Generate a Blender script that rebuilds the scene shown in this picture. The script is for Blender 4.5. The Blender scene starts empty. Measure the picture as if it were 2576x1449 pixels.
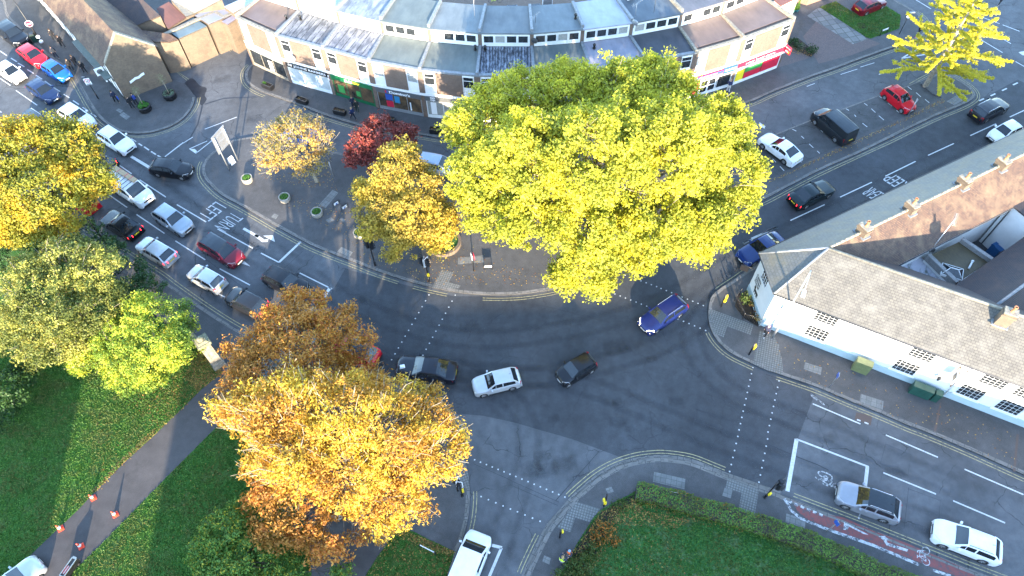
import bpy, bmesh, math, random
import numpy as np
from mathutils import Vector, Matrix
R = math.radians
SC = bpy.context.scene
COL = SC.collection
random.seed(7)
RNG = np.random.default_rng(7)

# ------------------------------------------------------------------ camera, sky, sun, exposure
EYE = 53.66                                   # metres above the road
FOC, CX, CY = 1803.8, 1288.0, 724.5           # survey photo: focal length and centre in px of a 2576-wide frame
_n = Vector((1311.09 - CX, 1947.46 - CY, FOC)).normalized()
_f = (Vector((0, 0, 1)) - _n * _n.z).normalized()
_r = Vector(_n.cross(_f))
if _r.x < 0: _r = -_r
def _w(v): return Vector((v.dot(_r), v.dot(_f), -v.dot(_n)))
def at(x, y, z=0.0):
    """survey point of the photo on the level plane at height z, in metres"""
    r = Vector((x - CX, y - CY, FOC)); t = (EYE - z) / r.dot(_n); q = r * t
    return Vector((q.dot(_r), q.dot(_f), z))
cd = bpy.data.cameras.new('camera'); cam = bpy.data.objects.new('camera', cd); COL.objects.link(cam)
cd.sensor_width = 36; cd.lens = 36 * FOC / 2576; cd.clip_start = 0.5; cd.clip_end = 2000
ax, ay, az = _w(Vector((1, 0, 0))), _w(Vector((0, -1, 0))), _w(Vector((0, 0, -1)))
M4 = Matrix(((ax.x, ay.x, az.x, 0), (ax.y, ay.y, az.y, 0), (ax.z, ay.z, az.z, EYE), (0, 0, 0, 1)))
cam.matrix_world = M4
SC.camera = cam

SUN_EL, SUN_AZ = R(13.0), R(175.0)            # low autumn sun behind the viewer
W = bpy.data.worlds.new('World'); SC.world = W; W.use_nodes = True
nt = W.node_tree; bgn = nt.nodes['Background']
sky = nt.nodes.new('ShaderNodeTexSky'); sky.sky_type = 'NISHITA'; sky.sun_disc = False
sky.sun_elevation = SUN_EL; sky.sun_rotation = SUN_AZ; sky.altitude = 100; sky.air_density = 1.0; sky.dust_density = 0.3; sky.ozone_density = 1.8
nt.links.new(sky.outputs[0], bgn.inputs[0]); bgn.inputs[1].default_value = 0.15
sd = bpy.data.lights.new('sun', 'SUN'); sun = bpy.data.objects.new('sun', sd); COL.objects.link(sun)
sd.energy = 2.6; sd.angle = R(0.55); sd.color = (1.0, 0.84, 0.62)
sdir = Vector((math.sin(SUN_AZ) * math.cos(SUN_EL), math.cos(SUN_AZ) * math.cos(SUN_EL), math.sin(SUN_EL)))
sun.rotation_euler = sdir.to_track_quat('Z', 'Y').to_euler()
SC.view_settings.view_transform = 'Standard'; SC.view_settings.look = 'None'
SC.view_settings.exposure = 3.3; SC.view_settings.gamma = 1.0
SC.cycles.max_bounces = 6; SC.cycles.diffuse_bounces = 3; SC.cycles.glossy_bounces = 3; SC.cycles.transparent_max_bounces = 16

# ------------------------------------------------------------------ materials
MATS = {}
def _nodes(name):
    m = bpy.data.materials.new(name); m.use_nodes = True
    return m, m.node_tree, m.node_tree.nodes['Principled BSDF']
def _noise(t, co, scale, detail=4, rough=.6):
    n = t.nodes.new('ShaderNodeTexNoise'); n.inputs['Scale'].default_value = scale; n.inputs['Detail'].default_value = detail
    n.inputs['Roughness'].default_value = rough; t.links.new(co, n.inputs['Vector']); return n.outputs['Fac']
def _ramp(t, fac, stops):
    r = t.nodes.new('ShaderNodeValToRGB'); e = r.color_ramp.elements
    while len(e) < len(stops): e.new(0.5)
    for k, (p, c) in zip(e, stops): k.position = p; k.color = (c[0], c[1], c[2], 1) if not isinstance(c, (int, float)) else (c, c, c, 1)
    t.links.new(fac, r.inputs['Fac']); return r.outputs['Color']
def _mix(t, fac, a, b, mode='MIX'):
    m = t.nodes.new('ShaderNodeMix'); m.data_type = 'RGBA'; m.blend_type = mode
    for s, v in ((0, fac), (6, a), (7, b)):
        if isinstance(v, (int, float)): m.inputs[s].default_value = v
        elif isinstance(v, tuple): m.inputs[s].default_value = (*v[:3], 1)
        else: t.links.new(v, m.inputs[s])
    return m.outputs[2]
def _math(t, op, a, b=0.0):
    m = t.nodes.new('ShaderNodeMath'); m.operation = op
    for s, v in ((0, a), (1, b)):
        if isinstance(v, (int, float)): m.inputs[s].default_value = v
        else: t.links.new(v, m.inputs[s])
    return m.outputs[0]
def _co(t, kind='Object'):
    return t.nodes.new('ShaderNodeTexCoord').outputs[kind]
def _pos(t): return t.nodes.new('ShaderNodeNewGeometry').outputs['Position']
def _bump(t, p, h, strength=.3, dist=.02):
    b = t.nodes.new('ShaderNodeBump'); b.inputs['Strength'].default_value = strength; b.inputs['Distance'].default_value = dist
    t.links.new(h, b.inputs['Height']); t.links.new(b.outputs[0], p.inputs['Normal'])
def mat(name, col, rough=.7, col2=None, scale=6, amt=.25, metal=0, spec=.5, emit=0, coat=0, bump=0):
    """plain surface with uneven colour"""
    if name in MATS: return MATS[name]
    m, t, p = _nodes(name)
    if col2 is None: col2 = tuple(c * (1 - amt) for c in col)
    f = _noise(t, _pos(t), scale, 5)
    c = _ramp(t, f, [(.32, col2), (.66, col)])
    t.links.new(c, p.inputs['Base Color'])
    p.inputs['Roughness'].default_value = rough; p.inputs['Metallic'].default_value = metal
    p.inputs['Specular IOR Level'].default_value = spec
    if coat: p.inputs['Coat Weight'].default_value = coat; p.inputs['Coat Roughness'].default_value = .04
    if emit: t.links.new(c, p.inputs['Emission Color']); p.inputs['Emission Strength'].default_value = emit
    if bump: _bump(t, p, f, bump)
    MATS[name] = m; return m
def paint(col, metal=False):
    n = 'car_paint_%02x%02x%02x' % tuple(int(255 * min(1, c)) for c in col) + ('m' if metal else '')
    if n in MATS: return MATS[n]
    m, t, p = _nodes(n)
    f = _noise(t, _co(t), 2.0, 3); c = _ramp(t, f, [(.3, tuple(k * .88 for k in col)), (.7, col)])
    t.links.new(c, p.inputs['Base Color']); p.inputs['Roughness'].default_value = .3; p.inputs['Metallic'].default_value = .45 if metal else 0
    p.inputs['Coat Weight'].default_value = .35; p.inputs['Coat Roughness'].default_value = .06; p.inputs['Specular IOR Level'].default_value = .35
    MATS[n] = m; return m
def brick_mat(name, c1, c2, mortar, w=.22, h=.075, ms=.012, offs=.5, rough=.85, blot=None, mix=.5):
    if name in MATS: return MATS[name]
    m, t, p = _nodes(name); uv = _co(t, 'UV')
    b = t.nodes.new('ShaderNodeTexBrick'); b.offset = offs; t.links.new(uv, b.inputs['Vector'])
    b.inputs['Color1'].default_value = (*c1, 1); b.inputs['Color2'].default_value = (*c2, 1); b.inputs['Mortar'].default_value = (*mortar, 1)
    b.inputs['Scale'].default_value = 1; b.inputs['Brick Width'].default_value = w; b.inputs['Row Height'].default_value = h
    b.inputs['Mortar Size'].default_value = ms; b.inputs['Mortar Smooth'].default_value = .1
    c = b.outputs['Color']
    f = _noise(t, _pos(t), .9, 6, .65)
    if blot: c = _mix(t, _ramp(t, f, [(.45, 0.0), (.7, mix)]), c, blot)
    f2 = _noise(t, _pos(t), 5, 4); c = _mix(t, .35, c, _ramp(t, f2, [(.3, 0.45), (.7, 1.0)]), 'MULTIPLY')
    t.links.new(c, p.inputs['Base Color']); p.inputs['Roughness'].default_value = rough
    _bump(t, p, b.outputs['Fac'], -.4, .01)
    MATS[name] = m; return m
def asphalt(name, base, warm=(1, 1, 1), crack=.5, blot=.35):
    if name in MATS: return MATS[name]
    m, t, p = _nodes(name); co = _pos(t)
    a = tuple(base * w for w in warm)
    fine = _noise(t, co, 38, 3, .8); mid = _noise(t, co, 1.3, 6, .65); big = _noise(t, co, .16, 4, .55)
    c = _ramp(t, fine, [(.25, tuple(k * .55 for k in a)), (.5, a), (.8, tuple(k * 1.75 for k in a))])
    c = _mix(t, blot, c, _ramp(t, mid, [(.3, .45), (.7, 1.25)]), 'MULTIPLY')
    c = _mix(t, blot * 1.4, c, _ramp(t, big, [(.35, .6), (.65, 1.2)]), 'MULTIPLY')
    spots = _ramp(t, _noise(t, co, .62, 9, .62), [(.60, 0.0), (.68, .25)]); c = _mix(t, spots, c, tuple(k * .4 for k in a))
    if crack:
        v = t.nodes.new('ShaderNodeTexVoronoi'); v.feature = 'DISTANCE_TO_EDGE'; v.inputs['Scale'].default_value = .32
        wob = t.nodes.new('ShaderNodeVectorMath'); wob.operation = 'ADD'
        nn = t.nodes.new('ShaderNodeTexNoise'); nn.inputs['Scale'].default_value = .9; nn.inputs['Detail'].default_value = 5
        t.links.new(co, nn.inputs['Vector']); t.links.new(co, wob.inputs[0]); t.links.new(nn.outputs['Color'], wob.inputs[1])
        t.links.new(wob.outputs[0], v.inputs['Vector'])
        ck = _ramp(t, v.outputs['Distance'], [(.004, crack), (.011, 0.0)])
        gate = _ramp(t, _noise(t, co, .22, 2), [(.47, 0.0), (.55, 1.0)])
        c = _mix(t, _mix(t, 1.0, ck, gate, 'MULTIPLY'), c, tuple(k * .3 for k in a))
    t.links.new(c, p.inputs['Base Color']); p.inputs['Roughness'].default_value = .8; p.inputs['Specular IOR Level'].default_value = .35
    _bump(t, p, fine, .25, .01)
    MATS[name] = m; return m
def worn_paint(name, col, under=(.055, .055, .06), wear=.48):
    if name in MATS: return MATS[name]
    m, t, p = _nodes(name); co = _pos(t)
    f = _noise(t, co, 4.5, 7, .75); g = _noise(t, co, 30, 3, .7)
    k = _math(t, 'ADD', _math(t, 'MULTIPLY', f, .75), _math(t, 'MULTIPLY', g, .25))
    c = _mix(t, _ramp(t, k, [(wear - .09, 0.0), (wear, 1.0)]), under, _ramp(t, f, [(.3, tuple(q * .7 for q in col)), (.6, col)]))
    t.links.new(c, p.inputs['Base Color']); p.inputs['Roughness'].default_value = .7
    MATS[name] = m; return m
def grass_mat(name, g1, g2, dry, leaf=None, leaf_amt=0.0):
    if name in MATS: return MATS[name]
    m, t, p = _nodes(name); co = _pos(t)
    fine = _noise(t, co, 14, 4, .8); mid = _noise(t, co, .9, 6, .7); big = _noise(t, co, .2, 4)
    c = _ramp(t, fine, [(.3, tuple(k * .5 for k in g1)), (.55, g1), (.75, g2)])
    c = _mix(t, _ramp(t, mid, [(.5, 0.0), (.72, .75)]), c, dry)
    c = _mix(t, .5, c, _ramp(t, big, [(.3, .6), (.7, 1.2)]), 'MULTIPLY')
    t.links.new(c, p.inputs['Base Color']); p.inputs['Roughness'].default_value = .9; p.inputs['Specular IOR Level'].default_value = .15
    _bump(t, p, fine, .8, .06)
    MATS[name] = m; return m
def leaf_mat(name, cols, patch=None, trans=.35, pscale=.35):
    """cols: colours a single leaf may have, picked leaf by leaf; patch: (colour, amount) whole twigs turn to"""
    if name in MATS: return MATS[name]
    m, t, p = _nodes(name)
    g = t.nodes.new('ShaderNodeNewGeometry')
    n = len(cols); c = _ramp(t, g.outputs['Random Per Island'], [(i / (n - 1), k) for i, k in enumerate(cols)])
    if patch:
        f = _noise(t, g.outputs['Position'], pscale, 3)
        lo = .5 - patch[1] * .25
        c = _mix(t, _ramp(t, f, [(lo, 0.0), (lo + .16, .85)]), c, _ramp(t, g.outputs['Random Per Island'], [(0, tuple(k * .7 for k in patch[0])), (1, patch[0])]))
    t.links.new(c, p.inputs['Base Color']); p.inputs['Roughness'].default_value = .55; p.inputs['Specular IOR Level'].default_value = .3
    tr = t.nodes.new('ShaderNodeBsdfTranslucent'); t.links.new(c, tr.inputs['Color'])
    mx = t.nodes.new('ShaderNodeMixShader'); mx.inputs[0].default_value = trans
    t.links.new(p.outputs[0], mx.inputs[1]); t.links.new(tr.outputs[0], mx.inputs[2])
    t.links.new(mx.outputs[0], t.nodes['Material Output'].inputs['Surface'])
    MATS[name] = m; return m

# ------------------------------------------------------------------ mesh builder
class MB:
    def __init__(s): s.v = []; s.f = []; s.m = []; s.sm = []
    def face(s, pts, mi=0, smooth=False):
        b = len(s.v); s.v.extend([tuple(p) for p in pts]); s.f.append(tuple(range(b, b + len(pts)))); s.m.append(mi); s.sm.append(smooth); return s
    def mesh(s, vs, fs, mi=0, smooth=False):
        b = len(s.v); s.v.extend([tuple(p) for p in vs])
        for f in fs: s.f.append(tuple(i + b for i in f)); s.m.append(mi); s.sm.append(smooth)
        return s
    def box(s, c, size, rz=0, mi=0, rx=0, ry=0, taper=1.0):
        hx, hy, hz = size[0] / 2, size[1] / 2, size[2] / 2
        M = Matrix.Translation(c) @ Matrix.Rotation(rz, 4, 'Z') @ Matrix.Rotation(ry, 4, 'Y') @ Matrix.Rotation(rx, 4, 'X')
        vs = []
        for z in (-hz, hz):
            k = taper if z > 0 else 1
            vs += [M @ Vector((x * k, y * k, z)) for x, y in ((-hx, -hy), (hx, -hy), (hx, hy), (-hx, hy))]
        return s.mesh(vs, [(3, 2, 1, 0), (4, 5, 6, 7), (0, 1, 5, 4), (1, 2, 6, 5), (2, 3, 7, 6), (3, 0, 4, 7)], mi)
    def prism(s, poly, z0, z1, mi=0, bottom=False):
        """poly: xy points; vertical sides and a flat top"""
        n = len(poly); ar = sum(poly[i][0] * poly[(i + 1) % n][1] - poly[(i + 1) % n][0] * poly[i][1] for i in range(n))
        if ar < 0: poly = list(poly)[::-1]
        vs = [(p[0], p[1], z0) for p in poly] + [(p[0], p[1], z1) for p in poly]
        fs = [tuple(range(n, 2 * n))] + [(i, (i + 1) % n, n + (i + 1) % n, n + i) for i in range(n)]
        if bottom: fs.append(tuple(range(n - 1, -1, -1)))
        return s.mesh(vs, fs, mi)
    def tube(s, pts, r, seg=8, mi=0, cap=True):
        pts = [Vector(p) for p in pts]; n = len(pts)
        rs = r if isinstance(r, (list, tuple)) else [r] * n
        vs = []; prev = None
        for i, p in enumerate(pts):
            d = (pts[min(i + 1, n - 1)] - pts[max(i - 1, 0)]).normalized()
            if prev is None:
                a = Vector((1, 0, 0)) if abs(d.x) < .9 else Vector((0, 1, 0)); u = d.cross(a).normalized()
            else:
                u = (prev - d * prev.dot(d)).normalized()
            prev = u; w = d.cross(u)
            vs += [p + (u * math.cos(2 * math.pi * k / seg) + w * math.sin(2 * math.pi * k / seg)) * rs[i] for k in range(seg)]
        fs = [(i * seg + k, i * seg + (k + 1) % seg, (i + 1) * seg + (k + 1) % seg, (i + 1) * seg + k) for i in range(n - 1) for k in range(seg)]
        s.mesh(vs, fs, mi, True)
        if cap:
            b = len(s.v) - n * seg
            s.f += [tuple(b + k for k in range(seg - 1, -1, -1)), tuple(b + (n - 1) * seg + k for k in range(seg))]; s.m += [mi, mi]; s.sm += [False, False]
        return s
    def lathe(s, prof, c=(0, 0, 0), seg=16, mi=0, axis='Z', smooth=True, sq=1.0):
        vs = []
        for r, h in prof:
            for k in range(seg):
                a = 2 * math.pi * k / seg; x, y = r * math.cos(a), r * math.sin(a) * sq
                p = (x, y, h) if axis == 'Z' else ((x, h, y) if axis == 'Y' else (h, x, y))
                vs.append((p[0] + c[0], p[1] + c[1], p[2] + c[2]))
        fs = [(i * seg + k, i * seg + (k + 1) % seg, (i + 1) * seg + (k + 1) % seg, (i + 1) * seg + k) for i in range(len(prof) - 1) for k in range(seg)]
        s.mesh(vs, fs, mi, smooth)
        return s
    def build(s, name, mats, parent=None, uv=False, sharp=None, off=None):
        """one mesh object; off: world point the verts are relative to (the parent's place)"""
        if not isinstance(mats, (list, tuple)): mats = [mats]
        me = bpy.data.meshes.new(name)
        vs = s.v
        if off is None and parent is not None and parent.get('_world'): off = Vector(parent['_world'])
        if off is not None: vs = [(v[0] - off[0], v[1] - off[1], v[2] - off[2]) for v in vs]
        me.from_pydata(vs, [], s.f)
        for m in mats: me.materials.append(m)
        me.polygons.foreach_set('material_index', s.m); me.polygons.foreach_set('use_smooth', s.sm)
        if uv:
            l = me.uv_layers.new(name='UVMap')
            for f, vi in zip(me.polygons, s.f):
                n = f.normal
                if abs(n.z) > .95:
                    e = Vector(s.v[vi[1]]) - Vector(s.v[vi[0]]); e.z = 0
                    U = e.normalized() if e.length > 1e-6 else Vector((1, 0, 0))
                else: U = Vector((0, 0, 1)).cross(n).normalized()
                V = n.cross(U)
                for li in f.loop_indices:
                    p = Vector(s.v[vi[li - f.loop_start]]); l.data[li].uv = (p.dot(U), p.dot(V))
        me.update()
        if sharp is not None: me.set_sharp_from_angle(angle=R(sharp))
        o = bpy.data.objects.new(name, me); COL.objects.link(o)
        if parent is not None: o.parent = parent
        return o
def tag(o, label, cat, group=None):
    o['label'] = label; o['category'] = cat
    if group: o['group'] = group
    return o
def thing(name, label, cat, loc=(0, 0, 0), rz=0, group=None, world=False):
    """Empty at the base of a thing; world=True lets its parts be given in world metres"""
    o = bpy.data.objects.new(name, None); COL.objects.link(o); o.empty_display_size = .3
    o.location = loc; o.rotation_euler = (0, 0, rz)
    if world: o['_world'] = tuple(loc)
    return tag(o, label, cat, group)
def struct(name, mb, mats, uv=False):
    o = mb.build(name, mats, uv=uv); o['kind'] = 'structure'; return o
def place(o, loc, rz=0):
    o.location = loc; o.rotation_euler = (0, 0, rz); return o
def copy_tree(o, parent=None):
    c = o.copy(); COL.objects.link(c); c.parent = parent
    for ch in list(o.children): copy_tree(ch, c)
    return c
def smooth(pts, n=6, closed=False):
    P = [Vector(p) for p in pts]; out = []; m = len(P)
    for i in range(m if closed else m - 1):
        p0 = P[(i - 1) % m] if closed or i > 0 else P[i]; p1 = P[i]; p2 = P[(i + 1) % m]; p3 = P[(i + 2) % m] if closed or i + 2 < m else p2
        for k in range(n):
            t = k / n; t2, t3 = t * t, t * t * t
            out.append(.5 * (2 * p1 + (p2 - p0) * t + (2 * p0 - 5 * p1 + 4 * p2 - p3) * t2 + (3 * p1 - p0 - 3 * p2 + p3) * t3))
    if not closed: out.append(P[-1])
    return out
def px(lst, z=0.0): return [at(x, y, z) for x, y in lst]
def offset_line(pts, d):
    """polyline shifted sideways by d (left of travel positive)"""
    out = []; n = len(pts)
    for i, p in enumerate(pts):
        t = (pts[min(i + 1, n - 1)] - pts[max(i - 1, 0)]); t.z = 0; t.normalize()
        out.append(p + Vector((-t.y, t.x, 0)) * d)
    return out
def ribbon(mb, pts, w, z, mi=0):
    a = offset_line(pts, w / 2); b = offset_line(pts, -w / 2)
    for i in range(len(pts) - 1):
        mb.face([(b[i].x, b[i].y, z), (b[i + 1].x, b[i + 1].y, z), (a[i + 1].x, a[i + 1].y, z), (a[i].x, a[i].y, z)], mi)
def text_verts(body, bold=0.0):
    cu = bpy.data.curves.new('lettering', 'FONT'); cu.body = body; cu.offset = bold; cu.resolution_u = 3
    o = bpy.data.objects.new('lettering', cu); COL.objects.link(o)
    dg = bpy.context.evaluated_depsgraph_get(); me = bpy.data.meshes.new_from_object(o.evaluated_get(dg))
    vs = [tuple(v.co) for v in me.vertices]; fs = [tuple(p.vertices) for p in me.polygons]
    bpy.data.objects.remove(o); bpy.data.curves.remove(cu); bpy.data.meshes.remove(me)
    return vs, fs
def text_on(mb, body, p0, p1, p2, mi=0, bold=0.01, depth=0):
    """lay lettering on the parallelogram p0 (bottom left), p1 (bottom right), p2 (top left)"""
    vs, fs = text_verts(body, bold)
    xs = [v[0] for v in vs]; ys = [v[1] for v in vs]; x0, x1, y0, y1 = min(xs), max(xs), min(ys), max(ys)
    p0, p1, p2 = Vector(p0), Vector(p1), Vector(p2)
    mb.mesh([p0 + (p1 - p0) * ((v[0] - x0) / (x1 - x0)) + (p2 - p0) * ((v[1] - y0) / (y1 - y0)) for v in vs], fs, mi)
# ------------------------------------------------------------------ ground, roads, pavements, lawns
def T(c, r, *xy):
    """tile sheets of the survey photo (4 x 4 sheets, each 2576 wide) to survey points"""
    return [(c * 644 + xy[i] / 4, r * 362.25 + xy[i + 1] / 4) for i in range(0, len(xy), 2)]
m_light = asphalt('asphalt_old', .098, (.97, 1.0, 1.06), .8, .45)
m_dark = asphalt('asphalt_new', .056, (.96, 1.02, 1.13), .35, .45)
m_pave = asphalt('pavement_asphalt', .076, (1.03, 1.0, 1.0), .2, .4)
m_bay = asphalt('bay_asphalt', .07, (.98, 1.0, 1.0), .9, .5)
m_path = asphalt('path_asphalt', .058, (1.12, 1.0, .97), .0, .4)
m_kerb = brick_mat('kerb_stone', (.19, .175, .16), (.15, .14, .13), (.05, .05, .05), .9, .4, .02, .5, blot=(.08, .075, .06))
m_slab = brick_mat('paving_slab', (.2, .2, .19), (.16, .16, .155), (.07, .07, .07), .4, .4, .012, 0, blot=(.11, .11, .1))
m_tact = brick_mat('tactile_slab', (.19, .19, .18), (.165, .165, .16), (.09, .09, .085), .2, .2, .03, 0, blot=(.12, .12, .11))
m_white = worn_paint('road_white', (.55, .55, .54), wear=.41)
m_whitew = worn_paint('road_white_worn', (.46, .46, .46), wear=.53)
m_yellow = worn_paint('road_yellow', (.38, .32, .16), wear=.49)
m_grass = grass_mat('grass', (.045, .125, .022), (.085, .185, .032), (.11, .12, .045))
m_grass2 = grass_mat('grass_damp', (.04, .125, .03), (.06, .17, .04), (.13, .155, .08))
m_soil = mat('soil', (.035, .024, .016), .95, scale=9, amt=.6)
m_earth = grass_mat('rough_ground', (.02, .04, .012), (.03, .06, .014), (.05, .045, .025))

struct('ground', MB().face([(-500, -400, -.06), (500, -400, -.06), (500, 600, -.06), (-500, 600, -.06)]), m_earth)
struct('road', MB().face([(-95, -20, 0), (95, -20, 0), (95, 125, 0), (-95, 125, 0)]), m_light)
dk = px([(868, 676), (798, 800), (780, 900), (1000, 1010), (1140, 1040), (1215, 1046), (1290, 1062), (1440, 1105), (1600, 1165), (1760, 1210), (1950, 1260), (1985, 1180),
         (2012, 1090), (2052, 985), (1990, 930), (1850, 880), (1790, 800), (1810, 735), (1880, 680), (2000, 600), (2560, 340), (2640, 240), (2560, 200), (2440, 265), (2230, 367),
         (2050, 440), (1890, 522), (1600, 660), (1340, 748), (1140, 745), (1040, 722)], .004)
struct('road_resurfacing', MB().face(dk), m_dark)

def slab(name, pts, z, m, kerb=None, kw=.16, skirt=True):
    """raised paved area; kerb: open line of the kerb face"""
    mb = MB().prism([(p.x, p.y) for p in pts], -.05, z)
    return struct(name, mb, m)
KERBS = MB()
def kerb_run(line, side, w=.30, z=.125):
    """kerb stones along the line; side +1: stones lie left of travel"""
    a = line; b = offset_line(line, side * w)
    for i in range(len(a) - 1):
        p, q, r, s = a[i], a[i + 1], b[i + 1], b[i]
        P = [(p.x, p.y, z), (q.x, q.y, z), (r.x, r.y, z + .003), (s.x, s.y, z + .003)]
        KERBS.face(P if side > 0 else P[::-1])
        F = [(p.x, p.y, -.03), (q.x, q.y, -.03), (q.x, q.y, z), (p.x, p.y, z)]
        KERBS.face(F if side < 0 else F[::-1])
YEL = MB()
def yellow(line, offs=(.28, .52), side=1, w=.062):
    for o in offs: ribbon(YEL, offset_line(line, side * o), w, .009)

# A  forecourt island in front of the crescent
A1 = smooth(px([(552, 372), (524, 395), (510, 420), (512, 444), (530, 468), (560, 494), (608, 520), (650, 544), (694, 570), (756, 604), (794, 623), (851, 646), (894, 662), (944, 682),
      (994, 699), (1044, 714), (1084, 724), (1144, 736), (1215, 743), (1288, 743), (1338, 738), (1400, 727), (1480, 703), (1563, 671), (1640, 636), (1760, 580), (1895, 515), (1932, 498), (2054, 434),
      (2140, 396), (2232, 352), (2290, 323), (2357, 292), (2415, 268), (2444, 252), (2452, 240), (2445, 226), (2427, 212), (2400, 196), (2370, 187), (2344, 192)]), 4)
verge = px([(2316, 212), (2345, 238), (2368, 246), (2282, 292), (2220, 317), (2132, 357), (2057, 394), (1932, 452), (1900, 470)])
A2 = px([(1900, 470), (1860, 400), (1957, 342), (1850, 388), (1700, 428), (1500, 462), (1300, 478), (1140, 470), (1050, 450), (960, 420), (870, 390), (800, 372), (700, 350), (644, 344), (590, 353)])
# bays stay at road level: the island's own sheet goes round them
island = A1 + verge[:] + px([(1850, 440), (1852, 392), (1700, 428), (1500, 462), (1300, 478), (1140, 470), (1050, 450), (960, 420), (870, 390), (800, 372), (700, 350), (644, 344), (590, 353)])
slab('forecourt_pavement', island, .12, m_pave)
kerb_run(A1, 1); kerb_run(px([(552, 372), (590, 353), (644, 344), (700, 350), (800, 372), (870, 390), (960, 420), (1050, 450), (1140, 470), (1300, 478), (1500, 462), (1700, 428), (1852, 392)]), -1)
bay = px([(1850, 440), (1852, 380), (1957, 336), (2042, 302), (2117, 276), (2220, 237), (2282, 217), (2316, 203), (2316, 212), (2345, 238), (2368, 246), (2282, 292), (2220, 317), (2132, 357), (2057, 394), (1932, 452)], .005)
struct('parking_bays', MB().face(bay), m_bay)
yellow(smooth(px([(2296, 218), (2344, 192), (2370, 187), (2400, 196), (2427, 212), (2445, 226), (2452, 240), (2444, 252), (2415, 268), (2357, 292), (2290, 323), (2232, 352), (2054, 434), (1932, 498), (1895, 515), (1760, 580), (1640, 636), (1563, 671)]), 4), side=1)
yellow([p for p in A1[6:58]], side=-1); yellow(A1[60:68], side=-1); yellow(A1[72:90], side=-1)
# B  crescent pavement
B1 = smooth(px([(640, 158), (622, 175), (617, 192), (625, 212), (650, 229), (681, 241), (744, 263), (819, 292), (894, 315), (931, 323), (1054, 340), (1126, 350), (1300, 356), (1500, 342), (1700, 310),
      (1870, 264), (1932, 238), (1994, 213), (2052, 191), (2107, 172), (2164, 150), (2244, 122), (2294, 106), (2320, 93), (2332, 76), (2330, 60), (2317, 43), (2294, 26), (2257, 5), (2200, -30)]), 4)
slab('crescent_pavement', B1 + px([(2100, -60), (1950, -60), (1700, 60), (1300, 120), (1000, 80), (760, 40), (600, 40)]), .12, m_pave)
kerb_run(B1, 1); yellow(B1[2:20] , side=-1); yellow(B1[26:50], side=-1); yellow(B1[56:108], side=-1)
# C  pavement before the old inn
C1 = smooth(px([(-60, -60), (2, 0), (10, 14), (17, 42), (50, 75), (112, 135), (160, 170), (185, 193), (207, 230), (225, 262), (250, 297), (287, 325), (325, 337), (375, 336), (425, 322), (462, 300), (485, 270), (492, 246)]), 4)
slab('inn_pavement', C1 + px([(480, 228), (465, 212), (437, 205), (423, 176), (440, 170), (523, 129), (570, 109), (590, 121), (625, 106), (500, 40), (300, -60)]), .12, m_pave)
kerb_run(C1, 1); yellow(C1[26:], side=-1)
ln = px([(468, 203), (440, 179), (522, 135), (570, 114), (586, 127)])
for o in (-.1, -.34): ribbon(YEL, offset_line(ln, o), .075, .009)
slab('service_yard', px([(423, 176), (523, 128), (570, 107), (590, 120), (622, 107), (640, 158), (622, 175), (617, 192), (625, 212), (590, 250), (500, 250), (480, 215), (455, 200)]), .003, m_light)
# D  park pavement
D1 = smooth(px([(150, 548), (195, 578), (220, 594), (270, 622), (310, 638), (350, 664), (400, 694), (440, 724), (520, 780), (600, 830), (700, 880), (800, 920), (880, 942), (960, 958), (1036, 980), (1094, 1017), (1119, 1047), (1146, 1078), (1160, 1112), (1170, 1159),
      (1179, 1199), (1182, 1237), (1181, 1274), (1176, 1312), (1164, 1357), (1149, 1391), (1131, 1449), (1100, 1540)]), 4)
slab('park_pavement', D1 + px([(700, 1540), (780, 1300), (720, 1000), (560, 935), (470, 850), (260, 700), (100, 580)]), .12, m_pave)
kerb_run(D1, -1); yellow(D1[:62], side=1); yellow(D1[62:76], side=1); yellow(D1[84:], side=1)
# E  corner pavement with the hedge
E1 = smooth(px([(1290, 1540), (1323, 1449), (1345, 1399), (1363, 1362), (1382, 1327), (1410, 1294), (1440, 1259), (1470, 1231), (1507, 1201), (1552, 1176), (1602, 1160), (1645, 1154), (1680, 1154), (1738, 1163), (1795, 1185), (1833, 1200), (1932, 1234),
      (2057, 1281), (2157, 1319), (2257, 1359), (2357, 1399), (2457, 1439), (2620, 1500)]), 4)
slab('corner_pavement', E1 + px([(2500, 1600), (1300, 1600)]), .12, m_pave)
kerb_run(E1, -1, .34)
kerb_run(offset_line(E1[2:66], -.02), 1, .30, .02)
yellow(E1[4:14], side=1, offs=(.42, .66)); yellow(E1[24:60], side=1, offs=(.42, .66)); yellow(E1[66:], side=1)
# F  pavement round the white pub
F1 = smooth(px([(2640, 330), (2300, 470), (1985, 622), (1900, 668), (1845, 705), (1812, 727), (1790, 747), (1782, 775), (1782, 805), (1790, 835), (1808, 863), (1838, 889), (1888, 914), (1932, 933), (1982, 950), (2057, 976), (2132, 1008), (2207, 1038), (2282, 1070), (2332, 1089), (2432, 1131), (2576, 1196), (2700, 1250)]), 4)
slab('pub_pavement', F1 + px([(2750, 1000), (2750, 400)]), .12, m_pave)
kerb_run(F1, 1); yellow(F1[12:22], side=-1, offs=(.28,)); yellow(F1[36:50], side=-1); yellow(F1[54:], side=-1)
struct('kerb', KERBS, m_kerb, uv=True)
struct('yellow_lines', YEL, m_yellow)

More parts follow.
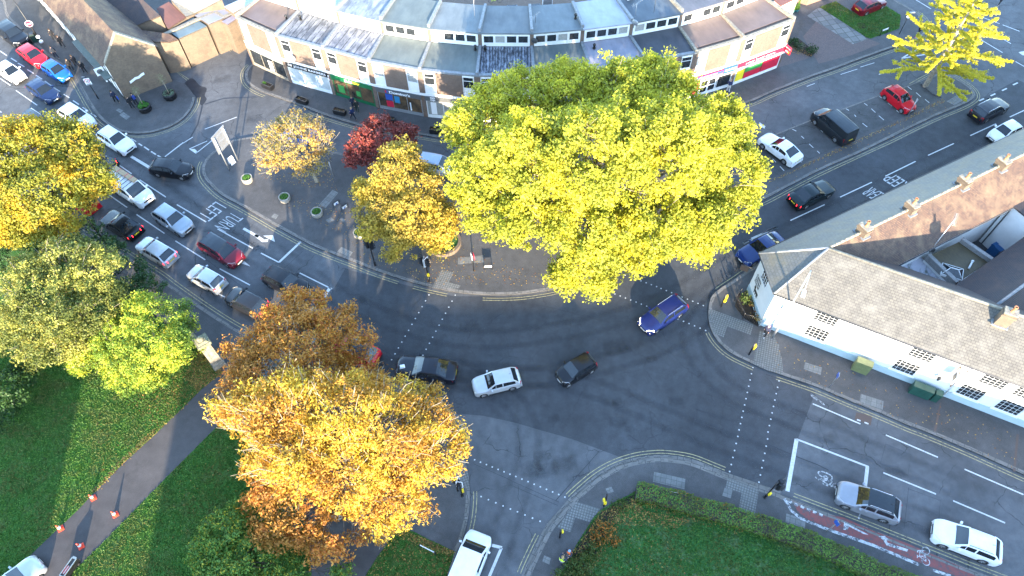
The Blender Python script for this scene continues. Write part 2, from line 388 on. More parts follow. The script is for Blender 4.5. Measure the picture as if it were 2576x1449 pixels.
# park lawns and paths
PZ = .135
pathA = px([(560, 936), (507, 979), (460, 1026), (425, 1059), (396, 1088), (312, 1164), (232, 1244), (200, 1279), (100, 1374), (20, 1451), (-60, 1530), (90, 1530), (175, 1446), (250, 1374), (362, 1259), (445, 1174), (530, 1089), (600, 1020), (680, 985)], PZ)
struct('park_path', MB().face(pathA), m_path)
struct('lawn', MB().face(px([(-300, 600), (100, 590), (262, 706), (470, 856), (560, 936), (507, 979), (460, 1026), (425, 1059), (396, 1088), (312, 1164), (232, 1244), (200, 1279), (100, 1374), (20, 1451), (-100, 1580), (-400, 1580)], PZ + .005)), m_grass)
struct('lawn', MB().face(px([(90, 1530), (175, 1446), (250, 1374), (362, 1259), (445, 1174), (530, 1089), (600, 1020), (700, 1000), (740, 1060), (760, 1200), (784, 1444), (770, 1540)], PZ + .005)), m_grass)
struct('park_path', MB().face(px([(770, 1540), (784, 1444), (824, 1394), (880, 1310), (980, 1250), (1010, 1320), (1004, 1328), (944, 1408), (921, 1446), (890, 1540)], PZ)), m_path)
struct('lawn', MB().face(px([(890, 1540), (921, 1446), (944, 1408), (1004, 1328), (1040, 1337), (1079, 1357), (1112, 1372), (1144, 1388), (1124, 1449), (1090, 1540)], PZ + .005)), m_grass)
LE = smooth(px([(1385, 1540), (1410, 1449), (1443, 1384), (1473, 1334), (1510, 1284), (1583, 1245), (1620, 1232), (1740, 1262), (1850, 1290), (1950, 1330), (2080, 1372), (2200, 1425), (2330, 1480), (2450, 1540)], .14), 3)
struct('lawn', MB().face(LE), m_grass2)
struct('flower_bed', MB().face(px([(1390, 1540), (1414, 1449), (1446, 1384), (1476, 1336), (1512, 1288), (1584, 1248), (1618, 1240), (1612, 1262), (1560, 1285), (1535, 1320), (1508, 1370), (1470, 1410), (1440, 1449), (1420, 1540)], .15)), m_soil)
# edging strips of the second path and wall-side litter bed
struct('flower_bed', MB().face(px([(1880, 728), (1912, 812), (1906, 822), (1872, 800), (1848, 770), (1858, 742)], .14)), m_soil)
# patches: service covers, slabs, tactile paving
def patch(name, pts, m, z=.126): struct(name, MB().face(px(pts, z)), m, uv=True)
for p in ([T(1, 1, 770, 460, 830, 490, 700, 645, 625, 620)], [T(1, 1, 815, 1085, 860, 1035, 975, 1090, 940, 1140)], [T(1, 1, 150, 735, 180, 698, 228, 715, 200, 757)], [T(1, 1, 2035, 1145, 2285, 1120, 2295, 1190, 2035, 1212)],
          [T(1, 1, 860, 745, 905, 760, 885, 785, 835, 760)],
          [T(2, 3, 1430, 400, 1745, 472, 1735, 577, 1418, 500)], [T(2, 3, 2140, 560, 2220, 585, 2200, 668, 2115, 640)], [T(2, 3, 940, 570, 1000, 550, 1025, 600, 965, 620)], [T(3, 2, 375, 748, 543, 800, 530, 875, 358, 815)],
          [T(3, 2, 935, 1063, 1165, 1135, 1155, 1226, 920, 1160)], [T(3, 3, 185, 820, 380, 880, 370, 972, 175, 905)], [T(0, 0, 1240, 1125, 1310, 1175, 1270, 1205, 1200, 1155)], [T(0, 0, 1195, 1090, 1240, 1112, 1215, 1140, 1165, 1108)],
          [T(2, 3, 325, 1240, 390, 1270, 375, 1335, 305, 1300)], [T(3, 0, 1920, 945, 1995, 990, 1875, 1060, 1797, 1020)], [T(3, 2, 55, 550, 115, 570, 100, 645, 35, 625)], [T(1, 1, 755, 735, 790, 770, 735, 795, 700, 765)]):
    patch('service_cover', p[0], m_slab, .127)
patch('service_cover', T(1, 3, 1815, 475, 1872, 510, 1820, 572, 1765, 535), mat('rusty_cover', (.09, .06, .05), .6, scale=14), .127)
patch('service_cover', T(3, 2, 890, 1250, 1050, 1285, 1035, 1385, 870, 1320), mat('rusty_cover', (.09, .06, .05)), .006)
for p in (T(1, 1, 1865, 1262, 1990, 1295, 1940, 1390, 2060, 1420, 2040, 1455, 1770, 1449), T(2, 2, 1990, 208, 2430, 370, 2400, 472, 2165, 390, 2128, 497, 2035, 460, 1985, 300), T(2, 2, 2490, 430, 2640, 470, 2720, 720, 2725, 870, 2576, 830, 2425, 765),
          T(2, 3, 650, 700, 890, 772, 780, 905, 635, 860, 590, 1010, 455, 960), T(2, 3, 2170, 462, 2485, 575, 2435, 880, 2275, 830, 2310, 612, 2150, 560), T(1, 3, 2090, 290, 2135, 420, 2140, 580, 1900, 480, 1690, 390, 1900, 250)):
    patch('tactile_paving', p, m_tact, .1275)
# loose joints and drain covers
patch('drain_cover', T(2, 3, 325, 1080, 350, 1100, 320, 1150, 295, 1130), mat('cast_iron', (.03, .03, .032), .5), .024)
patch('drain_cover', T(3, 3, 1375, 1065, 1450, 1095, 1440, 1120, 1370, 1090), mat('cast_iron', (.03, .03, .032)), .008)
for pts, z in ((T(3, 2, 1730, 1150, 1745, 1155, 1690, 1449, 1665, 1449), .127), (T(3, 3, 2500, 20, 2525, 25, 2490, 400, 2465, 400), .127)):
    patch('drain_channel', pts, mat('rusty_cover', (.09, .06, .05)), z)
# crazy paving, brick drive and little lawn by the house up the side street
m_drive = brick_mat('drive_brick', (.15, .105, .095), (.12, .09, .085), (.06, .055, .05), .2, .1, .008, .5)
m_flag = brick_mat('flagstone', (.22, .215, .2), (.11, .115, .115), (.08, .075, .065), .9, .9, .04, 0)
patch('house_drive', [(2020, 92), (2060, 45), (2085, 55), (2215, 110), (2145, 138), (2060, 160), (2040, 128)], m_drive, .127)
patch('house_drive', [(1975, 125), (1992, 112), (2038, 143), (2036, 146), (1957, 170)], m_drive, .127)
patch('house_path', [(2054, 22), (2075, 18), (2183, 98), (2146, 111), (2030, 40)], m_flag, .129)
struct('lawn', MB().face(px([(2062, 18), (2102, 3), (2160, 40), (2180, 38), (2230, 16), (2266, 38), (2262, 72), (2190, 97), (2180, 94)], .14)), m_grass2)
patch('flower_bed', T(3, 0, 220, 400, 300, 380, 400, 460, 490, 520, 430, 575, 330, 530, 210, 450), m_soil, .13)
patch('flower_bed', T(3, 0, 900, 230, 960, 222, 992, 255, 975, 285, 930, 290, 892, 262), m_soil, .146)
# red cycle lane on the corner pavement
m_red = worn_paint('red_surface', (.2, .055, .05), (.07, .065, .068), .5)
cyc = T(3, 3, 240, 690, 590, 830, 760, 860, 1050, 990, 1400, 1120, 1700, 1250, 2150, 1449, 1900, 1449, 1620, 1349, 1060, 1130, 700, 1000, 400, 880, 300, 800)
struct('cycle_lane', MB().face(px(cyc, .1265)), m_red)
# ---------------- white markings
WH = MB(); WW = MB(); WL = MB()
def line(a, b, w=.1, z=.009, mb=None): ribbon(mb or WH, [at(*a), at(*b)], w, z)
def dashes(c, r, *xy, w=.11, z=.009):
    q = T(c, r, *xy)
    for i in range(0, len(q), 2): line(q[i], q[i + 1], w, z)
dashes(3, 3, 1185, 30, 1710, 255, 1978, 375, 2570, 630, 1160, 410, 1690, 625, 1862, 692, 2385, 915)
dashes(3, 2, 450, 1165, 930, 1368)
dashes(0, 1, 1065, 120, 1325, 300, 1405, 360, 1670, 535, 1780, 610, 2075, 785, 2190, 855, 2545, 1050, 1045, 475, 1280, 640, 1375, 710, 1655, 900, 1765, 975, 2065, 1165, 2210, 1255, 2515, 1420)
dashes(1, 1, 440, 1298, 765, 1460); dashes(0, 2, 2200, 60, 2440, 180)
dashes(3, 1, -170, 950, 85, 838, 225, 770, 570, 610, 725, 535, 1045, 385, 1180, 325, 1485, 175, 1610, 115, 1870, -5)
dashes(3, 0, 2035, 1365, 2295, 1245, 2432, 1178, 2600, 1100)
for a in T(3, 0, 2125, 1015, 2190, 988, 2240, 965, 2300, 935, 2355, 912, 2410, 885, 2465, 855, 2520, 828)[::2]: line(a, (a[0] + 12, a[1] - 5.5), .16)
dashes(3, 0, 1490, 0, 1640, 90, 1750, 155, 1890, 240, 2125, 390, 2360, 530, 2490, 620, 2580, 670, 2100, 150, 2140, 172, 2160, 175, 2240, 205, 2270, 215, 2330, 240, 2360, 250, 2530, 315, 1115, 750, 1390, 662, 2375, 400, 2445, 440)
dashes(3, 0, 390, 870, 470, 840, 730, 750, 900, 695, 930, 675, 1070, 632, w=.07)
dashes(0, 0, -20, 500, 70, 560, 110, 585, 170, 622, 180, 635, 245, 672, 275, 700, 340, 740, 362, 758, 425, 798, 450, 815, 515, 862, 540, 880, 605, 922, 640, 948, 700, 985, 735, 1012, 795, 1052, 830, 1080, 885, 1115, 915, 1140, 970, 1175, w=.12)
dashes(0, 0, 160, 910, 375, 1060, 450, 1120, 655, 1262, 730, 1325, 900, 1449, -20, 775, 105, 860, -20, 1105, 15, 1132, 55, 1168, 120, 1215, -30, 1230, 60, 1290, 1320, 1395, 1370, 1425, w=.1)
dashes(0, 1, 865, -25, 945, 30, 1395, -5, 1430, 18, 1450, 28, 1500, 62, 1520, 75, 1570, 107, 1585, 115, 1620, 135, w=.14)
line(*T(0, 1, 1660, 128, 1845, -15), .14); line(*T(0, 0, 2060, 1300, 2385, 1178), .1); line(*T(0, 0, 1830, 1449, 1940, 1380), .1)
dashes(0, 1, 1320, 125, 1535, 255, w=.3); line(*T(0, 1, 2450, 850, 2600, 935), .26); line(*T(0, 1, 1890, 255, 1945, 295), .25)
# stop boxes
line(*T(1, 1, 50, 1098, 232, 1192), .12); line(*T(1, 1, 232, 1190, 450, 985), .22)
line((831, 723), (806, 760), .3); line((720, 830), (806, 762), .22)
line(*T(3, 3, 285, 72, 1015, 352), .14); line(*T(3, 3, 288, 72, 195, 597), .3); line(*T(3, 3, 1000, 350, 978, 545), .26)
line(*T(1, 3, 2375, 1140, 2475, 1165), .22); line(*T(1, 3, 2470, 1165, 2345, 1460), .2)
line(*T(2, 1, 2325, 1000, 2420, 960), .16); line(*T(2, 1, 2325, 1000, 2576, 880), .12); line(*T(3, 1, -60, 900, 85, 838), .1)
# bay ticks
for q in ((245, 1300, 285, 1320), (335, 1370, 362, 1395), (440, 1232, 470, 1258), (530, 1310, 552, 1332), (870, 1155, 885, 1175), (950, 1240, 998, 1278), (1040, 1095, 1080, 1132), (1115, 1165, 1165, 1208), (968, 1040, 1000, 1062),
          (1205, 1035, 1248, 1070), (1120, 970, 1165, 998), (1290, 1110, 1322, 1135), (1490, 932, 1538, 975), (1580, 1000, 1622, 1035), (1405, 872, 1445, 902), (785, 1095, 815, 1112)):
    line(*T(3, 0, *q), .08, .011)
for q in ((45, 150, 80, 185), (415, 0, 455, 38), (305, 155, 338, 185), (120, 225, 162, 270), (495, 70, 520, 95)): line(*T(3, 1, *q), .08, .011)
struct('bay_kerb', (lambda mb: (ribbon(mb, px([(1852, 380), (1957, 336), (2042, 302), (2117, 276), (2220, 237), (2282, 217), (2344, 192)]), .16, .012), mb)[1])(MB()), m_kerb, uv=True)
# crossing studs
def studs(a, b, n, s=.105):
    for i in range(n):
        t = i / (n - 1); p = at(a[0] + (b[0] - a[0]) * t, a[1] + (b[1] - a[1]) * t); d = (at(*b) - at(*a)).normalized()
        WH.box((p.x, p.y, .008), (s, s, .006), math.atan2(d.y, d.x))
S = lambda c, r, x1, y1, x2, y2, n: studs(*T(c, r, x1, y1, x2, y2), n)
S(1, 2, 1740, 70, 1365, 722, 12); S(1, 2, 2005, 72, 1550, 920, 15); S(2, 2, 1035, 60, 1355, 183, 7); S(2, 2, 1500, 5, 1925, 177, 9); S(2, 1, 1140, 1320, 1455, 1435, 7); S(2, 2, 1670, 313, 1948, 427, 6)
S(2, 2, 2423, 800, 2285, 1428, 11); S(3, 2, 110, 935, 0, 1449, 9); S(2, 3, 2272, 45, 2190, 398, 6); S(2, 3, 2572, 70, 2485, 505, 7); S(2, 3, 38, 448, 532, 655, 9); S(1, 3, 2200, 280, 2555, 425, 7); S(2, 3, 55, 803, 358, 930, 5); S(1, 3, 2265, 650, 2560, 775, 5)
# turn-left lettering, arrows
def lettering(body, c, r, *q, mb=None, z=.009, bold=-.008):
    p = px(T(c, r, *q), z); text_on(mb or WL, body, p[0], p[1], p[2], 0, bold)
lettering('TURN', 0, 1, 2338, 682, 2155, 822, 2452, 748)
lettering('LEFT', 0, 1, 2168, 578, 1990, 714, 2280, 642)
lettering('KEEP', 3, 1, 1440, 405, 1262, 292, 1325, 470, bold=.0); lettering('CLEAR', 3, 1, 1235, 530, 1050, 430, 1115, 595, bold=.0)
def arrow(pts, c, r, z=.009, mb=None): (mb or WH).face(px(T(c, r, *pts), z)[::1])
def flat(c, r, *pts, z=.009, mb=None):
    P = px(T(c, r, *pts), z); n = len(P); ar = sum(P[i].x * P[(i + 1) % n].y - P[(i + 1) % n].x * P[i].y for i in range(n))
    (mb or WH).face(P if ar > 0 else P[::-1])
flat(1, 1, 0, 903, 85, 962, 125, 955, 118, 985, 62, 987, -20, 925); flat(1, 1, 70, 922, 172, 920, 190, 985, z=.0105)
flat(0, 1, 2425, 1200, 2455, 1175, 2520, 1232); flat(0, 1, 1900, 48, 1960, 50, 1990, 80, 1972, 98); line(*T(0, 1, 1905, 50, 2085, -30), .1); line(*T(0, 1, 1975, 92, 2135, -35), .1)
[line(*T(3, 0, *q), .16) for q in ((1345, 588, 1520, 482), (1360, 585, 1600, 545), (1520, 482, 1600, 545))]
flat(2, 0, 2490, 1230, 2550, 1270, 2540, 1295, 2490, 1265); flat(3, 0, 2520, 525, 2600, 510, 2600, 560, 2560, 555)
# cycle symbols, cycle lane border, give-way teeth
def ring(c, r, w, u, v, mb=None, z=.13, n=22, a0=0, a1=6.2832):
    c = Vector(c); P = [c + u * (r * math.cos(a0 + (a1 - a0) * i / n)) + v * (r * math.sin(a0 + (a1 - a0) * i / n)) for i in range(n + 1)]
    ribbon(mb or WW, P, w, z)
def cycle_symbol(o, ux, vy, s, z):
    o = at(*o); u = (at(*ux) - o).normalized(); v = (at(*vy) - o).normalized() * 1.0; w = .09 * s
    P = lambda a, b: o + u * (a * s) + v * (b * s)
    ring(P(-.55, 0), .36 * s, w, u, v, z=z); ring(P(.55, 0), .36 * s, w, u, v, z=z)
    for a, b in (((-.55, 0), (-.2, .6)), ((-.2, .6), (.38, .55)), ((.55, 0), (.36, .75)), ((.36, .75), (.15, .8)), ((-.55, 0), (0, .02)), ((0, .02), (.38, .55)), ((0, .02), (-.25, .78)), ((-.4, .8), (-.1, .8))):
        ribbon(WW, [P(*a), P(*b)], w, z)
cycle_symbol((2094, 1211), (2112, 1226), (2066, 1211), 1.15, .009)
cycle_symbol((2327, 1400), (2327, 1384), (2300, 1393), .72, .13)
cycle_symbol((2057, 1006), (2068, 1013), (2050, 998), .6, .009)
ribbon(WW, px(T(3, 3, 165, 670, 235, 790, 330, 870, 600, 980, 1060, 1140, 1520, 1335), .13), .22, .13)
ribbon(WW, px(T(3, 3, 1660, 1390, 1840, 1450), .13), .2, .13)
for i in range(6): ribbon(WW, px(T(3, 3, 205 + 62 * i, 695 + 26 * i, 240 + 62 * i, 712 + 26 * i), .13), .2, .13)
flat(3, 3, 760, 985, 765, 905, 1015, 1035, 960, 1025, 815, 950, 800, 985, z=.13, mb=WW)
flat(3, 3, 1110, 1050, 1175, 1045, 1225, 1095, 1190, 1090, 1205, 1115, 1410, 1180, 1400, 1205, 1190, 1140, 1160, 1085, z=.13, mb=WW)
flat(3, 3, 905, 870, 925, 800, 945, 805, 920, 880, z=.01, mb=WW)
for c in (T(3, 2, 895, 1325, 930, 1337), T(3, 2, 970, 1352, 1010, 1368)): line(*c, .12, .012)
# sealed joints and utility cuts
m_seal = mat('bitumen_seal', (.018, .019, .024), .4)
SEAL = MB()
def seal(c, r, *xy, w=.05): ribbon(SEAL, px(T(c, r, *xy)), w, .0075)
seal(2, 2, 1850, 1220, 2230, 1348, 2210, 1449, w=.07); seal(2, 2, 1865, 1215, 1805, 1449, w=.07); seal(2, 2, 1830, 1335, 2150, 1449, w=.07)
seal(2, 3, 1790, 20, 1900, 180, 2010, 340, w=.08); seal(2, 3, 880, 190, 440, 690, w=.04); seal(2, 3, 0, 495, 470, 705, 460, 740, 0, 540, w=.03); seal(1, 3, 2200, 325, 2576, 490, w=.03)
seal(3, 3, 0, 125, 280, 245, 500, 330, 610, 385, w=.06); seal(2, 2, 80, 140, 430, 205, 980, 350, w=.03); seal(3, 2, -20, 870, 150, 925, w=.06)
seal(0, 1, 1630, 365, 2080, 450, w=.03); seal(0, 1, 1400, 320, 1600, 330, 1640, 370, 1850, 385, 1980, 420, w=.03); seal(0, 1, 1610, 150, 1460, 250, 1420, 320, w=.03); seal(0, 0, 1880, 1449, 1990, 1250, 2030, 1090, 2040, 1040, w=.16); seal(0, 0, 2060, 1050, 2250, 990, 2576, 975, w=.14)
seal(3, 3, 1185, 120, 1440, 230, 1405, 435, 1130, 320, 1185, 120, w=.025); seal(3, 3, 1410, 570, 1735, 690, 1720, 860, w=.025); seal(3, 3, 1415, 560, 1370, 970, w=.025)
seal(0, 1, 1190, 590, 1640, 880, 2100, 1180, 2450, 1449, w=.035); seal(1, 1, 470, 1080, 270, 1265, w=.03)
struct('road_joints', SEAL, m_seal)
struct('puddle', MB().face([(p.x, p.y, .008) for p in smooth(px(T(0, 0, 1850, 860, 1880, 815, 1940, 790, 2010, 860, 2080, 890, 2060, 960, 2080, 1000, 2030, 1060, 1990, 1010, 1960, 960, 1900, 910)), 4, True)]), mat('wet_asphalt', (.034, .036, .042), .5, (.02, .022, .026), 1.5, spec=.2))
struct('road_markings', WH, m_white); struct('worn_road_markings', WW, m_whitew); struct('road_lettering', WL, worn_paint('road_lettering_white', (.46, .46, .46), wear=.46))

# polished wheel tracks and soft oil stains: thin darker films on the road, fading to their edges
def film_mat(name, col, amt, sc):
    m, t, p = _nodes(name); co = _co(t, 'UV'); sx = t.nodes.new('ShaderNodeSeparateXYZ'); t.links.new(co, sx.inputs[0])
    v = sx.outputs[1]; e = _math(t, 'MULTIPLY', _math(t, 'MULTIPLY', v, _math(t, 'SUBTRACT', 1.0, v)), 4.0); u = sx.outputs[0]; e2 = _math(t, 'MULTIPLY', _math(t, 'MULTIPLY', u, _math(t, 'SUBTRACT', 1.0, u)), 4.0)
    e = _math(t, 'MULTIPLY', e, _math(t, 'MINIMUM', _math(t, 'MULTIPLY', e2, 2.5), 1.0)); n_ = _ramp(t, _noise(t, _pos(t), sc, 6, .7), [(.3, 0.25), (.65, 1.0)])
    f = _math(t, 'MULTIPLY', _math(t, 'MULTIPLY', e, n_), amt); p.inputs['Base Color'].default_value = (*col, 1); p.inputs['Roughness'].default_value = .55
    tr = t.nodes.new('ShaderNodeBsdfTransparent'); mx = t.nodes.new('ShaderNodeMixShader'); t.links.new(f, mx.inputs[0]); t.links.new(tr.outputs[0], mx.inputs[1]); t.links.new(p.outputs[0], mx.inputs[2]); t.links.new(mx.outputs[0], t.nodes['Material Output'].inputs['Surface']); return m
def film(name, runs, m):
    vs, fs, uv = [], [], []
    for pts, w, z in runs:
        a, b = offset_line(pts, w / 2), offset_line(pts, -w / 2); n = len(pts); k = len(vs)
        for i in range(n): vs += [(b[i].x, b[i].y, z), (a[i].x, a[i].y, z)]; uv += [(i / (n - 1), 0), (i / (n - 1), 1)]
        fs += [(k + 2 * i, k + 2 * i + 2, k + 2 * i + 3, k + 2 * i + 1) for i in range(n - 1)]
    me = bpy.data.meshes.new(name); me.from_pydata(vs, [], fs); me.materials.append(m); l = me.uv_layers.new(name='UVMap')
    for lp in me.loops: l.data[lp.index].uv = uv[lp.vertex_index]
    o = bpy.data.objects.new(name, me); COL.objects.link(o); o['kind'] = 'structure'; return o
TR = []; zt_ = .0062
for q in ([(60, 190), (250, 330), (470, 480), (700, 640), (900, 770), (1150, 850), (1400, 835), (1650, 765), (1900, 625), (2200, 480), (2560, 300)], [(2560, 330), (2200, 520), (1880, 690), (1700, 850), (1450, 930), (1200, 960), (930, 910), (600, 760), (350, 600)], [(2560, 1400), (2300, 1300), (2050, 1200), (1750, 1085), (1450, 965), (1150, 930), (900, 890)],
          [(1235, 1449), (1290, 1270), (1330, 1130), (1290, 1010), (1100, 900)], [(1820, 740), (1740, 850), (1830, 980), (2050, 1075), (2560, 1290)], [(100, 240), (350, 430), (640, 640), (820, 740)]):
    P = smooth(px(q), 6)
    for o in (-.78, .78): TR.append((offset_line(P, o), .75, zt_)); zt_ += .00012
film('wheel_tracks', TR, film_mat('wheel_polish', (.014, .015, .018), .2, .5))
ST = []
for x, y, r in ((1553, 1064, .55), (1393, 1054, .4), (1585, 1080, .3), (1553, 1012, .35), (1548, 875, .9), (1640, 905, .35), (1420, 1170, .8), (1375, 1185, .7), (1336, 1180, .7), (1360, 1150, .5), (900, 760, .6), (1180, 820, .7), (1700, 1010, .5), (2090, 1100, .5), (2250, 1190, .6), (340, 540, .5), (480, 590, .5), (560, 200, .8), (640, 300, .7), (1660, 800, .5)):
    c = at(x, y); ST.append(([c + Vector((-r * 1.3, 0, 0)), c, c + Vector((r * 1.3, r * .4, 0))], r * 2, zt_)); zt_ += .00005
film('oil_stains', ST, film_mat('oil_film', (.008, .008, .009), .26, 2.2))
# ------------------------------------------------------------------ buildings
m_wwall = mat('white_render', (.78, .77, .74), .8, (.70, .69, .66), 1.2)
m_plinth = mat('pale_blue_plinth', (.42, .52, .54), .8, scale=2, amt=.12)
m_wpaint = mat('white_joinery', (.75, .75, .73), .45, scale=5, amt=.08)
m_glass = mat('window_glass', (.03, .035, .04), .06, scale=3, amt=.5, spec=.7)
m_blind = mat('blind_behind_glass', (.34, .34, .32), .15, scale=7, amt=.3, spec=.7)
m_brick = brick_mat('crescent_brick', (.18, .11, .078), (.14, .085, .062), (.18, .155, .13), blot=(.11, .075, .055))
m_brickbuff = brick_mat('buff_brick', (.19, .13, .085), (.145, .10, .066), (.165, .135, .10), blot=(.095, .07, .052), mix=.75)
m_brickred = brick_mat('red_brick', (.30, .13, .075), (.24, .105, .065), (.25, .2, .17))
m_slate = brick_mat('slate_roof', (.122, .112, .094), (.088, .082, .072), (.03, .028, .026), .30, .21, .014, .5, .65, (.185, .175, .155), .5)
m_slateg = brick_mat('grey_slate_roof', (.145, .15, .145), (.115, .12, .12), (.06, .06, .06), .32, .24, .01, .5, .6, (.2, .17, .11), .6)
m_tile = brick_mat('brown_tile_roof', (.13, .075, .05), (.08, .05, .04), (.03, .02, .02), .2, .13, .014, .5, .8, (.20, .14, .085), .7)
m_tiled = brick_mat('dark_tile_roof', (.07, .05, .048), (.05, .042, .045), (.02, .018, .018), .2, .13, .014, .5, .8, (.1, .06, .045), .55)
m_lead = mat('lead_flashing', (.24, .25, .26), .5, (.14, .15, .16), 4)
m_stone = mat('coping_stone', (.33, .29, .22), .85, (.15, .135, .11), 5)
m_terra = mat('terracotta', (.48, .2, .09), .7, scale=8)
m_black = mat('black_metal', (.012, .012, .014), .4)
m_dgrey = mat('dark_grey_metal', (.05, .052, .055), .45)
m_galv = mat('galvanised_steel', (.42, .43, .44), .4, metal=.6, amt=.15)
m_kerbst = mat('grey_stone', (.26, .25, .24), .85, (.17, .165, .16), 7)
def felt(name, a, b, scale=1.5, lo=.35, hi=.65, stripes=0):
    if name in MATS: return MATS[name]
    m, t, p = _nodes(name); uv = _co(t, 'UV'); co = _pos(t)
    mp = t.nodes.new('ShaderNodeMapping'); mp.inputs['Scale'].default_value = (1, .35, 1); t.links.new(uv, mp.inputs[0])
    f = _noise(t, mp.outputs[0], scale, 7, .7); c = _ramp(t, f, [(lo, b), (hi, a)])
    if stripes:
        w = t.nodes.new('ShaderNodeTexBrick'); w.offset = 0; t.links.new(uv, w.inputs['Vector'])
        w.inputs['Scale'].default_value = 1; w.inputs['Brick Width'].default_value = stripes; w.inputs['Row Height'].default_value = 40
        w.inputs['Mortar Size'].default_value = .07; w.inputs['Mortar Smooth'].default_value = .6
        dk = _math(t, 'MULTIPLY', w.outputs['Fac'], _ramp(t, _noise(t, co, 2.2, 5), [(.36, 0.0), (.5, .9)]))
        c = _mix(t, dk, c, tuple(k * .22 for k in b))
    c = _mix(t, .5, c, _ramp(t, _noise(t, co, .5, 4), [(.3, .55), (.7, 1.1)]), 'MULTIPLY')
    t.links.new(c, p.inputs['Base Color']); p.inputs['Roughness'].default_value = .6
    _bump(t, p, f, .2, .02); MATS[name] = m; return m
class Wall:
    """vertical wall plane from p0 to p1 (left to right seen from outside)"""
    def __init__(s, p0, p1):
        s.o = Vector((p0[0], p0[1], 0)); d = Vector((p1[0] - p0[0], p1[1] - p0[1], 0)); s.L = d.length; s.u = d.normalized(); s.n = Vector((s.u.y, -s.u.x, 0))
    def p(s, x, z, out=0): return s.o + s.u * x + s.n * out + Vector((0, 0, z))
    def rect(s, mb, x0, x1, z0, z1, out=.02, mi=0): mb.face([s.p(x0, z0, out), s.p(x1, z0, out), s.p(x1, z1, out), s.p(x0, z1, out)], mi)
    def block(s, mb, x0, x1, z0, z1, o0=-.05, o1=.06, mi=0):
        a = [s.p(x, z, o) for o in (o0, o1) for x, z in ((x0, z0), (x1, z0), (x1, z1), (x0, z1))]
        mb.mesh(a, [(4, 5, 6, 7), (0, 3, 2, 1), (3, 7, 6, 2), (0, 1, 5, 4), (0, 4, 7, 3), (1, 2, 6, 5)], mi)
    def frame(s, mb, x0, x1, z0, z1, t=.06, o0=0, o1=.05, mi=0, nx=1, nz=1, bar=.035):
        s.block(mb, x0, x1, z0, z0 + t, o0, o1, mi); s.block(mb, x0, x1, z1 - t, z1, o0, o1, mi)
        s.block(mb, x0, x0 + t, z0 + t, z1 - t, o0, o1, mi); s.block(mb, x1 - t, x1, z0 + t, z1 - t, o0, o1, mi)
        for i in range(1, nx):
            x = x0 + (x1 - x0) * i / nx; s.block(mb, x - bar / 2, x + bar / 2, z0 + t, z1 - t, o0, o0 + .042, mi)
        for i in range(1, nz):
            z = z0 + (z1 - z0) * i / nz; s.block(mb, x0 + t, x1 - t, z - bar / 2, z + bar / 2, o0, o0 + .038, mi)
    def window(s, root, x0, x1, z0, z1, nx=1, nz=1, glass=None, sill=False, t=.06, bar=.035, base=.0):
        fb = MB(); s.frame(fb, x0, x1, z0, z1, t, base - .02, base + .05, 0, nx, nz, bar)
        if sill: s.block(fb, x0 - .12, x1 + .12, z0 - .12, z0 - .003, base - .02, base + .16)
        w = fb.build('window', m_wpaint, root); w['_world'] = root['_world']
        gb = MB(); s.rect(gb, x0 + t * .5, x1 - t * .5, z0 + t * .5, z1 - t * .5, base + .012); gb.build('pane', glass or m_glass, w)
        return w
    def text(s, mb, body, x0, x1, z0, z1, out=.05, mi=0, bold=.01): text_on(mb, body, s.p(x0, z0, out), s.p(x1, z0, out), s.p(x0, z1, out), mi, bold)

# ---------- the crescent of shops
FR = [(-29.3, 68.2), (-24.4, 64.9), (-19.2, 62.7), (-14.2, 60.5), (-8.9, 58.9), (-3.1, 57.9), (2.6, 57.8), (8.3, 58.5), (14.0, 59.6), (19.3, 60.8), (24.6, 62.9), (30.6, 65.9)]
BK = [(-27.2, 71.3), (-22.5, 68.9), (-17.8, 66.5), (-13.0, 64.6), (-8.0, 63.2), (-2.8, 62.3), (2.5, 62.1), (7.7, 62.6), (12.8, 63.5), (18.1, 64.9), (22.9, 66.9), (28.0, 69.7)]
UB = [(-24.6, 75.2), (-20.4, 73.0), (-15.6, 70.6), (-11.5, 68.8), (-6.9, 67.3), (-2.2, 66.5), (2.4, 66.3), (6.9, 66.7), (11.4, 67.6), (16.3, 69.0), (20.6, 71.0), (25.0, 73.6)]
RB = [(-21.5, 80.0), (-17.8, 78.0), (-13.4, 75.6), (-9.9, 74.0), (-5.9, 72.6), (-1.8, 71.9), (2.3, 71.7), (6.1, 72.0), (10.2, 72.9), (14.5, 74.2), (18.3, 76.0), (22.0, 78.4)]
ZE, ZU = 6.1, 8.0
crescent = thing('shop_crescent', 'curved two storey parade of shops in brick and white panels with flat felt roofs', 'building', (0, 62, 0), world=True)
body = MB()
body.prism(FR + BK[::-1], 0, ZE); 
body.prism(BK + UB[::-1], 0, ZU - .02); body.prism(UB + RB[::-1], 0, 6.4)
body.build('wall', m_brick, crescent, uv=True)
LOW = [('felt_brown', (.16, .115, .10), (.13, .095, .085), 0), ('felt_streaked', (.27, .27, .28), (.08, .085, .10), .62), ('felt_streaked_pale', (.30, .30, .32), (.10, .105, .125), .8), ('felt_green', (.13, .15, .14), (.10, .118, .115), 0), ('felt_green', (.13, .15, .14), (.1, .118, .115), 0),
       ('felt_scaly', (.28, .3, .35), (.03, .035, .05), .3), ('felt_teal', (.12, .14, .14), (.085, .105, .11), 0), ('felt_lilac', (.27, .265, .31), (.21, .205, .25), 0), ('felt_black', (.06, .064, .075), (.04, .044, .055), 0), ('felt_brown', 0, 0, 0), ('felt_brown', 0, 0, 0)]
